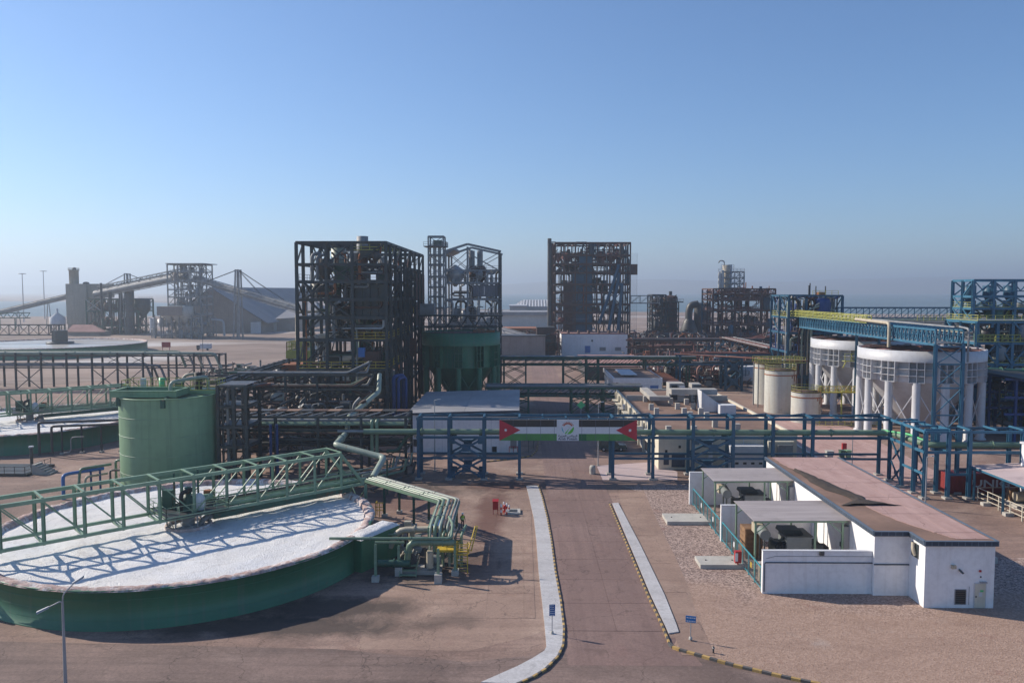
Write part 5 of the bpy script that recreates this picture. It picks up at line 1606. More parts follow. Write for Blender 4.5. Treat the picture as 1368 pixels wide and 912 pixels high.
def arc(a0, a1, r0, r1, n=18, sx=1):
    o_ = [(lcu + r1 * math.cos(R(a)) * Hh / W, lcv + r1 * math.sin(R(a))) for a in [a0 + (a1 - a0) * k / n for k in range(n + 1)]]
    i_ = [(lcu + r0 * math.cos(R(a)) * Hh / W, lcv + r0 * math.sin(R(a))) for a in [a1 + (a0 - a1) * k / n for k in range(n + 1)]]
    return o_ + i_
strip_quad(arc(28, 152, .19, .25), .018, 'gear_arc', 'lbrown', lp)
for a in range(28, 153, 15):
    strip_quad(arc(a - 3.6, a + 3.6, .25, .31, 3), .0185, 'gear_tooth', 'lbrown', lp)
seg = lambda a0, a1, n=16: [(lcu + lr * math.cos(R(a0 + (a1 - a0) * k / n)) * Hh / W, lcv + lr * math.sin(R(a0 + (a1 - a0) * k / n))) for k in range(n + 1)]
strip_quad(seg(165, 235), .018, 'blue_segment', 'lblue', lp)
strip_quad(seg(262, 375) , .018, 'green_segment', 'lgreen', lp)
strip_quad(seg(240, 254, 5) + [(lcu + .09 * Hh / W, lcv + .02)], .0184, 'green_stripe', 'lgreen', lp)
def text(parent, s, x, y, z, size, mat, name='lettering', width=None, rot=R(90), ext=.004, bold=0.0):
    cu_ = bpy.data.curves.new(name, 'FONT')
    cu_.body = s
    cu_.size = size
    cu_.align_x = 'CENTER'
    cu_.extrude = ext
    cu_.offset = bold
    cu_.resolution_u = 2
    o_ = bpy.data.objects.new(name, cu_)
    COL.objects.link(o_)
    dg_ = bpy.context.evaluated_depsgraph_get()
    me = bpy.data.meshes.new_from_object(o_.evaluated_get(dg_))
    bpy.data.objects.remove(o_)
    me.materials.clear(); me.materials.append(M[mat])
    o2 = bpy.data.objects.new(name, me)
    COL.objects.link(o2)
    if parent:
        o2.parent = parent
        off = LOC[parent.name]
    else:
        off = Vector()
    o2.rotation_euler = (rot, 0, 0)
    o2.location = (x - off.x, y - off.y, z - off.z)
    xs_ = [v.co.x for v in me.vertices]
    if width and xs_ and max(xs_) > min(xs_):
        k = width / (max(xs_) - min(xs_))
        o2.scale = (k, 1, 1)
    return o2
for k in range(1, 10):
    if k != 5:
        strip_quad([(k / 10 - .0012, 0), (k / 10 + .0012, 0), (k / 10 + .0012, 1), (k / 10 - .0012, 1)], .0125, 'seam', 'ltext', t)
lx0 = BXa + lcu * W
text(lp, 'Arab Potash', lx0, by - .03, za + .12, .46, 'ltext', width=2.75, bold=.012)
arabic = '\ufe94\ufef4\ufe91\ufeae\ufecc\ufedf\u0627 \ufeb1\ufe8e\ufe97\ufeee\ufe92\ufedf\u0627'
text(lp, arabic, lx0, by - .03, za + .56, .42, 'ltext', width=2.7, bold=.012)
for k in range(7):      # fixing clips
    x = BXa + W * (k + .5) / 7
    member(t, 'fixing_clip', (x, by + .03, zb - .02), (x, by + .03, zb + .14), .08, 'galv')

# =================================================================== WHITE ROUND TANKS ON COLUMNS
def ring_tank(label, cx, cy, rad, zt, seed):
    t = thing('elevated_tank', label, 'tank', cx, cy, group='white round tanks on columns')
    zb, zc = zt - 2.0, zt - 5.7
    MB().lathe(cx, cy, [(rad, zb), (rad, zt), (rad - .25, zt), (rad - .25, zb + .3), (rad, zb)], 80).build('top_band', 'tankwhite', t)
    MB().lathe(cx, cy, [(rad - 1.15, zc), (rad - 1.15, zb + .05), (rad, zb - .03)], 80).build('inner_drum', 'tankwhite', t)
    MB().lathe(cx, cy, [(rad - .3, zt - .25), (rad - 1.5, zt - .2), (rad - 1.6, zt - .9), (.1, zt - .9)], 64).build('brine_trough', 'rustred', t)
    for k in range(14):
        a = 2 * math.pi * k / 14
        member(t, 'trough_plate', (cx + (rad - .35) * math.cos(a), cy + (rad - .35) * math.sin(a), zt + .05), (cx + (rad - 2.2) * math.cos(a), cy + (rad - 2.2) * math.sin(a), zt + .05), .9 + .5 * (k % 3), 'brown' if k % 2 else 'pinkroof', .07)
    m = MB()
    for k in range(24):
        a = 2 * math.pi * k / 24
        m.bar((cx, cy, zt - .1), (cx + (rad - 1.5) * math.cos(a), cy + (rad - 1.5) * math.sin(a), zt - .1), .12)
    m.build('rake_arms', 'brown', t)
    MB().lathe(cx, cy, [(rad - 1.2, zc + .1), (2.0, .9), (1.6, .5)], 48).build('cone_bottom', 'tankwhite', t)
    nC = 14
    for k in range(nC):
        a = 2 * math.pi * (k + .37) / nC
        x, y = cx + (rad - .55) * math.cos(a), cy + (rad - .55) * math.sin(a)
        MB().lathe(x, y, [(1.0, 0), (1.0, .12), (.7, .5), (.7, zc)], 18).build('column', 'tankwhite', t)
        m = MB()
        for j in range(6):
            b = 2 * math.pi * j / 6
            m.bar((x + .9 * math.cos(b), y + .9 * math.sin(b), .12), (x + .6 * math.cos(b), y + .6 * math.sin(b), .9), .08, .05)
        m.build('base_stiffener', 'tankwhite', t)
        # egg-crate box over each column
        d = Vector((math.cos(a), math.sin(a), 0)); s = Vector((-d.y, d.x, 0)); C = Vector((cx, cy, 0))
        pf = lambda o_, q, z: C + d * (rad - .02 - q) + s * o_ + Vector((0, 0, z))
        m = MB()
        for o_ in (-1.25, 0, 1.25):
            m.hexa([pf(o_ - .05, 1.2, zc), pf(o_ + .05, 1.2, zc), pf(o_ + .05, 0, zc), pf(o_ - .05, 0, zc), pf(o_ - .05, 1.2, zb), pf(o_ + .05, 1.2, zb), pf(o_ + .05, 0, zb), pf(o_ - .05, 0, zb)])
        for z in (zc + .06, zc + 1.25, zc + 2.45):
            m.hexa([pf(-1.2, 1.2, z - .05), pf(1.2, 1.2, z - .05), pf(1.2, .03, z - .05), pf(-1.2, .03, z - .05), pf(-1.2, 1.2, z + .05), pf(1.2, 1.2, z + .05), pf(1.2, .03, z + .05), pf(-1.2, .03, z + .05)])
        m.build('stiffener_box', 'tankwhite', t)
        a2 = 2 * math.pi * (k + 1.37) / nC
        x2, y2 = cx + (rad - .55) * math.cos(a2), cy + (rad - .55) * math.sin(a2)
        for z in (zc + 1.25, zc + 2.45):
            member(t, 'shelf_plate', pf(1.3, .75, z), (cx + (rad - .75) * math.cos(a2) + math.sin(a2) * 1.3, cy + (rad - .75) * math.sin(a2) - math.cos(a2) * 1.3, z), .9, 'tankwhite', .06)
        xbrace(t, (x, y, 1.2), (x2, y2, 1.2), (x2, y2, zc - 1.2), (x, y, zc - 1.2), .16, 'tankwhite')
    return t
TA = at(1231, 640)[0]
ring_tank('white round tank on thick columns under the blue lattice gallery', 75.6, 151.5, 11.0, 16.2, 1)
W2 = ring_tank('white round tank on columns with yellow walkway, behind the small rusty tank', 76.8, 180, 11.0, 16.2, 2)
# yellow walkways at the far tank
t = thing('yellow_walkway', 'yellow railed walkway wrapped around the far white column tank', 'walkway', 72, 168)
MB().box(67.5, 77, 166.6, 168.2, 12.2, 12.3).build('deck', 'yelgreen', t)
railing(t, [(67.5, 166.6, 12.3), (77, 166.6, 12.3)], 'yelgreen', 1.5, 1.3, .09)
MB().box(61, 71, 163.2, 165, 6.0, 6.15).build('deck', 'yelgreen', t)
railing(t, [(61, 163.2, 6.1), (71, 163.2, 6.1)], 'yellow', 1.2, 1.1, .09)
railing(t, [(61, 165, 6.1), (71, 165, 6.1)], 'yelgreen', 1.2, 1.1, .09)
pipe(t, [(66, 164, 6.3), (77, 163, 5.6), (84, 163, 5.4)], .16, 'yelgreen')
pipe(t, [(70.5, 165.8, 0), (70.5, 165.8, 11.5)], .22, 'rustorange', flanges=2)
for x in (61.2, 66, 70.8):
    member(t, 'post', (x, 164, 0), (x, 164, 6), .25, 'yelgreen')
for x in (67.8, 72, 76.6):
    member(t, 'bracket', (x, 168.2, 10.8), (x, 166.8, 12.2), .15, 'yelgreen')
railing(t, [(58, 158, .2), (72, 158, .2)], 'yelgreen', 1.2, 1.3, .08)

# blue lattice gallery over the tanks
def gallery(label, x0, x1, y0, y1, zb, zt, along='y', posts=True, mat='blue2', step=3.2, rail=None, name='conveyor_gallery', sub=1):
    t = thing(name, label, 'gallery', (x0 + x1) / 2, (y0 + y1) / 2)
    if along == 'y':
        n = max(2, int((y1 - y0) / step))
        for x in (x0, x1):
            member(t, 'top_chord', (x, y0, zt), (x, y1, zt), .3, mat, .35)
            member(t, 'bottom_chord', (x, y0, zb), (x, y1, zb), .3, mat, .4)
            for k in range(n + 1):
                y = y0 + (y1 - y0) * k / n
                member(t, 'truss_post', (x, y, zb), (x, y, zt), .2, mat)
                if k < n:
                    y2 = y0 + (y1 - y0) * (k + 1) / n
                    xbrace(t, (x, y, zb), (x, y2, zb), (x, y2, zt), (x, y, zt), .13, mat)
        for k in range(n + 1):
            y = y0 + (y1 - y0) * k / n
            member(t, 'cross_beam', (x0, y, zt + .2), (x1, y, zt + .2), .16, mat)
        MB().box(x0 + .1, x1 - .1, y0, y1, zb + .15, zb + .25).build('deck', 'greysteel', t)
        if rail:
            railing(t, [(x0 - .3, y0, zt + .2), (x0 - .3, y1, zt + .2)], rail, 1.2, 2, .1)
    else:
        n = max(2, int((x1 - x0) / step))
        for y in (y0, y1):
            member(t, 'top_chord', (x0, y, zt), (x1, y, zt), .3, mat, .35)
            member(t, 'bottom_chord', (x0, y, zb), (x1, y, zb), .3, mat, .4)
            for k in range(n + 1):
                x = x0 + (x1 - x0) * k / n
                member(t, 'truss_post', (x, y, zb), (x, y, zt), .2, mat)
                if k < n:
                    x2 = x0 + (x1 - x0) * (k + 1) / n
                    member(t, 'diagonal', (x, y, zb), (x2, y, zt), .15, mat)
        MB().box(x0, x1, y0 + .1, y1 - .1, zb + .15, zb + .25).build('deck', 'greysteel', t)
    return t
g1 = gallery('blue lattice conveyor gallery running over the white column tanks', 69.6, 74.2, 134.5, 200, 17.9, 20.4, rail=None, step=1.5)
for x in (69.6, 74.2):
    member(g1, 'support_column', (x, 134.4, 0), (x, 134.4, 18), .5, 'blue2', .5, 'ibeam')
    member(g1, 'support_column', (x, 166, 0), (x, 166, 18), .45, 'blue', .45, 'ibeam')
for z0, z1 in ((1.5, 6), (6, 10.6), (10.6, 14.6), (14.6, 17.6)):
    xbrace(g1, (69.6, 134.3, z0), (74.2, 134.3, z0), (74.2, 134.3, z1), (69.6, 134.3, z1), .14, 'blue2')
    member(g1, 'strut', (69.6, 134.25, z1), (74.2, 134.25, z1), .2, 'blue2', .24)
railing(g1, [(68.9, 160, 20.5), (68.9, 205, 20.5)], 'yelgreen', 1.3, 2, .14)
railing(g1, [(69.9, 160, 20.7), (69.9, 205, 20.7)], 'yelgreen', 1.3, 2, .14)
pipe(g1, [(68.9, 150, 16.4), (68.9, 150, 20.9), (68.9, 165, 21.1)], .32, 'beige', .8)
for k in range(4):
    pipe(g1, [(75 + .8 * k, 134 + 3 * k, 19.2 + .4 * k), (75 + .8 * k, 215, 19.6 + .4 * k)], .18 + .06 * (k % 2), ('greysteel', 'beige', 'palegreenpipe', 'greysteel')[k])
pipe(g1, [(74.9, 134.2, 15), (74.9, 134.2, 20.6), (74.9, 137, 20.8)], .18, 'greysteel', .5)

# small cylindrical tanks
def small_tank(label, px, py, r, h, rustband=True, rails=True):
    x, y = at(px, py)
    t = thing('storage_tank', label, 'tank', x, y + r, group='small white storage tanks')
    y = y + r
    for k in range(4):
        MB().lathe(x, y, [(r + .006 * (k % 2), h * k / 4 + .004), (r + .006 * (k % 2), h * (k + 1) / 4 - .004)], 48).build('shell_course', 'tankcream', t)
    MB().lathe(x, y, [(r + .02, h - 1.1), (r + .06, h - 1.05), (r + .06, h - .9), (r + .02, h - .85)], 48).build('stiffening_ring', 'rustorange' if rustband else 'tankwhite', t)
    MB().lathe(x, y, [(r, h), (r + .1, h), (r + .1, h + .12), (.02, h + .4)], 48).build('roof', 'brown', t)
    if rails:
        pts = [(x + r * math.cos(a), y + r * math.sin(a), h + .1) for a in [2 * math.pi * k / 14 for k in range(14)]]
        railing(t, pts, 'yelgreen', 1.1, 1.5, .06, closed=True)
    ladder(t, x + r * .6, y - r * .83, 0, h + 1, 'rustorange')
    MB().lathe(x - r * .3, y - r - .05, [(.4, 1.0), (.4, 1.1)], 12).build('manway', 'greysteel', t)
    for k in range(4):
        a = 5.2 + .25 * k
        px_ = (x + (r + .02) * math.cos(a), y + (r + .02) * math.sin(a))
        member(t, 'rust_run', (px_[0], px_[1], h - 1.0), (px_[0], px_[1], h - 1.6 - 1.4 * ((k * 7) % 3) / 2), .28, 'rustorange', .03)
    return t
small_tank('cream white cylinder tank behind, partly hidden by its twin', 1030, 541, 3.2, 9.6)
small_tank('cream white cylinder tank with rusty ladder in front of its twin', 1048, 553, 3.35, 9.4)
small_tank('squat white tank with rusty top below the yellow walkway', 1083, 566, 2.95, 6.2)
t = thing('pipe_bridge', 'yellow-green railed pipe bridge on top of the twin white tanks', 'pipe bridge', 60, 186)
MB().box(54.5, 65, 184, 188, 10.2, 10.35).build('deck', 'brown', t)
for y in (184, 186, 188):
    railing(t, [(54.5, y, 10.3), (65.5, y, 10.3)], 'yelgreen', 1.3, 1.2, .09)
for k in range(5):
    pipe(t, [(52 - 3 * k, 200 + 2 * k, 10.5), (58 + k, 187 - .6 * k, 10.9), (66, 186 - .5 * k, 10.8)], .16, ('rustorange', 'beige', 'brown', 'greysteel', 'rustred')[k])
for (x, y) in ((54.8, 184.2), (64.8, 184.2), (54.8, 187.8), (64.8, 187.8)):
    member(t, 'post', (x, y, 0), (x, y, 10.2), .25, 'greysteel')

# =================================================================== RIGHT EDGE: CONTAINER, CANOPY, FENCE
x0, y0 = at(1270, 662); x1 = x0 + 12.2
y0 += 1.0
t = thing('shipping_container', 'dull red shipping container with white letters behind the blue rack', 'container', x0 + 6, y0 + 1.2)
MB().box(x0, x1, y0, y0 + 2.44, .12, 2.7).build('box', 'container', t)
for k in range(34):
    x = x0 + .25 + k * .355
    if x < x1 - .2: block(t, 'corrugation', x, x + .17, y0 - .04, y0 - .002, .3, 2.5, 'container')
for z in (.2, 2.62):
    member(t, 'side_rail', (x0, y0 - .03, z), (x1, y0 - .03, z), .14, 'container', .16)
for (x, y) in ((x0 + .1, y0 + .0), (x1 - .1, y0 + .0)):
    member(t, 'corner_post', (x, y - .01, .05), (x, y - .01, 2.74), .2, 'container')
text(t, 'UNIG E', x0 + 6.6, y0 - .05, .98, 1.35, 'offwhite', width=6.6, bold=.03)
# canopy
cxa, cya = at(1297, 622, 4.4)
t = thing('canopy_shelter', 'pink dusty sheet canopy on blue posts at the right edge', 'canopy', cxa + 6, cya - 6)
def cP(u, v, z): return (cxa + u, cya + v, z)
nS = 12
for k in range(nS):
    v0, v1 = -19.5 * k / nS, -19.5 * (k + 1) / nS
    MB().hexa([cP(0, v1 + .02, 4.4), cP(15, v1 + .02, 5.3), cP(15, v0, 5.3), cP(0, v0, 4.4), cP(0, v1 + .02, 4.46), cP(15, v1 + .02, 5.36), cP(15, v0, 5.37), cP(0, v0, 4.47)]).build('roof_sheet', 'canopy', t)
member(t, 'eaves_beam', cP(.1, .1, 4.25), cP(.1, -19.6, 4.25), .16, 'blue2', .26)
for v in (-.4, -6.6, -13, -19.2):
    member(t, 'post', (cxa + .3, cya + v, 0), (cxa + .3, cya + v, 4.2), .22, 'blue2', .22, 'ibeam')
    member(t, 'post', (cxa + 7, cya + v, 0), (cxa + 7, cya + v, 4.6), .22, 'blue2', .22, 'ibeam')
    member(t, 'rafter', (cxa + .1, cya + v, 4.2), (cxa + 15, cya + v, 5.1), .14, 'blue2', .2)
t = thing('pump_set', 'dusty beige pump set sheltered under the pink canopy', 'pump', cxa + 4.6, cya - 3)
MB().box(cxa + 3, cxa + 7.5, cya - 5, cya - 2, .01, .5).build('plinth', 'concreteblock', t)
MB().tube([(cxa + 3.6, cya - 3.5, 1.3), (cxa + 5.2, cya - 3.5, 1.3)], .6, 16).build('motor', 'beige', t)
MB().tube([(cxa + 5.8, cya - 4.0, 1.3), (cxa + 5.8, cya - 3.0, 1.3)], .75, 16).build('pump_casing', 'green_dark', t)
MB().box(cxa + 3.4, cxa + 4.4, cya - 2.9, cya - 2.1, .5, 2.0).build('control_box', 'wood', t)
t = thing('pipe_rail_fence', 'low white pipe rail fence beside the pink canopy', 'fence', cxa + .6, cya - 8)
for k in range(9):
    y = cya - .6 - 2.3 * k
    member(t, 'fence_post', (cxa + .65, y, 0), (cxa + .65, y, 1.75), .12, 'cream')
    MB().box(cxa - .1, cxa + .9, y - .35, y + .35, .004, .4).build('footing', 'concreteblock', t) if k % 2 else None
for z in (.55, 1.15, 1.72):
    member(t, 'fence_rail', (cxa + .66, cya - .6, z), (cxa + .66, cya - 19, z), .07, 'cream')
member(t, 'fence_rail', (cxa + .65, cya - .6, 1.7), (cxa + 9, cya - .2, 1.7), .07, 'cream')
for k in range(1, 5):
    member(t, 'fence_post', (cxa + .65 + 2 * k, cya - .5, 0), (cxa + .65 + 2 * k, cya - .5, 1.7), .1, 'cream')
t = thing('white_cabin', 'white cabin corner rising behind the pink canopy', 'cabin', 72, 97)
cbx = xat(1364, 98) + 2.5
MB().box(cbx, cbx + 6, 97.5, 101, 0, 7.6).build('wall', 'white', t)
MB().box(cbx - .15, cbx + 6.2, 97.3, 101.2, 7.6, 7.85).build('roof', 'offwhite', t)
# thin lamp posts
def lamp_post(px, py, top_py, label, arm=1.0, mat='lamp'):
    x, y = at(px, py)
    z = zat(top_py, y)
    t = thing('lamp_post', label, 'lamp post', x, y, group='thin yard lamp posts')
    MB().lathe(x, y, [(.10, 0), (.07, z * .5), (.05, z - .3)], 10).build('pole', mat, t)
    pipe(t, [(x, y, z - .35), (x, y, z - .05), (x + arm, y - .2, z + .08)], .04, mat, .3)
    MB().hexa([(x + arm - .1, y - .32, z + .02), (x + arm * 1.6, y - .32, z + .06), (x + arm * 1.6, y - .08, z + .06), (x + arm - .1, y - .08, z + .02), (x + arm - .1, y - .3, z + .12), (x + arm * 1.6, y - .3, z + .16), (x + arm * 1.6, y - .1, z + .16), (x + arm - .1, y - .1, z + .12)]).build('lamp_head', mat, t)
    MB().box(x - .22, x + .22, y - .22, y + .22, .004, .14).build('base_plate', 'concrete', t)
lamp_post(1138, 627, 575, 'thin lamp post on the pink yard behind the blue rack')
lamp_post(581, 629, 534, 'thin lamp post in front of the white workshop wall', .6)
lamp_post(799, 622, 537, 'thin lamp post beside the road behind the flag banner', .5)
lamp_post(1236, 680, 608, 'thin lamp post at the kerb behind the substation roof', .5)
# bins and small things on the pink yard
x, y = at(1125, 612)
for k, (dx, w, h, mt, lab) in enumerate(((-2.4, 1.1, 1.1, 'concreteblock', 'grey wheeled bin next to the green bin'), (-.2, .7, 1.2, 'green_dark', 'dark green wheeled bin in the middle of three bins'), (.8, .7, 1.2, 'green', 'bright green wheeled bin beside the dark one'))):
    t = thing('wheeled_bin', lab, 'bin', x + dx, y, group='bins on the pink yard')
    MB().hexa([(x + dx, y, .12), (x + dx + w * .85, y, .12), (x + dx + w * .85, y + .8, .12), (x + dx, y + .8, .12), (x + dx - .06, y - .06, h), (x + dx + w, y - .06, h), (x + dx + w, y + .9, h), (x + dx - .06, y + .9, h)]).build('body', mt, t)
    MB().box(x + dx - .1, x + dx + w + .05, y - .1, y + .95, h, h + .08).build('lid', mt, t)
    for q in (.15, w * .7):
        MB().tube([(x + dx + q - .05, y + .4, .12), (x + dx + q + .05, y + .4, .12)], .12, 10).build('wheel', 'black', t)
x, y = at(1127.5, 607)
t = thing('fire_cabinet', 'red fire hose cabinet on the pink yard behind the bins', 'fire cabinet', x, y)
MB().box(x - .35, x + .35, y - .2, y + .2, .9, 1.9).build('cabinet', 'red', t)
for d in (-.28, .28): member(t, 'leg', (x + d, y, 0), (x + d, y, .9), .08, 'red')

# =================================================================== PROCESS STRUCTURES: shared builders
def frame(t, xs, ys, zs, mat, colw=.5, beam=.4, brace=.6, seed=1, inner=False, mat2=None, brace_w=.2, front_brace=None):
    r = random.Random(seed)
    mat2 = mat2 or mat
    zt = zs[-1]
    for i, x in enumerate(xs):
        for j, y in enumerate(ys):
            edge = i in (0, len(xs) - 1) or j in (0, len(ys) - 1)
            if edge or inner:
                member(t, 'column', (x, y, 0), (x, y, zt), colw, mat if r.random() < .75 else mat2, colw, 'ibeam')
    for z in zs:
        for y in ys:
            if y in (ys[0], ys[-1]) or inner or r.random() < .6:
                member(t, 'beam', (xs[0] - .1, y - .03, z), (xs[-1] + .1, y - .03, z), beam * .6, mat, beam)
        for x in xs:
            if x in (xs[0], xs[-1]) or r.random() < .5:
                member(t, 'beam', (x + .03, ys[0], z - .02), (x + .03, ys[-1], z - .02), beam * .6, mat, beam)
    zz = [0] + list(zs)
    def br(a, b, z0, z1):
        k = r.random()
        if k > brace: return
        if k < brace * .55:
            xbrace(t, (*a, z0), (*b, z0), (*b, z1), (*a, z1), brace_w, mat)
        elif k < brace * .8:
            member(t, 'brace', (*a, z0), (*b, z1), brace_w, mat)
        else:
            member(t, 'brace', (*b, z0), (*a, z1), brace_w, mat)
    for z0, z1 in zip(zz, zz[1:]):
        for xa, xb in zip(xs, xs[1:]):
            br((xa, ys[0]), (xb, ys[0]), z0, z1)
            br((xa, ys[-1]), (xb, ys[-1]), z0, z1)
        for ya, yb in zip(ys, ys[1:]):
            br((xs[0], ya), (xs[0], yb), z0, z1)
            br((xs[-1], ya), (xs[-1], yb), z0, z1)
def decks(t, xs, ys, zs, mat, cover, seed=1, rail=None, railh=1.15, th=.14):
    r = random.Random(seed)
    for z in zs:
        for xa, xb in zip(xs, xs[1:]):
            for ya, yb in zip(ys, ys[1:]):
                if r.random() < cover:
                    block(t, 'floor_deck', xa + .05, xb - .05, ya + .05, yb - .05, z + .24, z + .24 + th, mat)
        if rail:
            if r.random() < .9:
                railing(t, [(xs[0], ys[0] - .12, z + .3), (xs[-1], ys[0] - .12, z + .3)], rail, railh, 1.8, .07)
            s = xs[-1] if xs[0] < 0 else xs[0]
            if r.random() < .8:
                railing(t, [(s, ys[0], z + .3), (s, ys[-1], z + .3)], rail, railh, 2.2, .07)
def fit_out(t, X0, X1, Y0, Y1, zs, seed, nv=12, nvert=25, nh=25, boxes=10, mats=('darkpipe', 'greysteel', 'brown'), vmats=None, front=.5, merge=None):
    """vessels, pipes and machines inside a structure; far away the pipes are too thin to pick apart and are joined"""
    r = random.Random(seed)
    vmats = vmats or mats
    zz = list(zs)
    if merge is None: merge = Y0 > 200
    acc = {}
    def put(m, nm, mat):
        if not merge:
            m.build(nm, mat, t)
            return
        A = acc.setdefault(mat, MB())
        k = len(A.v)
        A.v += m.v; A.f += [tuple(i + k for i in f) for f in m.f]; A.sm += m.sm
    q = 2.0 if merge else 1.0
    ry = lambda: Y0 + (Y1 - Y0) * r.random() ** (1 + front)
    for k in range(nv):
        i = r.randrange(len(zz) - 1)
        rad = r.uniform(.6, 1.6) * (1 if X1 - X0 > 12 else .7) * (1.2 if merge else 1)
        z0 = zz[i] + .4
        h = min(r.uniform(2.0, 5.5), (zz[-1] - z0) * .9)
        vessel(t, r.uniform(X0 + rad, X1 - rad), ry(), z0, z0 + h, rad, r.choice(vmats), r.choice(('dome', 'flat', 'cone')), r.choice(('cone', 'flat', 'dome')), n=14)
    def run(pts, rad, mat):
        put(MB().tube(bend(pts, rad * 2.5), rad, 6 if merge else 8), 'pipe', mat)
    for k in range(int(nvert * q)):
        x, y = r.uniform(X0, X1), ry()
        i = r.randrange(len(zz) - 1)
        z0, z1 = zz[i], zz[min(len(zz) - 1, i + r.randrange(1, 4))]
        dx = r.choice((-1, 1)) * r.uniform(.6, 3)
        run([(x, y, z0), (x, y, z1 - r.uniform(.3, 1.5)), (min(X1, max(X0, x + dx)), y + r.uniform(-1, 1), z1 - .3)], r.uniform(.09, .34), r.choice(mats))
    for k in range(int(nh * q)):
        z = r.choice(zz[:-1]) + r.uniform(.7, 2.8)
        y = ry()
        xa = r.uniform(X0, X0 + (X1 - X0) * .6)
        xb = min(X1, xa + r.uniform(3, 10))
        if r.random() < .6:
            pts = [(xa, y, z), (xb, y, z), (xb, y, z + r.choice((-1.6, 1.6, 2.4)))]
        else:
            pts = [(xa, y, z), (xa, min(Y1, y + r.uniform(4, 14)), z)]
        run(pts, r.uniform(.08, .3), r.choice(mats))
    for k in range(int(boxes * q)):
        z = r.choice(zz[:-1]) + .4
        x, y = r.uniform(X0 + .5, X1 - 2.5), ry()
        a, b, h = r.uniform(.6, 2.4), r.uniform(.6, 2.2), r.uniform(.7, 2.4)
        m = MB().box(x, x + a, y, y + b, z, z + h * .7)
        m.tube([(x + a * .2, y + b / 2, z + h), (x + a * .9, y + b / 2, z + h)], h * .28, 10)
        put(m, 'machine', r.choice(vmats))
    if merge:
        for k in range(int(nh * .8)):      # handrails and ladders too thin to tell apart
            m = MB()
            z = r.choice(zz[:-1]) + .4
            y = ry(); xa = r.uniform(X0, X1 - 3); xb = min(X1, xa + r.uniform(2.5, 8))
            for dz in (.55, 1.1): m.bar((xa, y, z + dz), (xb, y, z + dz), .09)
            n = max(2, int((xb - xa) / 1.5))
            for i in range(n + 1): m.bar((xa + (xb - xa) * i / n, y, z), (xa + (xb - xa) * i / n, y, z + 1.1), .09)
            m.box(xa, xb, y, y + 1.2, z - .1, z)
            put(m, 'rail', r.choice(mats))
    for mat, A in acc.items():
        o = A.build('pipework', mat, t)
        o['kind'] = 'stuff'
def zig_stair(t, x0, x1, y, z0, z1, mat, rise=3.2):
    z = z0
    k = 0
    while z < z1 - .5:
        za, zb = z, min(z1, z + rise)
        xa, xb = (x0, x1) if k % 2 == 0 else (x1, x0)
        m = MB()
        for dy in (0, .9):
            m.bar((xa, y + dy, za), (xb, y + dy, zb), .08, .25)
            m.bar((xa, y + dy, za + 1.05), (xb, y + dy, zb + 1.05), .06)
        n = 9
        for i in range(n):
            q = (i + .5) / n
            m.box(min(xa + (xb - xa) * q - .12, xa + (xb - xa) * q + .12), max(xa + (xb - xa) * q - .12, xa + (xb - xa) * q + .12), y, y + .9, za + (zb - za) * q, za + (zb - za) * q + .04)
        m.build('stair_flight', mat, t)
        z = zb
        k += 1

# =================================================================== DARK PIPE RACK IN FRONT OF THE BIG STRUCTURE
t = thing('pipe_rack', 'dark multi-level pipe rack in front of the tall dark process structure', 'pipe rack', -28, 117)
DY0, DY1 = 115.5, 121.5
dxs = [xat(p, DY0) for p in (311, 366, 423, 481, 541)]
for x in dxs:
    for y in (DY0, DY1):
        member(t, 'column', (x, y, 0), (x, y, 8.6), .36, 'dark', .36, 'ibeam')
    for z in (8.55, 5.5, 3.6):
        member(t, 'cross_beam', (x, DY0, z), (x, DY1, z), .24, 'dark', .28)
for y in (DY0, DY1):
    for z in (8.5, 6.6, 5.2, 3.4):
        member(t, 'beam', (dxs[0] - 2, y - .03, z), (dxs[-1] + .1, y - .03, z), .22, 'dark', .28)
n = 13
for k in range(n):
    xa = dxs[0] - 2 + (dxs[-1] - dxs[0] + 2) * k / n
    xb = dxs[0] - 2 + (dxs[-1] - dxs[0] + 2) * (k + 1) / n
    block(t, 'grating_panel', xa + .06, xb - .06, DY1 - 2.2, DY1 - .2, 8.78, 8.84, ('brown', 'asphaltroof', 'darkpipe')[k % 3])
    member(t, 'cross_beam', (xa + .4, DY0, 8.62), (xb - .2, DY1 - 2.2, 8.62), .16, 'greysteel', .16)
r = random.Random(11)
for k in range(22):
    z = (3.75, 5.65, 7.0)[k % 3] + r.uniform(0, .5)
    y = DY0 + .4 + (DY1 - DY0 - .8) * r.random()
    rad = r.uniform(.1, .34)
    xa = dxs[0] - 2 + r.uniform(0, 6) * (k % 2)
    pipe(t, [(xa, y, z + rad), (dxs[-1] - r.uniform(0, 3) * (k % 3 == 0), y, z + rad)], rad, ('darkpipe', 'green_dark', 'greysteel', 'dark', 'brown', 'greenpipe')[k % 6], n=9, flanges=5)
for i in (1, 2, 3):
    xbrace(t, (dxs[i], DY0 + .1, 3.6), (dxs[i + 1], DY0 + .1, 3.6), (dxs[i + 1], DY0 + .1, 6.5), (dxs[i], DY0 + .1, 6.5), .12, 'dark')
    xbrace(t, (dxs[i], DY1 + .1, .2), (dxs[i + 1], DY1 + .1, .2), (dxs[i + 1], DY1 + .1, 3.3), (dxs[i], DY1 + .1, 3.3), .12, 'dark')
for (px, mt) in ((359, 'bluecol'), (367.5, 'bluecol')):
    x = xat(px, DY0 - 1.2)
    member(t, 'pipe_column', (x, DY0 - 1.2, 0), (x, DY0 - 1.2, 7.6), .42, mt, .42, 'rod')
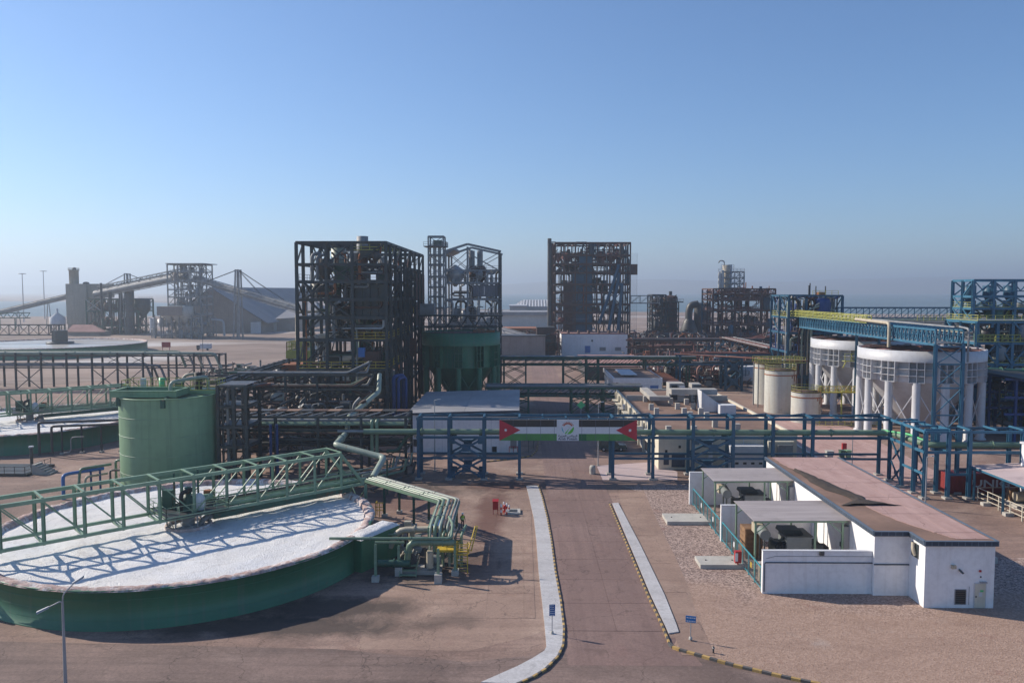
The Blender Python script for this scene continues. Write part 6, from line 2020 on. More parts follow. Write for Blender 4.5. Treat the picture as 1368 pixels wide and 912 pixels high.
for px in (495.5, 502):
    x = xat(px, DY0 - .6)
    pipe(t, [(x, DY0 - .6, 2.9), (x, DY0 - .6, 8.0), (x + .1, DY0 + 1, 8.2)], .26, 'greenpipe', .4)
pipe(t, [(xat(515, DY0 - .5), DY0 - .5, 3.6), (xat(530, DY0 - .5), DY0 - .5, 3.6), (xat(540, DY0 - .5), DY0 - .5, 5.4), (xat(556, DY0 - .5), DY0 - .5, 6.6)], .26, 'green_dark', .6)
# inclined pipes and gear on the ground between rack and bridge
t = thing('ground_pipes', 'low tangle of pipes and rails on the ground behind the bridge', 'pipes', *at(450, 650))
for k in range(9):
    xa, ya = at(400 + 12 * k, 658 - 3 * (k % 4)); z = .4 + .35 * (k % 4)
    xb, yb = at(520 + 4 * k, 634 + 2 * (k % 3))
    pipe(t, [(xa, ya, z), (xb, yb, z + .3), (xb + .3, yb + .3, z + 2.0)], .1 + .04 * (k % 3), ('darkpipe', 'greenpipe', 'greysteel', 'palegreenpipe')[k % 4], n=8)
for k in range(6):
    xa, ya = at(430 + 16 * k, 652 - 2 * k)
    member(t, 'pipe_stand', (xa, ya, 0), (xa, ya, 1.5), .16, 'green_dark')

# =================================================================== BIG DARK STRUCTURE
XS = [-42.4, -36.8, -31.9, -25.5]
YS = [150, 154.6, 161, 168, 175, 182, 190, 198, 206]
ZS = [6.8, 12.0, 17.6, 21.8, 25.2, 28.6, 31.9, 36.0]
t = thing('process_structure', 'tall dark steel process structure packed with pipes and vessels', 'structure', -34, 178)
frame(t, XS, YS, ZS, 'dark', .55, .5, .5, 3, mat2='dark', brace_w=.24)
for x in (-36.8, -31.9):
    for y in (161, 175, 190):
        member(t, 'column', (x, y, 0), (x, y, 28.6), .5, 'dark', .5, 'ibeam')
decks(t, XS, YS, [6.8, 12.0, 17.6, 21.8], 'dark', .85, 4, None)
decks(t, XS[1:], YS, [25.2], 'dark', .9, 6, None)
decks(t, XS[1:], YS, [28.6], 'brown', .8, 5, 'darkpipe')
railing(t, [(-42.4, 149.8, 12.3), (-25.5, 149.8, 12.3), (-25.4, 205, 12.3)], 'yellow', 1.25, 2.0, .1)
railing(t, [(-42.4, 149.8, 25.5), (-31.9, 149.8, 25.5)], 'darkpipe', 1.2, 1.6, .07)
railing(t, [(-42.5, 150, 28.9), (-42.5, 200, 28.9)], 'darkpipe', 1.2, 1.9, .07)
railing(t, [(-31.9, 149.8, 17.9), (-25.5, 149.8, 17.9), (-25.4, 180, 17.9)], 'yellow', 1.2, 2.2, .09)
railing(t, [(-31.9, 150.5, 34.6), (-27, 150.5, 34.6), (-27, 176, 34.6)], 'yelgreen', 1.2, 1.8, .09)
railing(t, [(-25.3, 186, 21.9), (-25.3, 200, 21.9)], 'yellow', 1.2, 1.8, .09)
block(t, 'crane_box', -30.6, -27.4, 151, 156, 33.2, 35.4, 'dark')
vessel(t, -30.4, 152.5, 34.5, 37.3, 1.1, 'greysteel', 'flat', name='vent_drum')
vessel(t, -37.4, 163, 29, 35.6, 1.5, 'palegreenpipe', 'flat', 'cone', name='day_tank')
vessel(t, -38.8, 157, 29, 33.2, 1.7, 'darkpipe', 'flat', 'cone', name='hopper')
MB().box(-37.6, -33.9, 160, 166, 29, 32.3).build('machine_house', 'green_dark', t)
pipe(t, [(-41, 156, 29), (-41, 156, 34), (-40, 158, 34.4), (-40, 158, 33)], .35, 'greysteel', .8)
pipe(t, [(-39.5, 154, 29), (-39.5, 154, 33.6), (-38.5, 156, 34)], .3, 'greysteel', .8)
fit_out(t, -36, -26.2, 151, 204, [28.6, 31.9, 34.5], 21, nv=8, nvert=26, nh=18, boxes=9, mats=('darkpipe', 'brown', 'greysteel', 'rustorange'), vmats=('darkpipe', 'brown', 'green_dark', 'greysteel'))
fit_out(t, -41.5, -26.2, 150.6, 203, [0, 6.8, 12, 17.6, 21.8, 25.2, 28.6], 22, nv=34, nvert=80, nh=66, boxes=24, mats=('darkpipe', 'dark', 'greysteel', 'brown', 'green_dark', 'dark', 'galv', 'rustorange'), vmats=('darkpipe', 'dark', 'brown', 'green_dark'))
for k, (ya, yb, za, zb) in enumerate(((189, 206, 24.6, 31.0), (189, 206, 18.5, 24.3), (196, 206, 12.5, 16.2))):
    n = 6
    for i in range(n):
        y0, y1 = ya + (yb - ya) * i / n, ya + (yb - ya) * (i + 1) / n
        block(t, 'cladding_panel', -25.25, -25.12, y0 + .03, y1 - .03, za, zb, 'brown')
for i in range(4):
    block(t, 'cladding_panel', -31.7 + 1.5 * i, -30.3 + 1.5 * i, 151.2, 151.35, 22.2, 28.2, 'dark')
for i in range(9):
    member(t, 'cable_tray', (-25.0, 152 + 5.8 * i, 1), (-25.0, 152 + 5.8 * i, 33 - (i % 3)), .5, 'dark', .14)
zig_stair(t, -40.8, -37.6, 150.4, 0, 28, 'darkpipe')
MB().box(-30.2, -27.2, 150.6, 153.2, 12.3, 15.4).build('machine_house', 'brown', t)
MB().box(-31.0, -29.8, 150.2, 151.2, 14.4, 16.2).build('blue_hood', 'bluebright', t)
pipe(t, [(-24.6, 152, 2), (-24.6, 152, 10.5), (-23.0, 154, 10.6), (-23.0, 154, 1)], .4, 'bluecol', .7)
pipe(t, [(-23.6, 151.4, 2), (-23.6, 151.4, 10.2), (-22.4, 153, 10.3), (-22.4, 153, 1)], .3, 'bluecol', .7)
pipe(t, [(-48, 149, 11.6), (-33, 149, 11.4)], .35, 'whitepipe', .5)
# yellow-green loading platform on its left flank
t = thing('loading_platform', 'yellow-green railed platform on the left flank of the dark structure', 'platform', -46, 170)
MB().box(-47.5, -42.7, 160, 178, 14.6, 14.8).build('deck', 'dark', t)
railing(t, [(-47.5, 160, 14.8), (-42.7, 160, 14.8)], 'yelgreen', 1.8, 1.0, .14)
railing(t, [(-47.5, 160, 14.8), (-47.5, 178, 14.8)], 'yelgreen', 1.8, 1.0, .14)
MB().box(-47.6, -42.7, 159.7, 159.9, 13.3, 14.8).build('kick_plate', 'yelgreen', t)
for x in (-47.2, -43.2):
    for y in (160.5, 177.5):
        member(t, 'post', (x, y, 0), (x, y, 14.6), .35, 'dark', .35, 'ibeam')
pipe(t, [(-46.8, 165, 15), (-46.8, 165, 22.5), (-41, 166, 22.7)], .3, 'beige', .8)
pipe(t, [(-45.3, 168, 15), (-45.3, 168, 21.5)], .25, 'dark')
MB().box(-48, -43, 158, 164, 10.6, 12.2).build('rusty_bin', 'rustorange', t)

# pipes running back beside the dark structure
t = thing('pipe_rack', 'dark pipe rack running away between green tank and dark structure', 'pipe rack', -49, 160)
for y in (126, 138, 150, 162, 174, 186, 198):
    for x in (-53, -46.8):
        member(t, 'column', (x, y, 0), (x, y, 11.6), .4, 'dark', .4, 'ibeam')
    for z in (11.4, 8.4, 5.4):
        member(t, 'cross_beam', (-53.2, y, z), (-46.6, y, z), .3, 'dark', .35)
for x in (-53, -46.8):
    for z in (11.4, 8.4, 5.4):
        member(t, 'beam', (x, 125, z - .02), (x, 200, z - .02), .25, 'dark', .3)
r = random.Random(4)
for k in range(24):
    x = -52.6 + 5.6 * r.random()
    z = (11.6, 8.6, 5.6)[k % 3] + r.uniform(.1, .5)
    pipe(t, [(x, 125 + r.uniform(0, 12), z), (x, 200 - r.uniform(0, 10), z)], r.uniform(.12, .34), ('darkpipe', 'brown', 'greysteel', 'dark')[k % 4], n=9, flanges=7)
for y in (126, 150, 174):
    xbrace(t, (-53, y, .2), (-53, y + 12, .2), (-53, y + 12, 5.2), (-53, y, 5.2), .14, 'dark')
# transverse rack behind green tank going right
t = thing('pipe_rack', 'dark upper pipe rack spanning toward the foot of the dark structure', 'pipe rack', -42, 140)
for x in (-52.6, -47, -41.6, -36):
    for y in (139, 143):
        member(t, 'column', (x, y, 0), (x, y, 12.2), .36, 'dark', .36, 'ibeam')
for z in (12.1, 9.6, 6.8):
    for y in (139, 143):
        member(t, 'beam', (-54, y - .04, z), (-26, y - .04, z), .24, 'dark', .3)
r = random.Random(14)
for k in range(20):
    y = 139.4 + 3.2 * r.random(); z = (12.3, 9.8, 7.0)[k % 3] + .2
    pipe(t, [(-53 + r.uniform(0, 4), y, z), (-27 - r.uniform(0, 4), y, z), (-27, y + 1, z + 1.8)], r.uniform(.1, .32), ('darkpipe', 'brown', 'greysteel', 'green_dark')[k % 4], n=8, flanges=5)
vessel(t, -43.4, 141, 2.5, 8.9, 1.5, 'cream', 'dome', name='cream_vessel')
t = thing('standing_gear', 'cluttered low equipment at the foot of the dark structure', 'equipment', -34, 140)
fit_out(t, -52, -26, 124, 147, [0, 3, 6, 9], 41, nv=12, nvert=45, nh=35, boxes=14, mats=('darkpipe', 'dark', 'brown', 'greysteel'), vmats=('darkpipe', 'green_dark', 'dark'), front=.2)

# =================================================================== LONG LEFT PIPE RACK
t = thing('pipe_rack', 'long grey pipe rack crossing the yard between the left tanks', 'pipe rack', -100, 212)
LY0, LY1 = 213, 221
for k in range(-3, 9):
    x = xat(19.5 + 34.1 * k, LY0)
    member(t, 'column', (x, LY0, 0), (x, LY0, 10.2), .42, 'darkpipe', .42, 'ibeam')
    x2 = xat(37 + 33 * k, LY1)
    member(t, 'column', (x2, LY1, 0), (x2, LY1, 9.6), .42, 'darkpipe', .42, 'ibeam')
    member(t, 'cross_beam', (x, LY0, 9.5), (x2, LY1, 9.5), .25, 'darkpipe', .3)
    if k % 3 == 0 or k == 4:
        xn = xat(19.5 + 34.1 * (k + 1), LY0)
        xbrace(t, (x, LY0, .3), (xn, LY0, .3), (xn, LY0, 6), (x, LY0, 6), .18, 'darkpipe')
        xbrace(t, (x2, LY1, 6), (x2 + 6.6, LY1, 6), (x2 + 6.6, LY1, 9.3), (x2, LY1, 9.3), .16, 'darkpipe')
xa, xb = xat(-90, LY0), xat(285, LY0)
for y in (LY0, LY1):
    for z in (9.4, 6.2):
        member(t, 'beam', (xa, y - .04, z), (xb, y - .04, z), .25, 'darkpipe', .35)
for k, (dy, z, rr, mt) in enumerate(((.9, 10.0, .42, 'palegreenpipe'), (2.2, 9.9, .3, 'greysteel'), (3.6, 9.95, .36, 'beige'), (5, 9.9, .3, 'greysteel'), (6.6, 10.0, .38, 'greenpipe'), (.8, 6.8, .32, 'greyroofdark'), (3, 6.7, .3, 'darkpipe'), (5.4, 6.75, .34, 'greysteel'))):
    pipe(t, [(xa, LY0 + dy, z), (xb - 3 * k, LY0 + dy, z), (xb - 3 * k + 2, LY0 + dy - 1, z - 4)], rr, mt, 1.2, flanges=10)
# ground gear right of it
t = thing('valve_station', 'low green sump and pipes behind the tall green tank', 'sump', -75, 235)
MB().box(-92, -66, 240, 252, 0, 1.6).build('sump_wall', 'green_wall', t)
fit_out(t, -96, -58, 228, 250, [0, 1.5, 3.5], 51, nv=4, nvert=14, nh=18, boxes=10, mats=('darkpipe', 'brown', 'greysteel'), vmats=('green_dark', 'darkpipe'))
pipe(t, [(-62, 214, 12.6), (-55, 214, 12.6), (-53, 213, 11.8), (-53, 213, 3)], .5, 'beige', 1.2)
pipe(t, [(-96, 238, 0), (-96, 238, 14)], .08, 'darkpipe')

# =================================================================== GREEN COLUMN TANK
t = thing('elevated_tank', 'dark green round tank on thick columns behind the white workshop', 'tank', -14.5, 187)
cx, cy, rr = -14.3, 187.5, 9.2
zt, zb, zc = 17.3, 14.4, 9.4
MB().lathe(cx, cy, [(rr, zb), (rr, zt), (rr - .3, zt), (rr - .3, zb), (rr, zb)], 64).build('top_band', 'green_wall', t)
MB().lathe(cx, cy, [(rr - 1, zc), (rr - 1, zb)], 64).build('inner_drum', 'green_wall', t)
MB().lathe(cx, cy, [(rr - 1, zc), (2, 1.5), (1.5, 1)], 48).build('cone_bottom', 'green_wall', t)
MB().lathe(cx, cy, [(rr - .3, zt - .3), (.1, zt - .3)], 48).build('tank_cover', 'brown', t)
for k in range(11):
    a = 2 * math.pi * (k + .25) / 11
    x, y = cx + (rr - .6) * math.cos(a), cy + (rr - .6) * math.sin(a)
    MB().lathe(x, y, [(.8, 0), (.62, .4), (.62, zc)], 16).build('column', 'green_wall', t)
    d = Vector((math.cos(a), math.sin(a), 0)); s = Vector((-d.y, d.x, 0)); C = Vector((cx, cy, 0))
    m = MB()
    pf = lambda o_, q, z: C + d * (rr - .02 - q) + s * o_ + Vector((0, 0, z))
    for o_ in (-.9, 0, .9):
        m.hexa([pf(o_ - .05, 1, zc), pf(o_ + .05, 1, zc), pf(o_ + .05, 0, zc), pf(o_ - .05, 0, zc), pf(o_ - .05, 1, zb), pf(o_ + .05, 1, zb), pf(o_ + .05, 0, zb), pf(o_ - .05, 0, zb)])
    for z in (zc + .06, zc + 1.7, zc + 3.3):
        m.hexa([pf(-.9, 1, z - .05), pf(.9, 1, z - .05), pf(.9, .03, z - .05), pf(-.9, .03, z - .05), pf(-.9, 1, z + .05), pf(.9, 1, z + .05), pf(.9, .03, z + .05), pf(-.9, .03, z + .05)])
    m.build('stiffener_box', 'green_wall', t)
    a2 = 2 * math.pi * (k + 1.25) / 11
    x2, y2 = cx + (rr - .6) * math.cos(a2), cy + (rr - .6) * math.sin(a2)
    xbrace(t, (x, y, 1), (x2, y2, 1), (x2, y2, zc - .8), (x, y, zc - .8), .13, 'green_wall')
pts = [(cx + rr * math.cos(a), cy + rr * math.sin(a), zt) for a in [2 * math.pi * k / 26 for k in range(26)]]
railing(t, pts, 'green_dark', 1.2, 1.2, .08, closed=True)
# truss across the top with gear
for y in (cy - 1.6, cy + 1.6):
    for z in (zt + 1.2, zt + 3.8):
        member(t, 'truss_chord', (cx - 9.8, y, z), (cx + 9.8, y, z), .28, 'dark', .3)
    for k in range(12):
        xa = cx - 9.8 + 19.6 * k / 12; xb = cx - 9.8 + 19.6 * (k + 1) / 12
        member(t, 'truss_diagonal', (xa, y, zt + 1.2 + 2.6 * (k % 2)), (xb, y, zt + 3.8 - 2.6 * (k % 2)), .18, 'dark')
block(t, 'bridge_deck', cx - 9.8, cx + 9.8, cy - 1.5, cy + 1.5, zt + 3.9, zt + 4.05, 'darkpipe')
railing(t, [(cx - 9.8, cy - 1.6, zt + 4), (cx + 9.8, cy - 1.6, zt + 4)], 'greysteel', 1.2, 1.4, .07)
MB().box(cx - 9.5, cx - 6.2, cy - 1.2, cy + 1.2, zt + 4.1, zt + 6.6).build('equipment_cabin', 'greysteel', t)
for k in range(5):
    pipe(t, [(cx - 4 + 2.6 * k, cy, zt + 4), (cx - 4 + 2.6 * k, cy, zt + 5.6 + .4 * (k % 2)), (cx - 2.6 + 2.6 * k, cy + .5, zt + 5.8)], .14, 'greysteel')
block(t, 'rusty_panel', cx + 3, cx + 8, cy - 4, cy - 1, zt + .1, zt + .5, 'rustorange')
block(t, 'brown_panel', cx - 11.5, cx - 9.6, cy - 7, cy - 6.8, 12, 16.2, 'brown')

# =================================================================== GREY GABLED FRAME AND BUCKET ELEVATOR TOWER
Yg = 216
gx0, gx1 = xat(596, Yg), xat(667, Yg)
gm = xat(625, Yg)
t = thing('gabled_frame', 'grey gabled open steel frame with hoppers behind the green tank', 'structure', (gx0 + gx1) / 2, Yg)
zs = [8, 14, zat(433, Yg), zat(400, Yg), zat(378, Yg), zat(361, Yg)]
ez = zat(336, Yg)
for x in (gx0, gm, gx1):
    for y in (Yg, Yg + 9, Yg + 18):
        member(t, 'column', (x, y, 0), (x, y, ez if x != gm else zat(327, Yg) - .5), .5, 'greysteel' if x != gx1 else 'darkpipe', .5, 'ibeam')
for y in (Yg, Yg + 18):
    member(t, 'rafter', (gx0 - .4, y, ez), (gm, y, zat(326, Yg)), .4, 'greysteel', .6)
    member(t, 'rafter', (gm, y, zat(326, Yg)), (gx1 + .5, y, ez), .4, 'greysteel', .6)
MB().hexa([(gx0 - .6, Yg, ez - .9), (gm - 3.5, Yg, ez + .4), (gm - 3.5, Yg + 18, ez + .4), (gx0 - .6, Yg + 18, ez - .9), (gx0 - .6, Yg, ez - .3), (gm - 3.5, Yg, ez + 1.1), (gm - 3.5, Yg + 18, ez + 1.1), (gx0 - .6, Yg + 18, ez - .3)]).build('roof_sheet', 'greysteel', t)
for z in zs:
    for y in (Yg, Yg + 9, Yg + 18):
        member(t, 'beam', (gx0, y - .03, z), (gx1, y - .03, z), .3, 'greysteel', .45)
    member(t, 'beam', (gx1, Yg, z - .02), (gx1, Yg + 18, z - .02), .3, 'greysteel', .4)
    member(t, 'beam', (gx0, Yg, z - .02), (gx0, Yg + 18, z - .02), .3, 'greysteel', .4)
for y in (Yg, Yg + 18):
    xbrace(t, (gx0, y, zs[5]), (gm, y, zs[5]), (gm, y, ez), (gx0, y, ez), .18, 'greysteel')
    xbrace(t, (gm, y, zs[5]), (gx1, y, zs[5]), (gx1, y, ez - .3), (gm, y, ez - .3), .18, 'greysteel')
xbrace(t, (gm, Yg, zs[4]), (gx1, Yg, zs[4]), (gx1, Yg, zs[5]), (gm, Yg, zs[5]), .15, 'greysteel')
xbrace(t, (gm, Yg + 1, zs[1]), (gx1, Yg + 1, zs[1]), (gx1, Yg + 1, zs[3]), (gm, Yg + 1, zs[3]), .18, 'galv')
for i in range(7):
    xa = xat(632, Yg) + (gx1 - xat(632, Yg)) * i / 7; xb = xat(632, Yg) + (gx1 - xat(632, Yg)) * (i + 1) / 7
    block(t, 'cladding_panel', xa + .03, xb - .03, Yg + .3, Yg + .42, zat(396, Yg), zat(380, Yg) - .1, 'greyroofdark')
fit_out(t, gx0, gx1, Yg + .5, Yg + 16, zs, 61, nv=14, nvert=26, nh=18, boxes=8, mats=('greysteel', 'galv', 'darkpipe'), vmats=('greysteel', 'darkpipe', 'galv'))
for dx in (xat(629, Yg), xat(640, Yg)):
    pipe(t, [(dx, Yg + 6, zs[4]), (dx, Yg + 6, ez + .5)], .8, 'greysteel', n=14)
    vessel(t, dx + .5, Yg + 5, zs[4], zs[5] + 1.4, 1.2, 'brown', 'dome', 'cone', name='cyclone')
vessel(t, xat(607, Yg), Yg + 4, zs[4] - 1, zs[5] + 1.6, 2.6, 'galv', 'cone', 'cone', name='hopper')
railing(t, [(gx0, Yg - .2, zs[2]), (gx1, Yg - .2, zs[2])], 'galv', 1.2, 1.6, .09)
railing(t, [(gm, Yg - .2, zs[5]), (gx1, Yg - .2, zs[5])], 'greysteel', 1.2, 1.6, .08)
t = thing('elevator_tower', 'slender grey bucket elevator tower rising beside the gabled frame', 'tower', xat(583, Yg), Yg)
ex0, ex1 = xat(573, Yg), xat(593, Yg)
ezs = [zat(y, Yg) for y in (455, 434, 412, 397, 384, 370, 354, 341, 329, 315.5)]
frame(t, [ex0, ex1], [Yg, Yg + 5], ezs, 'greysteel', .38, .35, .65, 7, brace_w=.14)
for dx in (1.5, 2.8):
    block(t, 'elevator_casing', ex0 + dx - .4, ex0 + dx + .4, Yg + 1.5, Yg + 3, 2, ezs[-2] + .5, 'galv')
MB().box(ex0 + 1.2, ex1 - .6, Yg + 1, Yg + 4, ezs[-2] + .4, ezs[-1] - 1).build('head_drive', 'green_dark', t)
railing(t, [(ex0 - 1.2, Yg - .8, ezs[-2]), (ex1 + .8, Yg - .8, ezs[-2]), (ex1 + .8, Yg + 5, ezs[-2])], 'greysteel', 1.2, 1.2, .08)
block(t, 'landing', ex0 - 1.2, ex1 + .8, Yg - .8, Yg + 5.2, ezs[-2] - .1, ezs[-2], 'darkpipe')
for z in ezs[1:-1]:
    block(t, 'landing', ex0, ex1, Yg - .2, Yg + 2, z + .2, z + .28, 'darkpipe')
    railing(t, [(ex0, Yg - .2, z + .3), (ex1, Yg - .2, z + .3)], 'greysteel', 1.1, 1.2, .06)

# =================================================================== BUILDINGS ALONG THE ROAD
# white workshop left of the road
t = thing('workshop_building', 'white workshop with grey mono-pitch roof left of the road', 'building', -10, 145)
wx0, wx1, wy0, wy1 = -18.6, -.5, 131.6, 158.4
MB().box(wx0, wx1, wy0, wy1, 0, 6.3).build('wall', 'white', t)
MB().hexa([(wx0, wy0 - .002, 6.3), (wx1, wy0 - .002, 6.3), (wx1, wy1, 6.3), (wx0, wy1, 6.3), (wx0, wy0 - .002, 6.45), (wx1, wy0 - .002, 6.9), (wx1, wy1, 6.9), (wx0, wy1, 6.45)]).build('fascia_band', 'greyroofdark', t)
n = 9
for k in range(n):
    ya, yb = wy0 - .5 + (wy1 - wy0 + .8) * k / n, wy0 - .5 + (wy1 - wy0 + .8) * (k + 1) / n
    for h in range(2):
        xa, xb = (wx0 - .5, -9.6) if h == 0 else (-9.6, wx1 + .15)
        za, zb = (6.62, 6.90) if h == 0 else (6.90, 7.12)
        MB().hexa([(xa + .02, ya + .02, za), (xb - .02, ya + .02, zb), (xb - .02, yb - .0, zb), (xa + .02, yb - .0, za), (xa + .02, ya + .02, za + .08), (xb - .02, ya + .02, zb + .08), (xb - .02, yb - .0, zb + .095), (xa + .02, yb - .0, za + .095)]).build('roof_sheet', 'greyroof', t)
MB().hexa([(wx0 - .4, wy0 - .55, 6.45), (wx1 + .1, wy0 - .55, 6.1), (wx1 + .1, wy0 - .35, 6.1), (wx0 - .4, wy0 - .35, 6.45), (wx0 - .4, wy0 - .55, 6.6), (wx1 + .1, wy0 - .55, 7.05), (wx1 + .1, wy0 - .35, 7.05), (wx0 - .4, wy0 - .35, 6.6)]).build('gutter_board', 'fascia', t)
for px in (590, 656):
    x = xat(px, wy0)
    MB().box(x - .03, x + .03, wy0 - .02, wy0 - .001, 0, 6.3).build('wall_joint', 'offwhite', t)
for (px, py, w, h, mt) in ((555, 591, .7, 1.2, 'dark'), (555, 581, .5, .7, 'beige'), (660.5, 600, .75, .95, 'black'), (548, 601, 1.4, 2.0, 'offwhite'), (686, 592, 1.0, 1.6, 'greysteel')):
    x, z = upz(px, py, wy0)
    fr_ = MB().box(x - w / 2 - .08, x + w / 2 + .08, wy0 - .06, wy0 - .002, z - h / 2 - .08, z + h / 2 + .08).build('window_frame', 'offwhite', t)
    MB().box(x - w / 2, x + w / 2, wy0 - .09, wy0 - .061, z - h / 2, z + h / 2).build('pane', mt, fr_)
x, z = upz(686, 600, wy0)
for dx in (-.7, 0, .7):
    member(t, 'red_guard_bar', (x + dx, wy0 - .5, 0), (x + dx, wy0 - .5, 1.1), .1, 'red')
member(t, 'red_guard_rail', (x - .75, wy0 - .5, 1.1), (x + .75, wy0 - .5, 1.1), .1, 'red')
# fence + kerb island right of workshop
t = thing('mesh_fence', 'dark mesh fence curving beside the white workshop and road', 'fence', 0, 126)
fp = [at(*p) for p in ((694, 606), (706, 605), (713, 600), (714, 592), (710, 585))]
for a, b in zip(fp, fp[1:]):
    member(t, 'fence_post', (*a, 0), (*a, 2.2), .08, 'darkpipe')
    m = MB()
    L = math.hypot(b[0] - a[0], b[1] - a[1]); k = 0
    while k < L:
        q = k / L
        p = (a[0] + (b[0] - a[0]) * q, a[1] + (b[1] - a[1]) * q)
        m.bar((*p, .1), (*p, 2.1), .025)
        k += .25
    m.bar((*a, 2.15), (*b, 2.15), .06); m.bar((*a, .15), (*b, .15), .06)
    m.build('mesh_panel', 'transformer', t)
kerb_run('kerb', [at(*p) for p in ((650, 617), (690, 613), (710, 609), (717, 602), (719, 592), (716, 575))], .6, .2, .18)
# barrier and barrel by the road
x, y = at(791.5, 633)
t = thing('white_barrel', 'weathered white barrel marker standing at the roadside under the rack', 'barrel', x, y)
MB().lathe(x, y, [(.42, 0), (.46, .3), (.42, .6), (.46, .9), (.40, 1.25), (.02, 1.3)], 16).build('drum', 'concreteblock', t)
MB().lathe(x, y, [(.47, .55), (.48, .62), (.47, .7)], 16).build('hoop', 'galv', t)
struct('loading_bay_paving', sheet([at(*p) for p in ((797, 622), (872, 617), (905, 630), (905, 641), (797, 641))], .024), 'canopy')
# parked car
x, y = at(818, 603)
t = thing('parked_car', 'dark olive off-road car parked behind the flag banner', 'car', x, y + 1)
def car_profile(z_off, pts, y0, y1, nm, mat, taper=0.0):
    n = len(pts)
    vs = [(x + a, y0 + (taper if b > .95 else 0), b) for a, b in pts] + [(x + a, y1 - (taper if b > .95 else 0), b) for a, b in pts]
    fs = [tuple(range(n)), tuple(range(2 * n - 1, n - 1, -1))] + [(i, i + n, (i + 1) % n + n, (i + 1) % n) for i in range(n)]
    return MB().add(vs, fs).build(nm, mat, t)
car_profile(0, [(-2.35, .45), (2.35, .45), (2.4, .7), (2.3, 1.05), (1.1, 1.12), (.7, 1.72), (.4, 1.78), (-1.9, 1.78), (-2.2, 1.12), (-2.4, 1.0)], y, y + 1.9, 'body', 'olive', .12)
for (a0, a1) in ((-1.85, -.85), (-.75, .5)):
    MB().hexa([(x + a0, y + .05, 1.14), (x + a1 + .15, y + .05, 1.14), (x + a1 + .15, y + .08, 1.14), (x + a0, y + .08, 1.14), (x + a0 + .1, y + .1, 1.64), (x + a1, y + .1, 1.64), (x + a1, y + .125, 1.64), (x + a0 + .1, y + .125, 1.64)]).build('side_window', 'glass', t)
MB().hexa([(x + .74, y + .2, 1.62), (x + 1.1, y + .2, 1.14), (x + 1.1, y + 1.7, 1.14), (x + .74, y + 1.7, 1.62), (x + .78, y + .2, 1.64), (x + 1.14, y + .2, 1.16), (x + 1.14, y + 1.7, 1.16), (x + .78, y + 1.7, 1.64)]).build('windscreen', 'glass', t)
for a in (-1.45, 1.45):
    for b in (0.0, 1.7):
        ty = MB().tube([(x + a, y + b - .06, .38), (x + a, y + b + .24, .38)], .38, 18).build('tyre', 'black', t)
        MB().tube([(x + a, y + b - .08, .38), (x + a, y + b + .26, .38)], .2, 12).build('rim', 'galv', ty)
for b in (.2, 1.5):
    MB().box(x + 2.36, x + 2.42, y + b, y + b + .3, .75, .95).build('headlight', 'lens', t)
MB().box(x + 2.3, x + 2.5, y + .1, y + 1.8, .42, .62).build('bumper', 'black', t)
# far van
x, y = at(273, 468)
t = thing('parked_truck', 'small white truck parked on the salty yard far left', 'truck', x, y)
MB().box(x - 2.0, x + 2.6, y, y + 2.2, .7, 3.0).build('cargo_box', 'offwhite', t)
MB().box(x - 3.6, x - 2.05, y + .1, y + 2.1, .6, 2.3).build('cab', 'darkpipe', t)
for a in (-2.9, 1.4):
    MB().tube([(x + a, y - .05, .5), (x + a, y + .25, .5)], .5, 14).build('wheel', 'black', t)
x, y = at(222, 468)
t = thing('red_sign_board', 'red board on posts on the far salty yard', 'sign', x, y)
MB().box(x - 2, x + 2, y, y + .2, 1.4, 3.8).build('board', 'red', t)
for d in (-1.6, 1.6): member(t, 'post', (x + d, y, 0), (x + d, y, 1.4), .2, 'red')

# cream office building right of the road
t = thing('cream_building', 'long cream flat-roofed building with vents right of the road', 'building', 31, 148)
cx0, cx1, cy0, cy1, cz = 20.7, 41.5, 119.4, 175.5, 5.0
MB().box(cx0, cx1, cy0, cy1, 0, cz - .1).build('wall', 'cream', t)
rf = MB().box(cx0 + .3, cx1 - .3, cy0 + .3, cy1 - .3, cz - .1, cz - .05).build('roof', 'asphaltroof', t)
for (a, b, c, d) in ((cx0 - .05, cx0 + .3, cy0 - .05, cy1 + .05), (cx1 - .3, cx1 + .05, cy0 - .05, cy1 + .05)):
    MB().box(a, b, c, d, cz - .1, cz + .35).build('parapet', 'cream', t)
for (c, d) in ((cy0 - .05, cy0 + .3), (cy1 - .3, cy1 + .05), (159, 159.5)):
    MB().box(cx0 + .301, cx1 - .301, c, d, cz - .1, cz + (.35 if c != 159 else 1.0)).build('parapet', 'cream' if c != 159 else 'concrete', t)
# side openings
for k in range(9):
    y = 123 + 5.7 * k
    fr_ = MB().box(cx0 - .14, cx0 - .003, y, y + 3.1, .5 if k % 3 else .05, 3.2).build('window_frame', 'offwhite', t)
    MB().box(cx0 - .17, cx0 - .141, y + .15, y + 2.95, .65 if k % 3 else .15, 3.05).build('pane', 'glass' if k % 2 else 'greysteel', fr_)
    MB().box(cx0 - .35, cx0 - .003, y + 4.0, y + 4.5, 0, cz - .12).build('pilaster', 'cream', t)
    member(t, 'canopy', (cx0 - .6, y - .2, 3.5), (cx0 - .6, y + 3.3, 3.5), 1.1, 'cream', .12)
for k in range(3):
    MB().box(cx0 - .7, cx0 - .14, 128 + 14 * k, 129.1 + 14 * k, 3.7, 4.5).build('air_conditioner', 'offwhite', t)
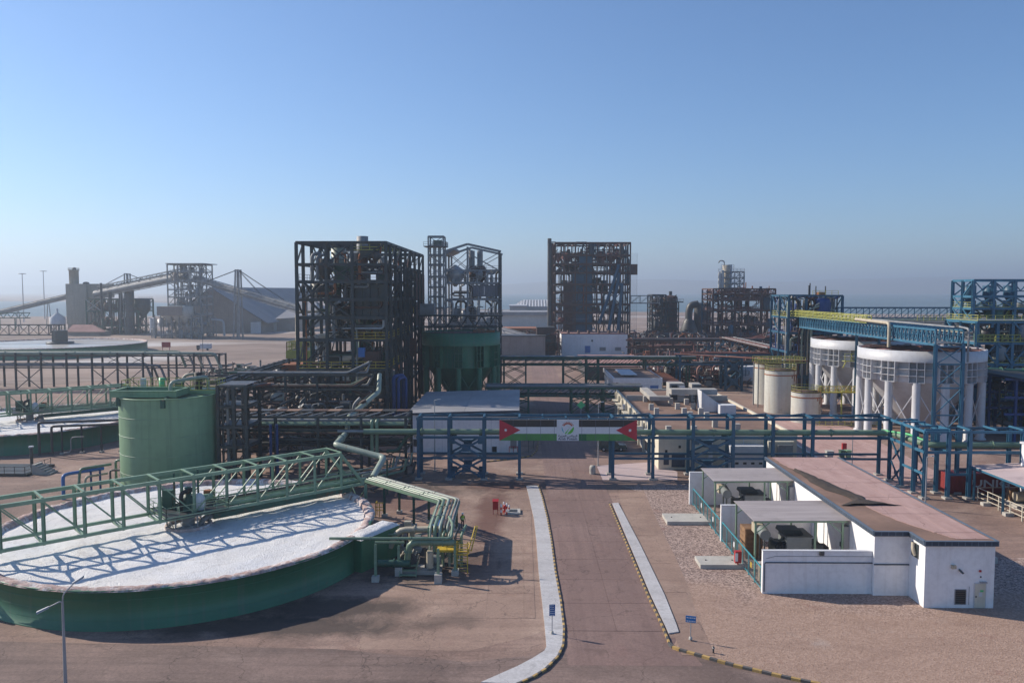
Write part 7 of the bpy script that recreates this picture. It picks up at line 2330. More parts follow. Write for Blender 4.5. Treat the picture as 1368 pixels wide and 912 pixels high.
# front wall details
for (px, py, w, h, mt) in ((890, 614, .8, 1.5, 'fascia'), (906, 614, 2.0, 2.2, 'fascia'), (890, 602.5, .35, .4, 'black'), (908, 596.5, .35, .4, 'black'), (1008, 604, 1.2, .3, 'darkpipe')):
    x, z = upz(px, py, cy0)
    MB().box(x - w / 2, x + w / 2, cy0 - .08, cy0 - .002, max(.02, z - h / 2), z + h / 2).build('opening', mt, t)
x = xat(951.5, cy0)
MB().box(x - .28, x + .28, cy0 - .25, cy0 - .002, 0, cz).build('downpipe_pier', 'white', t)
for px in (973, 996, 1021):
    x = xat(px, cy0)
    MB().box(x - .05, x + .05, cy0 - .06, cy0 - .002, 0, cz - .1).build('wall_joint', 'offwhite', t)
xj = xat(974, cy0), xat(1020, cy0)
MB().box(xj[0], xj[1], cy0 - 1.8, cy0 - .01, 0, 3.9).build('front_annex', 'offwhite', t)
for k in range(4):
    x = xj[0] + 1.0 + (xj[1] - xj[0] - 1.6) * k / 3
    MB().box(x - .25, x + .25, cy0 - 1.85, cy0 - 1.802, 1.2, 1.5).build('vent', 'black', t)
x0_, x1_ = xat(1026, cy0), xat(1061, cy0)
MB().box(x0_, x1_, cy0 - 1.2, cy0 - .01, 0, 4.5).build('side_annex', 'cream', t)
MB().box(x0_ + 1.3, x1_ - .4, cy0 - 1.7, cy0 - 1.21, 1.9, 4.1).build('hood', 'greysteel', t)
for (px, py) in ((862, 536), (870, 547), (877, 553), (896, 539), (905, 546), (917, 540), (914, 553), (922, 558), (926, 546), (936, 553), (944, 559), (893, 578), (927, 578), (955, 570), (978, 552), (985, 575)):
    x, y = at(px, py, cz)
    if cx0 + 1 < x < cx1 - 1 and y > cy0 + 1:
        MB().box(x - .4, x + .4, y - .4, y + .4, cz - .05, cz + 1.1).build('roof_vent', 'concreteblock', rf)
# roof plant
def on_roof(px, py, w, d, h, mat, nm, label, cat, z=cz - .05, slope=0.0, feet=True):
    x, y = at(px, py, z)
    q = thing(nm, label, cat, x, y, z)
    MB().hexa([(x, y, z + .1), (x + w, y, z + .1), (x + w, y + d, z + .1), (x, y + d, z + .1), (x, y, z + h), (x + w, y, z + h * (1 - slope)), (x + w, y + d, z + h * (1 - slope)), (x, y + d, z + h)]).build('casing', mat, q)
    if feet:
        for a in (0.15, w - .15):
            member(q, 'foot', (x + a, y + d / 2, z), (x + a, y + d / 2, z + .12), .2, 'darkpipe', d * .9)
    return q
q = on_roof(937, 551, 3.9, 3.4, 3.9, 'offwhite', 'roof_penthouse', 'white sloping stair penthouse on the cream building roof', 'penthouse', slope=.72)
q = on_roof(962, 554, 2.8, 2.2, 1.7, 'offwhite', 'roof_cabinet', 'low white cabinet next to the sloping penthouse', 'cabinet')
q = on_roof(894, 537, 3.0, 3.4, 3.7, 'concrete', 'air_handler', 'tall beige air handler on roof, beside the long duct', 'air handler')
x, y = at(894, 537, cz)
MB().box(x + .4, x + 1.6, y - .05, y - .002, cz + .4, cz + 3.4).build('fan_opening', 'black', q)
MB().box(x + 2.0, x + 3.0, y - .3, y - .01, cz + 1.4, cz + 3.2).build('control_panel', 'offwhite', q)
q = on_roof(924, 537, 1.9, 3.0, 3.6, 'concrete', 'air_handler', 'narrow beige air handler with dark louvres behind the penthouse', 'air handler')
x, y = at(924, 537, cz)
for k in range(6):
    block(q, 'louvre', x + .3, x + 1.9, y - .08, y - .01, cz + .6 + .5 * k, cz + .85 + .5 * k, 'darkpipe')
q = thing('roof_duct', 'long pale air duct crossing the cream building roof', 'duct', *at(870, 525, cz + 1.2))
a, b, c = at(860, 518, cz + 1.6), at(874, 530, cz + 1.6), at(895, 530, cz + 1.6)
MB().bar((*a, cz + 1.3), (b[0], b[1], cz + 1.3), 1.6, .8).build('duct', 'concrete', q)
MB().bar((b[0] - .9, b[1] + .4, cz + 1.3), (*c, cz + 1.3), 1.3, .78).build('duct', 'concrete', q)
for s in (.2, .8):
    member(q, 'duct_stand', (a[0] + (b[0] - a[0]) * s, a[1] + (b[1] - a[1]) * s, cz), (a[0] + (b[0] - a[0]) * s, a[1] + (b[1] - a[1]) * s, cz + .9), .2, 'darkpipe')
q = on_roof(897, 528, 8.5, 2.4, 1.1, 'concrete', 'duct_box', 'flat pale duct box linking the two air handlers', 'duct', z=cz + 2.6, feet=False)
member(q, 'support', (at(897, 528, cz + 2.6)[0] + 4.8, at(897, 528, cz + 2.6)[1] + 1.5, cz), (at(897, 528, cz + 2.6)[0] + 4.8, at(897, 528, cz + 2.6)[1] + 1.5, cz + 2.8), .3, 'darkpipe')
# long kerb pipe at the right
t = thing('yard_wall', 'low concrete wall running back beside the cream building', 'wall', 44, 150)
pa = [at(*p, .6) for p in ((968, 534), (1020, 565), (1090, 610), (1150, 650), (1250, 700), (1330, 745))]
for a, b in zip(pa, pa[1:]):
    member(t, 'wall_section', (*a, .3), (*b, .3), .5, 'concreteblock', .6)

# second white building
t = thing('white_annex', 'white pillared building with grey roof pads behind the cream building', 'building', 30, 208)
ax0, ax1, ay0, ay1, az = 22.9, 34.9, 197.5, 223, 5.3
MB().box(ax0 + 1.2, ax1, ay0, ay1, 0, 4.2).build('wall', 'white', t)
MB().box(ax0, ax1 + .1, ay0 - .1, ay1 + .1, 4.2, az).build('fascia', 'white', t)
MB().box(ax0 + .25, ax1 - .15, ay0 + .15, ay1 - .15, az, az + .04).build('roof', 'asphaltroof', t)
for k in range(7):
    y = ay0 + .4 + 3.6 * k
    member(t, 'pillar', (ax0 + .3, y, 0), (ax0 + .3, y, 4.2), .5, 'white')
x = ax0 + 2
for (w, mt) in ((5.2, 'glass'), (1.2, 'white'), (2.2, 'bluebright')):
    fr_ = MB().box(x, x + w, ay0 - .06, ay0 - .002, .6 if mt == 'glass' else .05, 3.6).build('window_frame', 'offwhite', t)
    MB().box(x + .12, x + w - .12, ay0 - .09, ay0 - .061, .75 if mt == 'glass' else .1, 3.4).build('pane', mt, fr_)
    x += w + .3
for k in range(4):
    y = ay0 + 2.5 + 3.6 * k
    block(t, 'roof_pad', ax0 + 2.2, ax0 + 6.2, y, y + 3.2, az + .4, az + .6, 'offwhite')
    block(t, 'roof_pad_stand', ax0 + 3, ax0 + 5.4, y + .6, y + 2.4, az + .05, az + .39, 'darkpipe')
for k in range(8):
    y = ay0 + 1 + 2.6 * k
    block(t, 'roof_joist', ax1 + .2, ax1 + 4.2, y, y + .5, 4.6, 4.8, 'rustorange')
block(t, 'joist_slab', ax1 + .2, ax1 + 4.4, ay0, ay0 + 22, 4.3, 4.5, 'pinkroof')
# red roofed shed
t = thing('red_roof_shed', 'long low shed with dusty red roof beside the green rack', 'shed', 33, 255)
sx0, sx1, sy0, sy1 = xat(782, 240), xat(868, 240), 240, 274
MB().box(sx0 + .3, sx1 - .3, sy0 + .4, sy1 - .4, 0, 4.0).build('wall', 'darkpipe', t)
for k in range(8):
    xa, xb = sx0 + (sx1 - sx0) * k / 8, sx0 + (sx1 - sx0) * (k + 1) / 8
    MB().hexa([(xa + .03, sy0, 4.0), (xb, sy0, 4.0), (xb, sy1, 4.8), (xa + .03, sy1, 4.8), (xa + .03, sy0, 4.15), (xb, sy0, 4.15), (xb, sy1, 4.95), (xa + .03, sy1, 4.95)]).build('roof_sheet', 'pinkroof', t)
for k in range(6):
    member(t, 'post', (sx0 + 1 + (sx1 - sx0 - 2) * k / 5, sy0 - .2, 0), (sx0 + 1 + (sx1 - sx0 - 2) * k / 5, sy0 - .2, 4), .3, 'darkpipe')
# small white block building
t = thing('white_block_building', 'white block building with blue door below the brown tower', 'building', 30, 335)
bx0, bx1, by0, by1, bz = 16.3, 43.3, 326.5, 345, 9.0
MB().box(bx0, bx1, by0, by1, 0, bz).build('wall', 'white', t)
MB().box(bx0 + .4, bx1 - .4, by0 + .4, by1 - .4, bz, bz + .15).build('roof', 'pinkroof', t)
for (a, b) in ((by0 - .1, by0 + .35), (by1 - .35, by1 + .1)):
    MB().box(bx0 - .1, bx1 + .1, a, b, bz, bz + .5).build('parapet', 'pinkroof', t)
for k in range(5):
    x = bx0 + .5 + (bx1 - bx0 - 1) * k / 4
    MB().box(x - .5, x + .5, by0 - .3, by0 - .003, 0, bz - 1).build('pilaster', 'white', t)
MB().box(bx0, bx1, by0 - .28, by0 - .004, bz - 1, bz - .02).build('head_band', 'white', t)
for (px, py, w, h, mt) in ((785, 466.5, 2.1, 2.8, 'bluebright'), (805, 466, 2.4, 1.3, 'greysteel'), (825.5, 466, 2.4, 1.3, 'greysteel'), (791, 455, .6, .6, 'black')):
    x, z = upz(px, py, by0)
    fr_ = MB().box(x - w / 2 - .15, x + w / 2 + .15, by0 - .12, by0 - .003, z - h / 2 - .15, z + h / 2 + .15).build('window_frame', 'offwhite', t)
    MB().box(x - w / 2, x + w / 2, by0 - .16, by0 - .121, z - h / 2, z + h / 2).build('pane', mt, fr_)
for k in range(6):
    x = bx0 + 3 + 4.2 * k
    vessel(t, x, by0 + 3, bz + .1, bz + 1.6, .6, 'brown', 'flat', name='roof_vent', n=10)

# =================================================================== GREEN RACKS OVER THE ROAD
def green_rack(label, Y, zt, x0, x1, posts, mat='green_dark', depth=4.0, n_p=7, top='greysteel', seed=1):
    t = thing('pipe_rack', label, 'pipe rack', (x0 + x1) / 2, Y)
    for x in posts:
        for y in (Y, Y + depth):
            member(t, 'column', (x, y, 0), (x, y, zt), .42, mat, .42, 'ibeam')
        member(t, 'cross_beam', (x, Y, zt - .1), (x, Y + depth, zt - .1), .3, mat, .35)
    for y in (Y, Y + depth):
        for z in (zt, zt - 1.7):
            member(t, 'beam', (x0, y - .04, z), (x1, y - .04, z), .28, mat, .4)
        k = x0
        while k < x1 - 2:
            member(t, 'diagonal', (k, y, zt - 1.6), (k + 2.2, y, zt - .1), .14, mat)
            k += 2.2
    r = random.Random(seed)
    for k in range(n_p):
        pipe(t, [(x0, Y + .4 + (depth - .8) * k / (n_p - 1), zt + .4), (x1, Y + .4 + (depth - .8) * k / (n_p - 1), zt + .4)], r.uniform(.15, .34), r.choice((top, 'green_dark', 'brown', 'greysteel')), n=9, flanges=8)
    for xa, xb in zip(posts, posts[1:]):
        if xb - xa < 8.0:
            for y in (Y - .05, Y + depth + .05):
                xbrace(t, (xa, y, .3), (xb, y, .3), (xb, y, zt * .5), (xa, y, zt * .5), .18, mat)
                xbrace(t, (xa, y, zt * .5), (xb, y, zt * .5), (xb, y, zt - 1.8), (xa, y, zt - 1.8), .18, mat)
    return t
gY = 174
green_rack('green trestle pipe rack over the road, low one by the cream building', gY, 5.6, -8, 26.5, [-6, xat(706, gY), xat(764, gY), xat(786, gY), xat(807, gY), 26], seed=2)
gY = 218
green_rack('green trestle pipe rack over the road, high one before the red roof', gY, 8.3, -13, 48, [-11, xat(673, gY), xat(702.5, gY), xat(753, gY), xat(784, gY), xat(800, gY), 34, 46], seed=3)
x, y = at(776, 585)
t = thing('green_road_sign', 'green diamond sign on a pole by the green rack', 'sign', x, y)
member(t, 'pole', (x, y, 0), (x, y, 6.8), .1, 'lamp', .1, 'rod')
MB().add([(x - .8, y - .1, 6.1), (x, y - .1, 5.4), (x + .8, y - .1, 6.1), (x, y - .1, 6.9), (x - .8, y - .06, 6.1), (x, y - .06, 5.4), (x + .8, y - .06, 6.1), (x, y - .06, 6.9)], [(0, 1, 2, 3), (7, 6, 5, 4), (0, 4, 5, 1), (1, 5, 6, 2), (2, 6, 7, 3), (3, 7, 4, 0)]).build('sign_board', 'greenbright', t)
# rubble / brown container beside road
for (px, py, w, h, d, mt, lab, nm) in ((717, 478, 7, 12, 9, 'brown', 'tall rusty brown box bunker beside the brown tower', 'bunker'), (640, 480, 26, 9, 12, 'shedwall', 'low brown shed behind the green column tank', 'shed')):
    x, y = at(px, py)
    t = thing(nm, lab, nm, x + w / 2, y)
    MB().box(x, x + w, y, y + d, 0, h).build('wall', mt, t)
    MB().box(x - .2, x + w + .2, y - .2, y + d + .2, h, h + .4).build('roof', 'darkpipe', t)
    for k in range(4):
        block(t, 'wall_rib', x + w * k / 4 + .2, x + w * k / 4 + .6, y - .2, y - .01, 0, h, mt)

# =================================================================== CENTRE BROWN/BLUE TOWER
Yc = 346
t = thing('process_tower', 'brown and blue open process tower in the centre distance', 'tower', 30, 358)
xs = [xat(p, Yc) for p in (741.5, 753, 768, 783, 797, 814, 828, 841)]
ys = [Yc, Yc + 8, Yc + 16, Yc + 24]
zs = [zat(p, Yc) for p in (432, 418, 407, 391, 380, 364.5, 353, 341, 324.5)]
frame(t, xs, ys, zs, 'brown', .6, .7, .32, 31, mat2='blue', brace_w=.3)
decks(t, xs, ys, zs[:-2], 'brown', .85, 32, 'darkpipe', th=.3)
block(t, 'roof_panel', xs[0], xs[2], ys[0], ys[1], zs[-1], zs[-1] + .4, 'brown')
for k in range(3):
    block(t, 'roof_panel', xs[2 + k] + .2, xs[3 + k], ys[k % 3], ys[k % 3 + 1], zs[-1] + .1, zs[-1] + .5, 'brown')
fit_out(t, xs[0], xs[-1], Yc + .5, Yc + 22, [0] + zs, 33, nv=34, nvert=60, nh=50, boxes=26, mats=('brown', 'darkpipe', 'rustred', 'greysteel', 'blue'), vmats=('brown', 'rustred', 'darkpipe', 'dark'))
for (px, w, za, zb) in ((771, 4.0, 0, zs[5]), (782, 5.5, 0, zs[7]), (760, 4.4, 0, zs[4])):
    x = xat(px, Yc)
    block(t, 'duct', x - w / 2, x + w / 2, Yc + 1, Yc + 4, za, zb, 'blue' if px > 765 else 'brown')
for px, rr in ((758, 2.4), (775, 2.0), (803, 2.6), (817, 2.4)):
    vessel(t, xat(px, Yc), Yc + 5, zs[6] + .4, zs[7] + 1.5, rr, 'rustred', 'dome', 'cone')
for k in range(3):
    pipe(t, [(xat(800 + 12 * k, Yc), Yc - .6, zs[0] - 4 * k), (xat(818 + 6 * k, Yc), Yc - .6, zs[4]), (xat(826, Yc), Yc - .6, zs[6 - k])], .7, 'blue')
x = xat(733.5, Yc)
MB().lathe(x, Yc - 2, [(.85, 0), (.85, zat(319, Yc))], 18, capt=True).build('exhaust_stack', 'darkpipe', t)
x = xat(737.5, Yc)
MB().lathe(x, Yc - 2, [(.45, 0), (.45, zat(325, Yc))], 14, capt=True).build('exhaust_stack', 'brown', t)
for z in zs[::2]:
    block(t, 'stack_bracket', xat(731, Yc), xs[0], Yc - 2.6, Yc - 1.4, z, z + .4, 'darkpipe')
zig_stair(t, xs[0] - 3, xs[0], Yc - .4, 0, zs[5], 'darkpipe', 4)
xe = xat(843.5, Yc)
ladder(t, xe + .6, Yc - .5, 0, zat(338, Yc), 'greysteel', w=3.0)
MB().box(xe - .5, xe + 2.2, Yc - 1, Yc + 1.5, zat(367, Yc), zat(353, Yc)).build('lift_cabin', 'brown', t)

# low clutter around its foot
t = thing('ground_plant', 'dense dark ground-level plant around the brown tower foot', 'plant equipment', 20, 340)
fit_out(t, 2, 16, 318, 345, [0, 3, 6, 10], 34, nv=10, nvert=24, nh=20, boxes=10, mats=('brown', 'darkpipe', 'rustred'), vmats=('brown', 'dark'))
fit_out(t, 44, 76, 318, 350, [0, 3, 6, 10], 35, nv=16, nvert=44, nh=44, boxes=20, mats=('brown', 'darkpipe', 'rustred', 'rustorange', 'greysteel'), vmats=('brown', 'dark', 'darkpipe'))

# link bridge and dark reactor
t = gallery('brown link bridge joining the brown tower and dark reactor', xat(845, 360), xat(871, 385), 366, 370, zat(405, 366), zat(395, 366), along='x', mat='greysteel', step=3.5, name='link_bridge')
Yr = 385
t = thing('reactor_tower', 'dark column reactor in a narrow frame right of the brown tower', 'tower', xat(890, Yr), Yr)
xs = [xat(p, Yr) for p in (871, 884, 889, 906)]
zs = [zat(p, Yr) for p in (448, 440, 431, 422, 412, 403, 394)]
frame(t, xs[:3], [Yr, Yr + 7, Yr + 14], zs, 'dark', .6, .6, .45, 36, brace_w=.25)
frame(t, xs[2:], [Yr, Yr + 14], zs[:-1], 'dark', .5, .5, .3, 37, brace_w=.25)
vessel(t, xat(896.5, Yr), Yr + 4, 2, zat(394, Yr), 3.6, 'brown', 'dome', 'flat', name='reactor_column')
pipe(t, [(xat(897, Yr), Yr + 4, zat(394, Yr)), (xat(897, Yr), Yr + 4, zat(389, Yr))], .8, 'dark')
railing(t, [(xat(898, Yr), Yr - .5, zs[-2]), (xat(912, Yr), Yr - .5, zs[-2])], 'greysteel', 1.4, 2, .12)
block(t, 'side_platform', xat(898, Yr), xat(912, Yr), Yr - .6, Yr + 5, zs[-2] - .4, zs[-2], 'dark')
fit_out(t, xs[0], xs[-1], Yr, Yr + 12, [0] + zs, 38, nv=14, nvert=26, nh=22, boxes=10, mats=('dark', 'darkpipe', 'brown'), vmats=('dark', 'brown'))
# bent duct and filter vessels
t = thing('bent_duct', 'fat dark duct bending over beside filter vessels', 'duct', xat(920, 380), 380)
Yd = 378
m = MB()
def S(px, py): return (xat(px, Yd), Yd, zat(py, Yd))
pp = bend([S(921, 452), S(919.5, 424), S(920, 414), S(922.5, 407.5), S(932, 406)], 4.0, 5)
m.tube(pp, [3.4] + [2.6] + [1.7] * (len(pp) - 2), 16)
m.build('duct', 'darkpipe', t)
MB().lathe(xat(920, Yd), Yd, [(4.0, 0), (4.0, zat(440, Yd)), (2.4, zat(428, Yd))], 20).build('duct_base', 'darkpipe', t)
for px in (935.5, 944):
    vessel(t, xat(px, Yd), Yd + 3, zat(445, Yd), zat(404, Yd), 2.5, 'darkpipe', 'dome', 'cone', name='filter_vessel')
for px in (930, 938, 948):
    member(t, 'support_column', (xat(px, Yd), Yd + 3, 0), (xat(px, Yd), Yd + 3, zat(420, Yd)), .5, 'brown')
# =================================================================== BLUE-BROWN STRUCTURE WITH UPPER TOWER
Yq = 330
t = thing('process_structure', 'blue and brown open structure topped by a small white tower', 'structure', 95, 342)
xs = [xat(p, Yq) for p in (952, 963, 981, 999, 1017, 1034.5)]
ys = [Yq, Yq + 10, Yq + 20]
zs = [zat(p, Yq) for p in (456, 449, 434, 415, 401, 393, 386)]
frame(t, xs, ys, zs, 'brown', .6, .6, .4, 44, mat2='blue', brace_w=.25)
decks(t, xs, ys, zs[:-1], 'brown', .75, 45, 'pinkroof', th=.3)
fit_out(t, xs[0], xs[-1], Yq + .3, Yq + 18, [0] + zs, 46, nv=26, nvert=55, nh=55, boxes=26, mats=('brown', 'dark', 'rustred', 'greysteel', 'rustorange', 'blue'), vmats=('brown', 'dark', 'blue', 'darkpipe'))
for k in range(3):
    member(t, 'crane_beam', (xs[1], Yq + 1 + k, zs[5] - 1.5 + 1.3 * k), (xs[-1] - 2, Yq + 1 + k, zs[5] - 1.5 + 1.3 * k), .8, 'rustorange' if k == 1 else 'brown', .9)
vessel(t, xat(1028.5, Yq), Yq - 1, zat(449, Yq), zat(438, Yq), 1.5, 'tankwhite', 'dome', name='white_drum')
ux = [xat(p, Yq + 8) for p in (965, 980, 992.5)]
uz = [zat(p, Yq + 8) for p in (379, 371.5, 363)]
for x in ux:
    for y in (Yq + 8, Yq + 15):
        member(t, 'tower_column', (x, y, zs[-1]), (x, y, uz[-1]), .5, 'galv', .5, 'ibeam')
for z in uz:
    for y in (Yq + 8, Yq + 15):
        member(t, 'tower_beam', (ux[0], y, z), (ux[-1], y, z), .4, 'greysteel', .5)
    railing(t, [(ux[0] - 2.2, Yq + 7.6, z), (ux[-1], Yq + 7.6, z)], 'galv', 1.3, 1.6, .14)
for a, b in zip([zs[-1]] + uz, uz):
    xbrace(t, (ux[0], Yq + 8, a), (ux[1], Yq + 8, a), (ux[1], Yq + 8, b), (ux[0], Yq + 8, b), .25, 'greysteel')
    xbrace(t, (ux[1], Yq + 8, a), (ux[2], Yq + 8, a), (ux[2], Yq + 8, b), (ux[1], Yq + 8, b), .25, 'greysteel')
for k, px in enumerate((960, 963.5)):
    pipe(t, [(xat(px, Yq + 8), Yq + 8, zs[-1]), (xat(px, Yq + 8), Yq + 8, zat(364 - 4 * k, Yq))], .7, 'galv')
vessel(t, xat(970, Yq + 8), Yq + 10, zs[-1], zat(353, Yq), 1.5, 'beige', 'flat', name='scrubber_column')
vessel(t, xat(975, Yq + 8), Yq + 10, zs[-1], zat(352.5, Yq), .9, 'galv', 'flat', name='scrubber_column')
railing(t, [(xat(961, Yq + 8), Yq + 7, zat(358, Yq)), (xat(978, Yq + 8), Yq + 7, zat(358, Yq))], 'galv', 1.4, 1.4, .14)
pipe(t, [(xat(974, Yq), Yq + 10, zat(354, Yq)), (xat(974, Yq), Yq + 10, zat(347.5, Yq)), (xat(968, Yq), Yq + 10, zat(347, Yq)), (xat(966, Yq), Yq + 10, zat(350, Yq))], .25, 'greysteel', 1.2)
# pipe rack mid-right (brown, y 455-480) and blue truss portal
t = thing('pipe_rack', 'rusty brown pipe rack running in front of the blue-brown structure', 'pipe rack', 60, 300)
for x in [42 + 7.5 * k for k in range(8)]:
    for y in (300, 306):
        member(t, 'column', (x, y, 0), (x, y, 8.0), .5, 'brown', .5, 'ibeam')
for z in (8, 5.4):
    for y in (300, 306):
        member(t, 'beam', (40, y - .04, z), (98, y - .04, z), .35, 'brown', .5)
r = random.Random(8)
for k in range(16):
    z = 8.6 if k % 2 else 6.0
    y = 300 + 6 * r.random()
    pipe(t, [(40 + r.uniform(0, 20), y, z), (98 - r.uniform(0, 16), y, z), (98 - r.uniform(0, 6), y, z + r.uniform(1, 4))], r.uniform(.2, .45), ('brown', 'rustred', 'pinkroof', 'darkpipe')[k % 4], n=8, flanges=9)
t = thing('pipe_portal', 'blue steel pipe portal with lattice legs behind the roof penthouse', 'pipe rack', 62, 215)
Yp = 214
for px in (909, 970, 992):
    x = xat(px, Yp)
    for y in (Yp, Yp + 5):
        member(t, 'column', (x, y, 0), (x, y, zat(474, Yp)), .55, 'blue', .55, 'ibeam')
for z in (zat(474, Yp), zat(486.5, Yp)):
    for y in (Yp, Yp + 5):
        member(t, 'beam', (xat(906, Yp), y - .05, z), (xat(1032, Yp), y - .05, z), .3, 'blue', .45)
xa, xb = xat(970, Yp), xat(992, Yp)
zz = [0.5, 4.5, 8.5, zat(474, Yp)]
for a, b in zip(zz, zz[1:]):
    for y in (Yp - .1, Yp + 5.1):
        xbrace(t, (xa, y, a), (xb, y, a), (xb, y, b), (xa, y, b), .5, 'blue', gusset=1.6)
r = random.Random(12)
for k in range(14):
    z = zat(486.5, Yp) + .5 + 2.4 * (k % 2)
    y = Yp + .3 + 4.4 * r.random()
    pipe(t, [(xat(912 + r.uniform(0, 30), Yp), y, z), (xat(1030, Yp), y, z)], r.uniform(.12, .3), ('darkpipe', 'rustred', 'greysteel', 'brown')[k % 4], n=8, flanges=5)
# elevated cone tank
t = thing('elevated_tank', 'low white cone tank on legs behind the blue portal', 'tank', xat(984, 228), 236)
cx, cy = xat(983, 236), 236
MB().lathe(cx, cy, [(7.2, zat(508, 230)), (7.2, zat(489, 230)), (6.9, zat(489, 230)), (6.9, zat(490, 230)), (.1, zat(490, 230))], 48).build('drum', 'tankwhite', t)
MB().lathe(cx, cy, [(7.1, zat(508, 230)), (1.5, 1.4)], 40).build('cone_bottom', 'brown', t)
for k in range(10):
    a = 2 * math.pi * k / 10 + .2
    x, y = cx + 6.8 * math.cos(a), cy + 6.8 * math.sin(a)
    member(t, 'leg', (x, y, 0), (x, y, zat(506, 230)), .5, 'tankwhite', .5)
    a2 = 2 * math.pi * (k + 1) / 10 + .2
    member(t, 'brace', (x, y, .5), (cx + 6.8 * math.cos(a2), cy + 6.8 * math.sin(a2), zat(510, 230)), .2, 'tankwhite')
t = thing('mid_plant', 'rust-stained pipes and pumps behind the small white tanks', 'plant equipment', 55, 250)
fit_out(t, 34, 72, 236, 290, [0, 2.5, 5], 71, nv=12, nvert=40, nh=50, boxes=22, mats=('brown', 'rustred', 'darkpipe', 'pinkroof', 'rustorange'), vmats=('brown', 'darkpipe', 'rustorange', 'tankwhite'))
fit_out(t, 60, 100, 240, 296, [0, 3, 6, 9], 76, nv=14, nvert=40, nh=50, boxes=20, mats=('brown', 'rustred', 'darkpipe', 'dark', 'blue'), vmats=('brown', 'darkpipe', 'dark'))
fit_out(t, 38, 64, 222, 236, [0, 3, 6.5], 77, nv=8, nvert=24, nh=26, boxes=12, mats=('brown', 'darkpipe', 'rustred', 'pinkroof', 'blue'), vmats=('brown', 'darkpipe', 'concrete'))
t = thing('pipe_rack', 'brown two-level pipe rack running back beside the blue portal', 'pipe rack', 76, 270)
for y in (240, 252, 264, 276, 288):
    for x in (72, 78):
        member(t, 'column', (x, y, 0), (x, y, 9.5), .45, 'brown', .45, 'ibeam')
    for z in (9.4, 6.2):
        member(t, 'cross_beam', (71.8, y, z), (78.2, y, z), .3, 'brown', .4)
for k in range(12):
    x = 72.4 + 5.2 * (k % 6) / 5; z = (9.9, 6.7)[k // 6]
    pipe(t, [(x, 238, z), (x, 292, z)], .18 + .05 * (k % 3), ('brown', 'greysteel', 'rustred', 'darkpipe')[k % 4], n=8, flanges=8)
struct('rusty_yard', sheet([(30, 205), (72, 205), (80, 300), (36, 300)], .02), 'yardslab')
struct('pink_yard', sheet([(43, 112), (52, 104), (62, 118), (66, 170), (44, 172)], .018), M['roofpink'])

# =================================================================== BLUE TOWERS ON THE RIGHT
Yb = 203
t = thing('process_tower', 'dark blue pipe-filled tower left of the white column tanks', 'tower', 73, 212)
xs = [xat(p, Yb) for p in (1053, 1076, 1101, 1124)]
ys = [Yb, Yb + 7, Yb + 14]
zs = [5, zat(500, Yb), zat(470, Yb), zat(445, Yb), zat(424, Yb), zat(395, Yb)]
frame(t, xs, ys, zs, 'blue', .55, .5, .5, 52, brace_w=.22)
decks(t, xs, ys, zs[1:4], 'brown', .7, 53, 'bluecol')
decks(t, xs, ys, zs[4:5], 'brown', .8, 55, 'yelgreen')
fit_out(t, xs[0], xs[-1], Yb + .2, Yb + 12, [0] + zs, 54, nv=22, nvert=64, nh=52, boxes=20, mats=('darkpipe', 'brown', 'palegreenpipe', 'bluecol', 'greysteel', 'beige'), vmats=('bluecol', 'darkpipe', 'brown', 'blue'))
for k in range(4):
    pipe(t, [(xat(1066 + 4 * k, Yb), Yb - .5, zs[1]), (xat(1066 + 4 * k, Yb), Yb - .5, zs[3]), (xat(1074 + 4 * k, Yb), Yb - .5, zs[4] + 1.5 + .5 * k), (xat(1100, Yb), Yb - .5, zs[4] + 3 + .5 * k)], .22, ('brown', 'palegreenpipe', 'darkpipe', 'beige')[k], .8)
x = xat(1081, Yb)
pipe(t, [(x, Yb - 1.2, 2), (x, Yb - 1.2, zs[3] + 1)], .32, 'palegreenpipe')
for (px, py) in ((1088, 378), (1096, 382), (1109, 382), (1086.5, 381)):
    member(t, 'vent_pipe', (xat(px, Yb), Yb + 4, zs[-1] - 2), (xat(px, Yb), Yb + 4, zat(py, Yb)), .3, 'darkpipe', .3, 'rod')
vessel(t, xat(1103, Yb), Yb + 4, zs[-1], zat(390, Yb), 1.1, 'rustorange', 'flat', name='vent_drum', n=12)
railing(t, [(xat(1084, Yb), Yb - .1, zs[-1]), (xat(1118, Yb), Yb - .1, zs[-1])], 'yelgreen', 1.3, 1.6, .09)
# far blue truss
t = gallery('blue truss gallery far behind the white column tanks', xat(1105, 236), xat(1276, 236), 234, 238, zat(425, 234), zat(411, 234), along='x', mat='blue', step=3.6)
for px in (1128, 1180, 1232):
    x = xat(px, 236)
    for y in (234, 238):
        member(t, 'support_column', (x, y, 0), (x, y, zat(425, 234)), .5, 'blue')
t = thing('pipe_rack', 'bundle of beige pipes on a trestle behind the blue gallery', 'pipe rack', 110, 208)
for k in range(8):
    z = zat(436, 206) + .55 * (k % 4)
    pipe(t, [(76, 204 + .8 * k, z), (112 + k, 204 + .8 * k, z), (118, 196 + k, z - 1)], .22, ('beige', 'greysteel', 'greysteel', 'palegreenpipe')[k % 4], 1, flanges=6)
for x in (84, 95, 106):
    for y in (203, 210):
        member(t, 'post', (x, y, 0), (x, y, zat(437, 206)), .4, 'blue', .4, 'ibeam')
    member(t, 'cross_beam', (x, 203, zat(438, 206)), (x, 210, zat(438, 206)), .3, 'blue', .35)
railing(t, [(100, 202.5, zat(428, 203)), (116, 202.5, zat(428, 203))], 'yelgreen', 1.3, 1.6, .12)
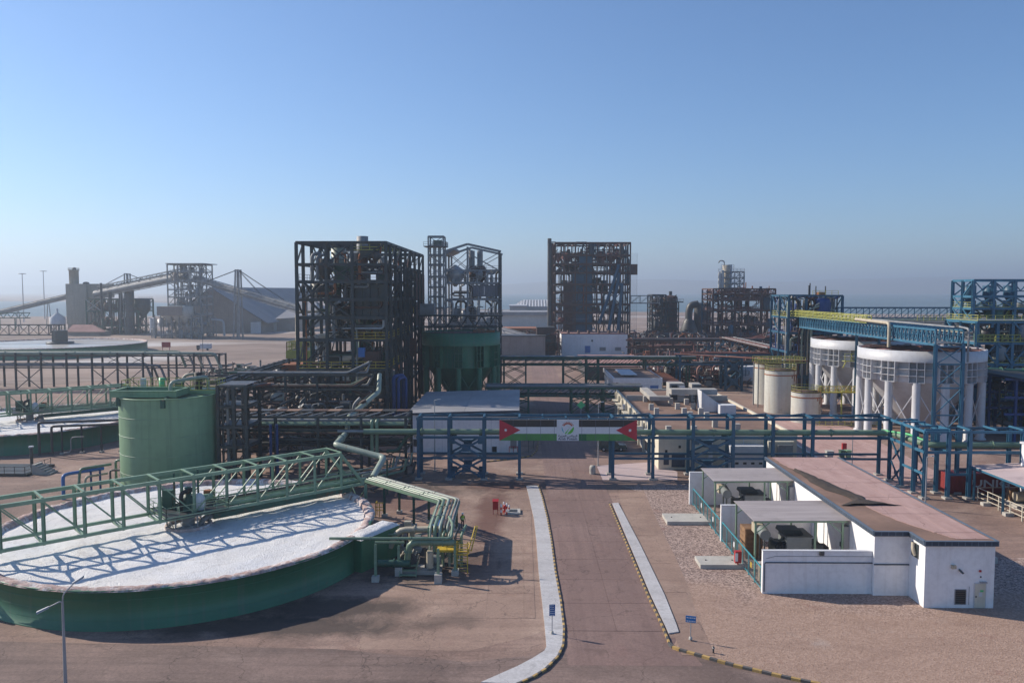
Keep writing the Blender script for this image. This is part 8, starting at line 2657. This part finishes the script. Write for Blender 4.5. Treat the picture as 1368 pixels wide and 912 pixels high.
# tall light-blue frame at the right edge
Ye = 188
t = thing('process_structure', 'tall light blue open frame at the right edge of the plant', 'structure', 118, 192)
xs = [xat(p, Ye) for p in (1298, 1325, 1353.5, 1382, 1410)]
ys = [Ye, Ye + 4.5, Ye + 9]
zs = [6, 11, zat(430, Ye), zat(412, Ye), zat(396, Ye), zat(374.5, Ye)]
frame(t, xs, ys, zs, 'blue2', .6, .55, .55, 62, brace_w=.26)
decks(t, xs, ys, zs[:4], 'greysteel', .6, 63, 'yelgreen')
for k in range(9):
    xa = xs[0] + (xs[-1] - xs[0]) * k / 9
    member(t, 'roof_truss_diagonal', (xa, Ye - .1, zs[-1] - 2.4 * (k % 2)), (xa + (xs[-1] - xs[0]) / 9, Ye - .1, zs[-1] - 2.4 * ((k + 1) % 2)), .2, 'blue2')
member(t, 'roof_truss_chord', (xs[1], Ye - .1, zs[-1] - 2.5), (xs[-1], Ye - .1, zs[-1] - 2.5), .25, 'blue2')
for k in range(3):      # hopper-like gussets hanging in the bays
    x = (xs[k] + xs[k + 1]) / 2
    for z in (zs[-1] - 1.2, zs[-2] - 1):
        vessel(t, x, Ye + 6, z - 4.4, z, 1.5, 'blue', 'flat', 'cone', name='hopper', n=10)
vessel(t, xat(1333, Ye), Ye + 2, zat(424, Ye), zat(413, Ye), 2.0, 'green_dark', 'flat', name='green_drum', n=18)
vessel(t, xat(1366, Ye), Ye + 2, zat(412, Ye), zat(404, Ye), 1.1, 'greysteel', 'dome', name='grey_drum', n=14)
fit_out(t, xs[0], xs[-1], Ye + .3, Ye + 8, [0, 6, 11, zs[2], zs[3]], 64, nv=14, nvert=30, nh=40, boxes=14, mats=('darkpipe', 'greysteel', 'beige', 'blue2', 'yelgreen'), vmats=('blue', 'darkpipe', 'greysteel'))
# lower frame in front of it
Yf = 166
t = thing('process_structure', 'cluttered lower blue structure with yellow rails at right edge', 'structure', 108, 170)
xs = [xat(p, Yf) for p in (1305, 1332, 1352, 1378, 1410)]
ys = [Yf, Yf + 6, Yf + 12]
zs = [4.5, 9, zat(486, Yf), zat(458, Yf), zat(430, Yf)]
frame(t, xs, ys, zs, 'blue2', .6, .55, .5, 72, brace_w=.3, mat2='blue')
decks(t, xs, ys, zs[:], 'greysteel', .55, 73, 'yelgreen')
fit_out(t, xs[0], xs[-1], Yf + .2, Yf + 10, [0] + zs, 74, nv=20, nvert=50, nh=60, boxes=24, mats=('darkpipe', 'greysteel', 'beige', 'blue', 'palegreenpipe', 'tankwhite'), vmats=('blue', 'darkpipe', 'greysteel', 'green_dark'))
railing(t, [(xs[0], Yf - .3, zs[3] + .3), (xs[-1], Yf - .3, zs[3] + .3)], 'yelgreen', 1.5, 1.2, .13)
pipe(t, [(xat(1308, Yf - 6), Yf - 6, zat(494, Yf - 6)), (xat(1400, Yf - 6), Yf - 6, zat(498, Yf - 6))], .7, 'green_dark', n=14, flanges=6)
# dark shed-like pipe mass below
t = thing('pipe_rack', 'shadowy dark blue pipe rack right of the white column tank', 'pipe rack', 98, 150)
for x in (88, 94, 100, 107):
    for y in (142, 150, 158):
        member(t, 'column', (x, y, 0), (x, y, 11), .4, 'bluecol', .4, 'ibeam')
for z in (11, 8, 5):
    for y in (142, 150, 158):
        member(t, 'beam', (86, y - .05, z + .3 * (z == 11)), (112, y - .05, z - 1.2 * (z == 11)), .3, 'bluecol', .4)
fit_out(t, 87.5, 112, 140, 158, [0, 2.5, 5, 8, 10.5], 75, nv=12, nvert=44, nh=56, boxes=16, mats=('dark', 'darkpipe', 'green_dark', 'greysteel'), vmats=('dark', 'bluecol'))
for k in range(6):
    block(t, 'cover_panel', 87 + 4 * k, 90.9 + 4 * k, 139, 160, 11.6 - .35 * k, 11.7 - .35 * k, 'dark')

# =================================================================== FAR LEFT PLANT
def far(px, Y): return xat(px, Y)
Ys = 520
t = thing('silo_building', 'tall stained concrete silo block with a round stack far left', 'building', far(110, Ys), Ys)
x0, xm, x1 = far(90, Ys), far(117, Ys), far(130, Ys)
for k in range(6):
    xa, xb = x0 + (xm - x0) * k / 6, x0 + (xm - x0) * (k + 1) / 6
    block(t, 'wall_panel', xa + .03, xb - .03, Ys, Ys + 24, 5, zat(396, Ys), 'silo')
    block(t, 'wall_panel', xa + .03, xb - .03, Ys + .05, Ys + 24, zat(396, Ys) + .1, zat(379, Ys), 'silo')
block(t, 'base_wall', x0 + .5, xm - .5, Ys + .5, Ys + 23, 0, 5, 'shedwall')
MB().box(xm + .1, x1, Ys + 2, Ys + 24, zat(398, Ys), zat(379, Ys)).build('rear_block', 'silo', t)
MB().lathe(far(96, Ys), Ys + 5, [(2.9, zat(380, Ys)), (2.9, zat(361, Ys)), (3.4, zat(361, Ys)), (3.4, zat(360, Ys)), (.1, zat(360, Ys))], 24).build('round_stack', 'silo', t)
pts = [(far(96, Ys) + 3.3 * math.cos(a), Ys + 5 + 3.3 * math.sin(a), zat(360, Ys)) for a in [2 * math.pi * k / 10 for k in range(10)]]
railing(t, pts, 'darkpipe', 1.2, 2, .12, closed=True)
vessel(t, far(97, Ys), Ys + 5, zat(360, Ys), zat(356.5, Ys), 1.2, 'darkpipe', 'dome', name='vent_cap', n=10)
ladder(t, far(103.3, Ys), Ys + 4, zat(378, Ys), zat(358, Ys), 'darkpipe')
vessel(t, far(111, Ys), Ys + 6, zat(379, Ys), zat(376, Ys), 2, 'darkpipe', 'dome', name='vent_cap', n=12)
t = thing('cone_silo', 'small white cone-roofed silo beside the concrete silo block', 'silo', far(78, 505), 505)
MB().lathe(far(78, 505), 505, [(4.6, zat(433, 505)), (4.6, zat(424.5, 505)), (.6, zat(418, 505)), (.5, zat(412, 505))], 28).build('silo_shell', 'offwhite', t)
for k in range(8):
    a = 2 * math.pi * k / 8
    member(t, 'leg', (far(78, 505) + 4.2 * math.cos(a), 505 + 4.2 * math.sin(a), 0), (far(78, 505) + 4.2 * math.cos(a), 505 + 4.2 * math.sin(a), zat(433, 505)), .5, 'darkpipe')
Yp = 490
t = thing('process_structure', 'dark green process frame beside the far concrete silo block', 'structure', far(155, Yp), Yp)
xs = [far(p, Yp) for p in (117, 138, 150, 163, 176, 186)]
zs = [zat(p, Yp) for p in (449, 436, 416, 400)]
frame(t, xs, [Yp, Yp + 10, Yp + 20], zs, 'green_dark', .8, .7, .55, 82, brace_w=.35)
decks(t, xs, [Yp, Yp + 10, Yp + 20], zs, 'dark', .5, 83, 'darkpipe', th=.3)
fit_out(t, xs[0], xs[-1], Yp + .5, Yp + 18, [0] + zs, 84, nv=30, nvert=36, nh=30, boxes=22, mats=('dark', 'darkpipe', 'brown'), vmats=('dark', 'darkpipe', 'brown'))
for px, top, rr in ((138.5, 378, .7), (164, 379, 1.1), (176, 386, 2.6), (150, 390, 1.0)):
    MB().lathe(far(px, Yp), Yp - 1, [(rr, 0 if px == 176 else 10), (rr, zat(top, Yp))], 14, capt=True).build('stack', 'darkpipe', t)
vessel(t, far(188, Yp), Yp + 4, zat(426, Yp), zat(399, Yp), 4.6, 'darkpipe', 'flat', 'cone', name='tall_bin', n=20)
for px in (182, 194):
    member(t, 'bin_leg', (far(px, Yp), Yp + 2, 0), (far(px, Yp), Yp + 2, zat(426, Yp)), .7, 'darkpipe')
xbrace(t, (xs[0], Yp - .2, zs[2]), (xs[1], Yp - .2, zs[2]), (xs[1], Yp - .2, zs[3]), (xs[0], Yp - .2, zs[3]), .35, 'galv')
t = thing('low_shed', 'low pinkish pitched shed in front of the far dark frame', 'shed', far(115, 470), 470)
a, b = far(90, 470), far(142, 470)
MB().box(a, b - 4, 470, 484, 0, 2.5).build('wall', 'shedwall', t)
MB().hexa([(a, 469, 2.5), (b, 469, 2.5), (b - 8, 485, 2.5), (a, 485, 2.5), (a, 476, 6.4), (b - 12, 476, 6.4), (b - 12, 478, 6.4), (a, 478, 6.4)]).build('roof', 'pinkroof', t)

# grey transfer tower with conveyors
Yt = 455
t = thing('transfer_tower', 'grey steel conveyor transfer tower with hoppers far left', 'tower', far(250, Yt), Yt)
xs = [far(p, Yt) for p in (226, 240, 255, 269.5)]
zs = [zat(p, Yt) for p in (421, 408, 397, 387, 376, 363, 353)]
frame(t, xs, [Yt, Yt + 9, Yt + 18], zs, 'greysteel', .6, .55, .65, 92, brace_w=.3)
decks(t, xs, [Yt, Yt + 9, Yt + 18], zs[:-1], 'greysteel', .5, 93, 'galv', th=.25)
block(t, 'roof_sheet', xs[0] - .5, far(276, Yt), Yt - 1, Yt + 19, zs[-1] + .3, zs[-1] + .7, 'greysteel')
fit_out(t, xs[0], xs[-1], Yt + .5, Yt + 15, zs, 94, nv=18, nvert=22, nh=18, boxes=12, mats=('greysteel', 'galv'), vmats=('greysteel', 'galv', 'shedwall'))
for px in (226, 238, 247):
    vessel(t, far(px, Yt) + 2, Yt - 3, zat(432, Yt), zat(409, Yt), 4.4, 'concreteblock', 'flat', 'cone', name='product_bin', n=20)
block(t, 'bin_fascia', far(219, Yt), far(252, Yt), Yt - 8, Yt - 7.6, zat(421, Yt), zat(409, Yt), 'shedwall')
for px in (214, 222, 236, 246, 262, 276):
    member(t, 'leg', (far(px, Yt), Yt - 6, 0), (far(px, Yt), Yt - 6, zat(420, Yt)), .6, 'greysteel')
fit_out(t, far(206, Yt), far(280, Yt), Yt - 6, Yt + 12, [0, 6, 12], 95, nv=14, nvert=26, nh=30, boxes=18, mats=('greysteel', 'galv'), vmats=('greysteel', 'galv', 'beige'))
pipe(t, [(far(283, Yt), Yt, zat(427, Yt)), (far(299, Yt), Yt, zat(428, Yt)), (far(300, Yt), Yt, 1)], .6, 'galv', 2)
for px in (206, 209.5):
    vessel(t, far(px, Yt), Yt - 2, 3, zat(424, Yt), 1.3, 'tankwhite', 'dome', name='white_column', n=12)
def conveyor(label, a, b, w=2.6, h=2.6, legs=(), mat='greysteel', tube=True):
    t = thing('conveyor', label, 'conveyor', (a[0] + b[0]) / 2, (a[1] + b[1]) / 2)
    A, B = Vector(a), Vector(b)
    d = (B - A).normalized()
    s = d.cross(Vector((0, 0, 1))).normalized()
    n = max(4, int((B - A).length / 5))
    for o_ in (-w / 2, w / 2):
        for z in (-h / 2, h / 2):
            member(t, 'chord', A + s * o_ + Vector((0, 0, z)), B + s * o_ + Vector((0, 0, z)), .35, mat)
        m = MB()
        for k in range(n):
            p, q = A + (B - A) * k / n + s * o_, A + (B - A) * (k + 1) / n + s * o_
            m.bar(p + Vector((0, 0, -h / 2 + h * (k % 2))), q + Vector((0, 0, h / 2 - h * (k % 2))), .22)
        m.build('lattice', mat, t)
    if tube:
        MB().tube([A + Vector((0, 0, .1)), B + Vector((0, 0, .1))], h * .48, 12).build('belt_cover', mat, t)
    else:
        MB().bar(A, B, w * .8, .5).build('belt', 'darkpipe', t)
    for q, in [(x,) for x in legs]:
        p = A + (B - A) * q
        m = MB()
        m.bar((p.x - 2, p.y, 0), (p.x - .4, p.y, p.z - h / 2), .4); m.bar((p.x + 2, p.y, 0), (p.x + .4, p.y, p.z - h / 2), .4)
        m.build('support_trestle', mat, t)
    return t
def W(px, py, Y): return (xat(px, Y), Y, zat(py, Y))
conveyor('long rising conveyor from the far plant up to the grey tower', W(130, 393, 500), W(252, 368, Yt + 4), 3.4, 4.6, (.3,), tube=True)
conveyor('upper rising conveyor bridge just above the long one', W(132, 386, 510), W(252, 361, Yt + 10), 2.6, 3.0, tube=False)
conveyor('descending round conveyor from grey tower toward the dark structure', W(262, 372, Yt + 4), W(400, 413, 420), 3.4, 3.6, (), tube=True)
conveyor('low conveyor rising from the left edge toward the silo', W(-10, 420, 560), W(92, 396, 560), 3, 3.2, (.35, .75), tube=True)
# cable mast
for (px, Y, base, label, legx) in ((320, 440, 452, 'A-frame cable mast holding up the descending conveyor', (313, 322)), (172, 540, 440, 'A-frame cable mast behind the rising conveyor', (168, 176))):
    t = thing('cable_mast', label, 'mast', xat(px, Y), Y)
    top = zat(360 if px == 320 else 365, Y)
    for k, lx_ in enumerate(legx):
        for y in (Y - 3, Y + 3):
            member(t, 'mast_leg', (xat(lx_, Y), y, 0), (xat(px + (2.5 if k else -.5), Y), y * .5 + Y * .5, top), .7, 'greysteel')
    for q in (.2, .45, .7):
        z = top * q
        m = MB().bar((xat(legx[0] + (px - legx[0]) * q, Y), Y - 2, z), (xat(legx[1] + (px - legx[1]) * q, Y), Y - 2, z), .35)
        m.build('mast_rung', 'greysteel', t)
    for tx, ty in (((278, 376), (394, 410), (352, 396)) if px == 320 else ((128, 388), (210, 380))):
        for o_ in (-.8, .8):
            member(t, 'stay_cable', (xat(px, Y), Y + o_, top), (xat(tx, Y), Y + o_, zat(ty, Y)), .22, 'darkpipe')
# big barn
Yw = 505
t = thing('storage_barn', 'huge A-shaped storage barn with blue-grey roof behind the mast', 'barn', far(330, Yw), Yw)
ridge = zat(384, Yw)
xa, xr, xe = far(245, Yw), far(283, Yw), far(350, Yw)
ez = zat(428, Yw)
MB().add([(xa, Yw, 0), (xe, Yw, 0), (xe, Yw, ez), (xr, Yw, ridge), (xa, Yw, zat(415, Yw)), (xa, Yw + 190, 0), (xe, Yw + 190, 0), (xe, Yw + 190, ez), (xr, Yw + 190, ridge), (xa, Yw + 190, zat(415, Yw))], [(0, 1, 2, 3, 4), (9, 8, 7, 6, 5), (1, 6, 7, 2), (0, 4, 9, 5)]).build('wall', 'shedwall', t)
xe2 = xe + 4
n = 10
for k in range(n):
    ya, yb = Yw - 1 + 192 * k / n, Yw - 1 + 192 * (k + 1) / n
    MB().add([(xr, ya + .3, ridge + .3), (xe2, ya + .3, ez - 1.6), (xe2, yb, ez - 1.6), (xr, yb, ridge + .3), (xr, ya + .3, ridge), (xe2, ya + .3, ez - 2), (xe2, yb, ez - 2), (xr, yb, ridge)], [(0, 1, 2, 3), (7, 6, 5, 4), (0, 4, 5, 1), (1, 5, 6, 2), (3, 2, 6, 7)]).build('roof_sheet', 'greyroofdark', t)
    MB().add([(xr, ya + .3, ridge + .3), (xa - 3, ya + .3, zat(416, Yw)), (xa - 3, yb, zat(416, Yw)), (xr, yb, ridge + .3)], [(0, 3, 2, 1)]).build('roof_sheet', 'greyroofdark', t)
# second bay: long roof to the right
xr2, xe3 = far(312, 560), far(430, 560)
MB().box(xe + .5, far(420, Yw + 30), Yw + 25, Yw + 27, 0, zat(428, Yw)).build('side_wall', 'shedwall', t)
MB().add([(xr, Yw + 30, ridge), (far(424, Yw + 150), Yw + 150, zat(386, Yw + 40)), (far(424, Yw + 26), Yw + 24, zat(424, Yw)), (xe, Yw + 24, zat(428, Yw))], [(3, 2, 1, 0)]).build('long_roof', 'greyroofdark', t)
for (px, w, h) in ((357, 4, 9), (365, 2.2, 8)):
    MB().box(far(px, Yw + 24) - w, far(px, Yw + 24) + w, Yw + 24.4, Yw + 24.9, 0, h).build('doorway', 'dark' if px == 357 else 'offwhite', t)
MB().box(far(336, Yw - 3), far(347, Yw - 3), Yw - 4, Yw - .1, 0, 7).build('annex', 'offwhite', t)

# light masts far left
for (px, top, base, lab) in ((32, 366, 430, 'left one of two slim far floodlight masts'), (60, 362.5, 426, 'taller of two slim far floodlight masts')):
    x, y = at(px, base)
    t = thing('floodlight_mast', lab, 'mast', x, y, group='far floodlight masts')
    z = zat(top, y)
    MB().lathe(x, y, [(.5, 0), (.28, z)], 10).build('pole', 'galv', t)
    MB().lathe(x, y, [(.4, z), (3.0, z + .15), (3.0, z + .6), (.4, z + .7)], 14).build('lamp_ring', 'galv', t)

# =================================================================== FAR CENTRE
Yz = 560
t = thing('long_shed', 'long pale shed with flat grey roof edge across the centre distance', 'shed', far(700, Yz), Yz)
a, b = far(640, Yz), far(760, Yz)
MB().box(a, b, Yz, Yz + 40, 0, zat(421, Yz)).build('wall', 'stripecream', t)
MB().box(a - 1, b + 1, Yz - 1.5, Yz + 41, zat(421, Yz), zat(416.5, Yz)).build('roof', 'greyroof', t)
for k in range(14):
    x = a + (b - a) * k / 14
    block(t, 'wall_rib', x, x + .4, Yz - .3, Yz - .01, 0, zat(421, Yz), 'stripecream')
Yz = 860
t = thing('striped_dome_shed', 'arched dark shed with white ribs on the far shore', 'shed', far(715, Yz), Yz)
a, b = far(683, Yz), far(748, Yz)
n = 16
H_ = zat(401.5, Yz)
for k in range(n):
    x0_, x1_ = a + (b - a) * k / n, a + (b - a) * (k + 1) / n
    h0, h1 = [max(2, H_ * min(1, 1.25 * math.sin(math.pi * (.12 + .76 * q)))) for q in (k / n, (k + 1) / n)]
    MB().hexa([(x0_, Yz, 0), (x1_, Yz, 0), (x1_, Yz + 60, 0), (x0_, Yz + 60, 0), (x0_, Yz, h0 * .6), (x1_, Yz, h1 * .6), (x1_, Yz + 60, h1), (x0_, Yz + 60, h0)]).build('roof_segment', 'greyroofdark', t)
    member(t, 'roof_rib', (x0_, Yz - .3, h0 * .6 + .2), (x0_ + 1, Yz + 60, h0 + .2), 1.3, 'offwhite', .5)
t = thing('flat_shed', 'blue-grey flat shed next to the arched shore shed', 'shed', far(690, 840), 840)
MB().box(far(681, 840), far(703, 840), 840, 870, 0, zat(409, 840)).build('wall', 'greyroofdark', t)
MB().box(far(680, 840), far(704, 840), 838, 872, zat(409, 840), zat(407.5, 840)).build('roof', 'offwhite', t)
conveyor('low covered conveyor sloping down behind the green racks', W(664, 441, 420), W(722, 458, 400), 4, 4, (.2, .7), mat='greyroof')
t = thing('brown_hall', 'brown low hall with pale roof edge behind the green racks', 'hall', far(690, 430), 430)
MB().box(far(640, 430), far(730, 430), 430, 445, 0, zat(441, 430)).build('wall', 'shedwall', t)
MB().box(far(639, 430), far(731, 430), 428, 447, zat(441, 430), zat(438, 430)).build('roof', 'rustorange', t)
for k in range(5):
    block(t, 'wall_pier', far(645 + 18 * k, 430), far(647 + 18 * k, 430), 429.4, 429.98, 0, zat(441, 430), 'concreteblock')
# small shore hut right and salt banks
x, y = at(1042, 424)
t = thing('shore_hut', 'small pale hut on the far shore behind the blue structure', 'hut', x, y)
MB().box(x - 5, x + 5, y, y + 6, 0, 5).build('wall', 'offwhite', t)
MB().hexa([(x - 6, y - 1, 5), (x + 6, y - 1, 5), (x + 6, y + 7, 5), (x - 6, y + 7, 5), (x - 6, y + 2.9, 7), (x + 6, y + 2.9, 7), (x + 6, y + 3.1, 7), (x - 6, y + 3.1, 7)]).build('roof', 'greyroof', t)
struct('salt_bank', sheet([(1450, 1950), (3600, 1700), (3600, 1820), (1450, 2080)], .4), 'salt')
struct('mudflat', sheet([(300, 800), (2400, 560), (2400, 640), (1300, 780), (420, 900)], .06), 'terrain')
# fenced line of distant posts on the left yard edge
t = thing('perimeter_truss', 'long grey horizontal truss bridge at the far left edge', 'truss', far(20, 540), 540)
for z in (zat(418, 540), zat(425, 540)):
    member(t, 'chord', (far(-40, 540), 540, z), (far(42, 540), 540, z), .6, 'green_dark')
for k in range(16):
    xa, xb = far(-40 + 5.1 * k, 540), far(-40 + 5.1 * (k + 1), 540)
    member(t, 'diagonal', (xa, 540, zat(418 + 7 * (k % 2), 540)), (xb, 540, zat(425 - 7 * (k % 2), 540)), .35, 'green_dark')
    if k % 4 == 0:
        member(t, 'post', (xa, 540, 0), (xa, 540, zat(425, 540)), .6, 'green_dark')
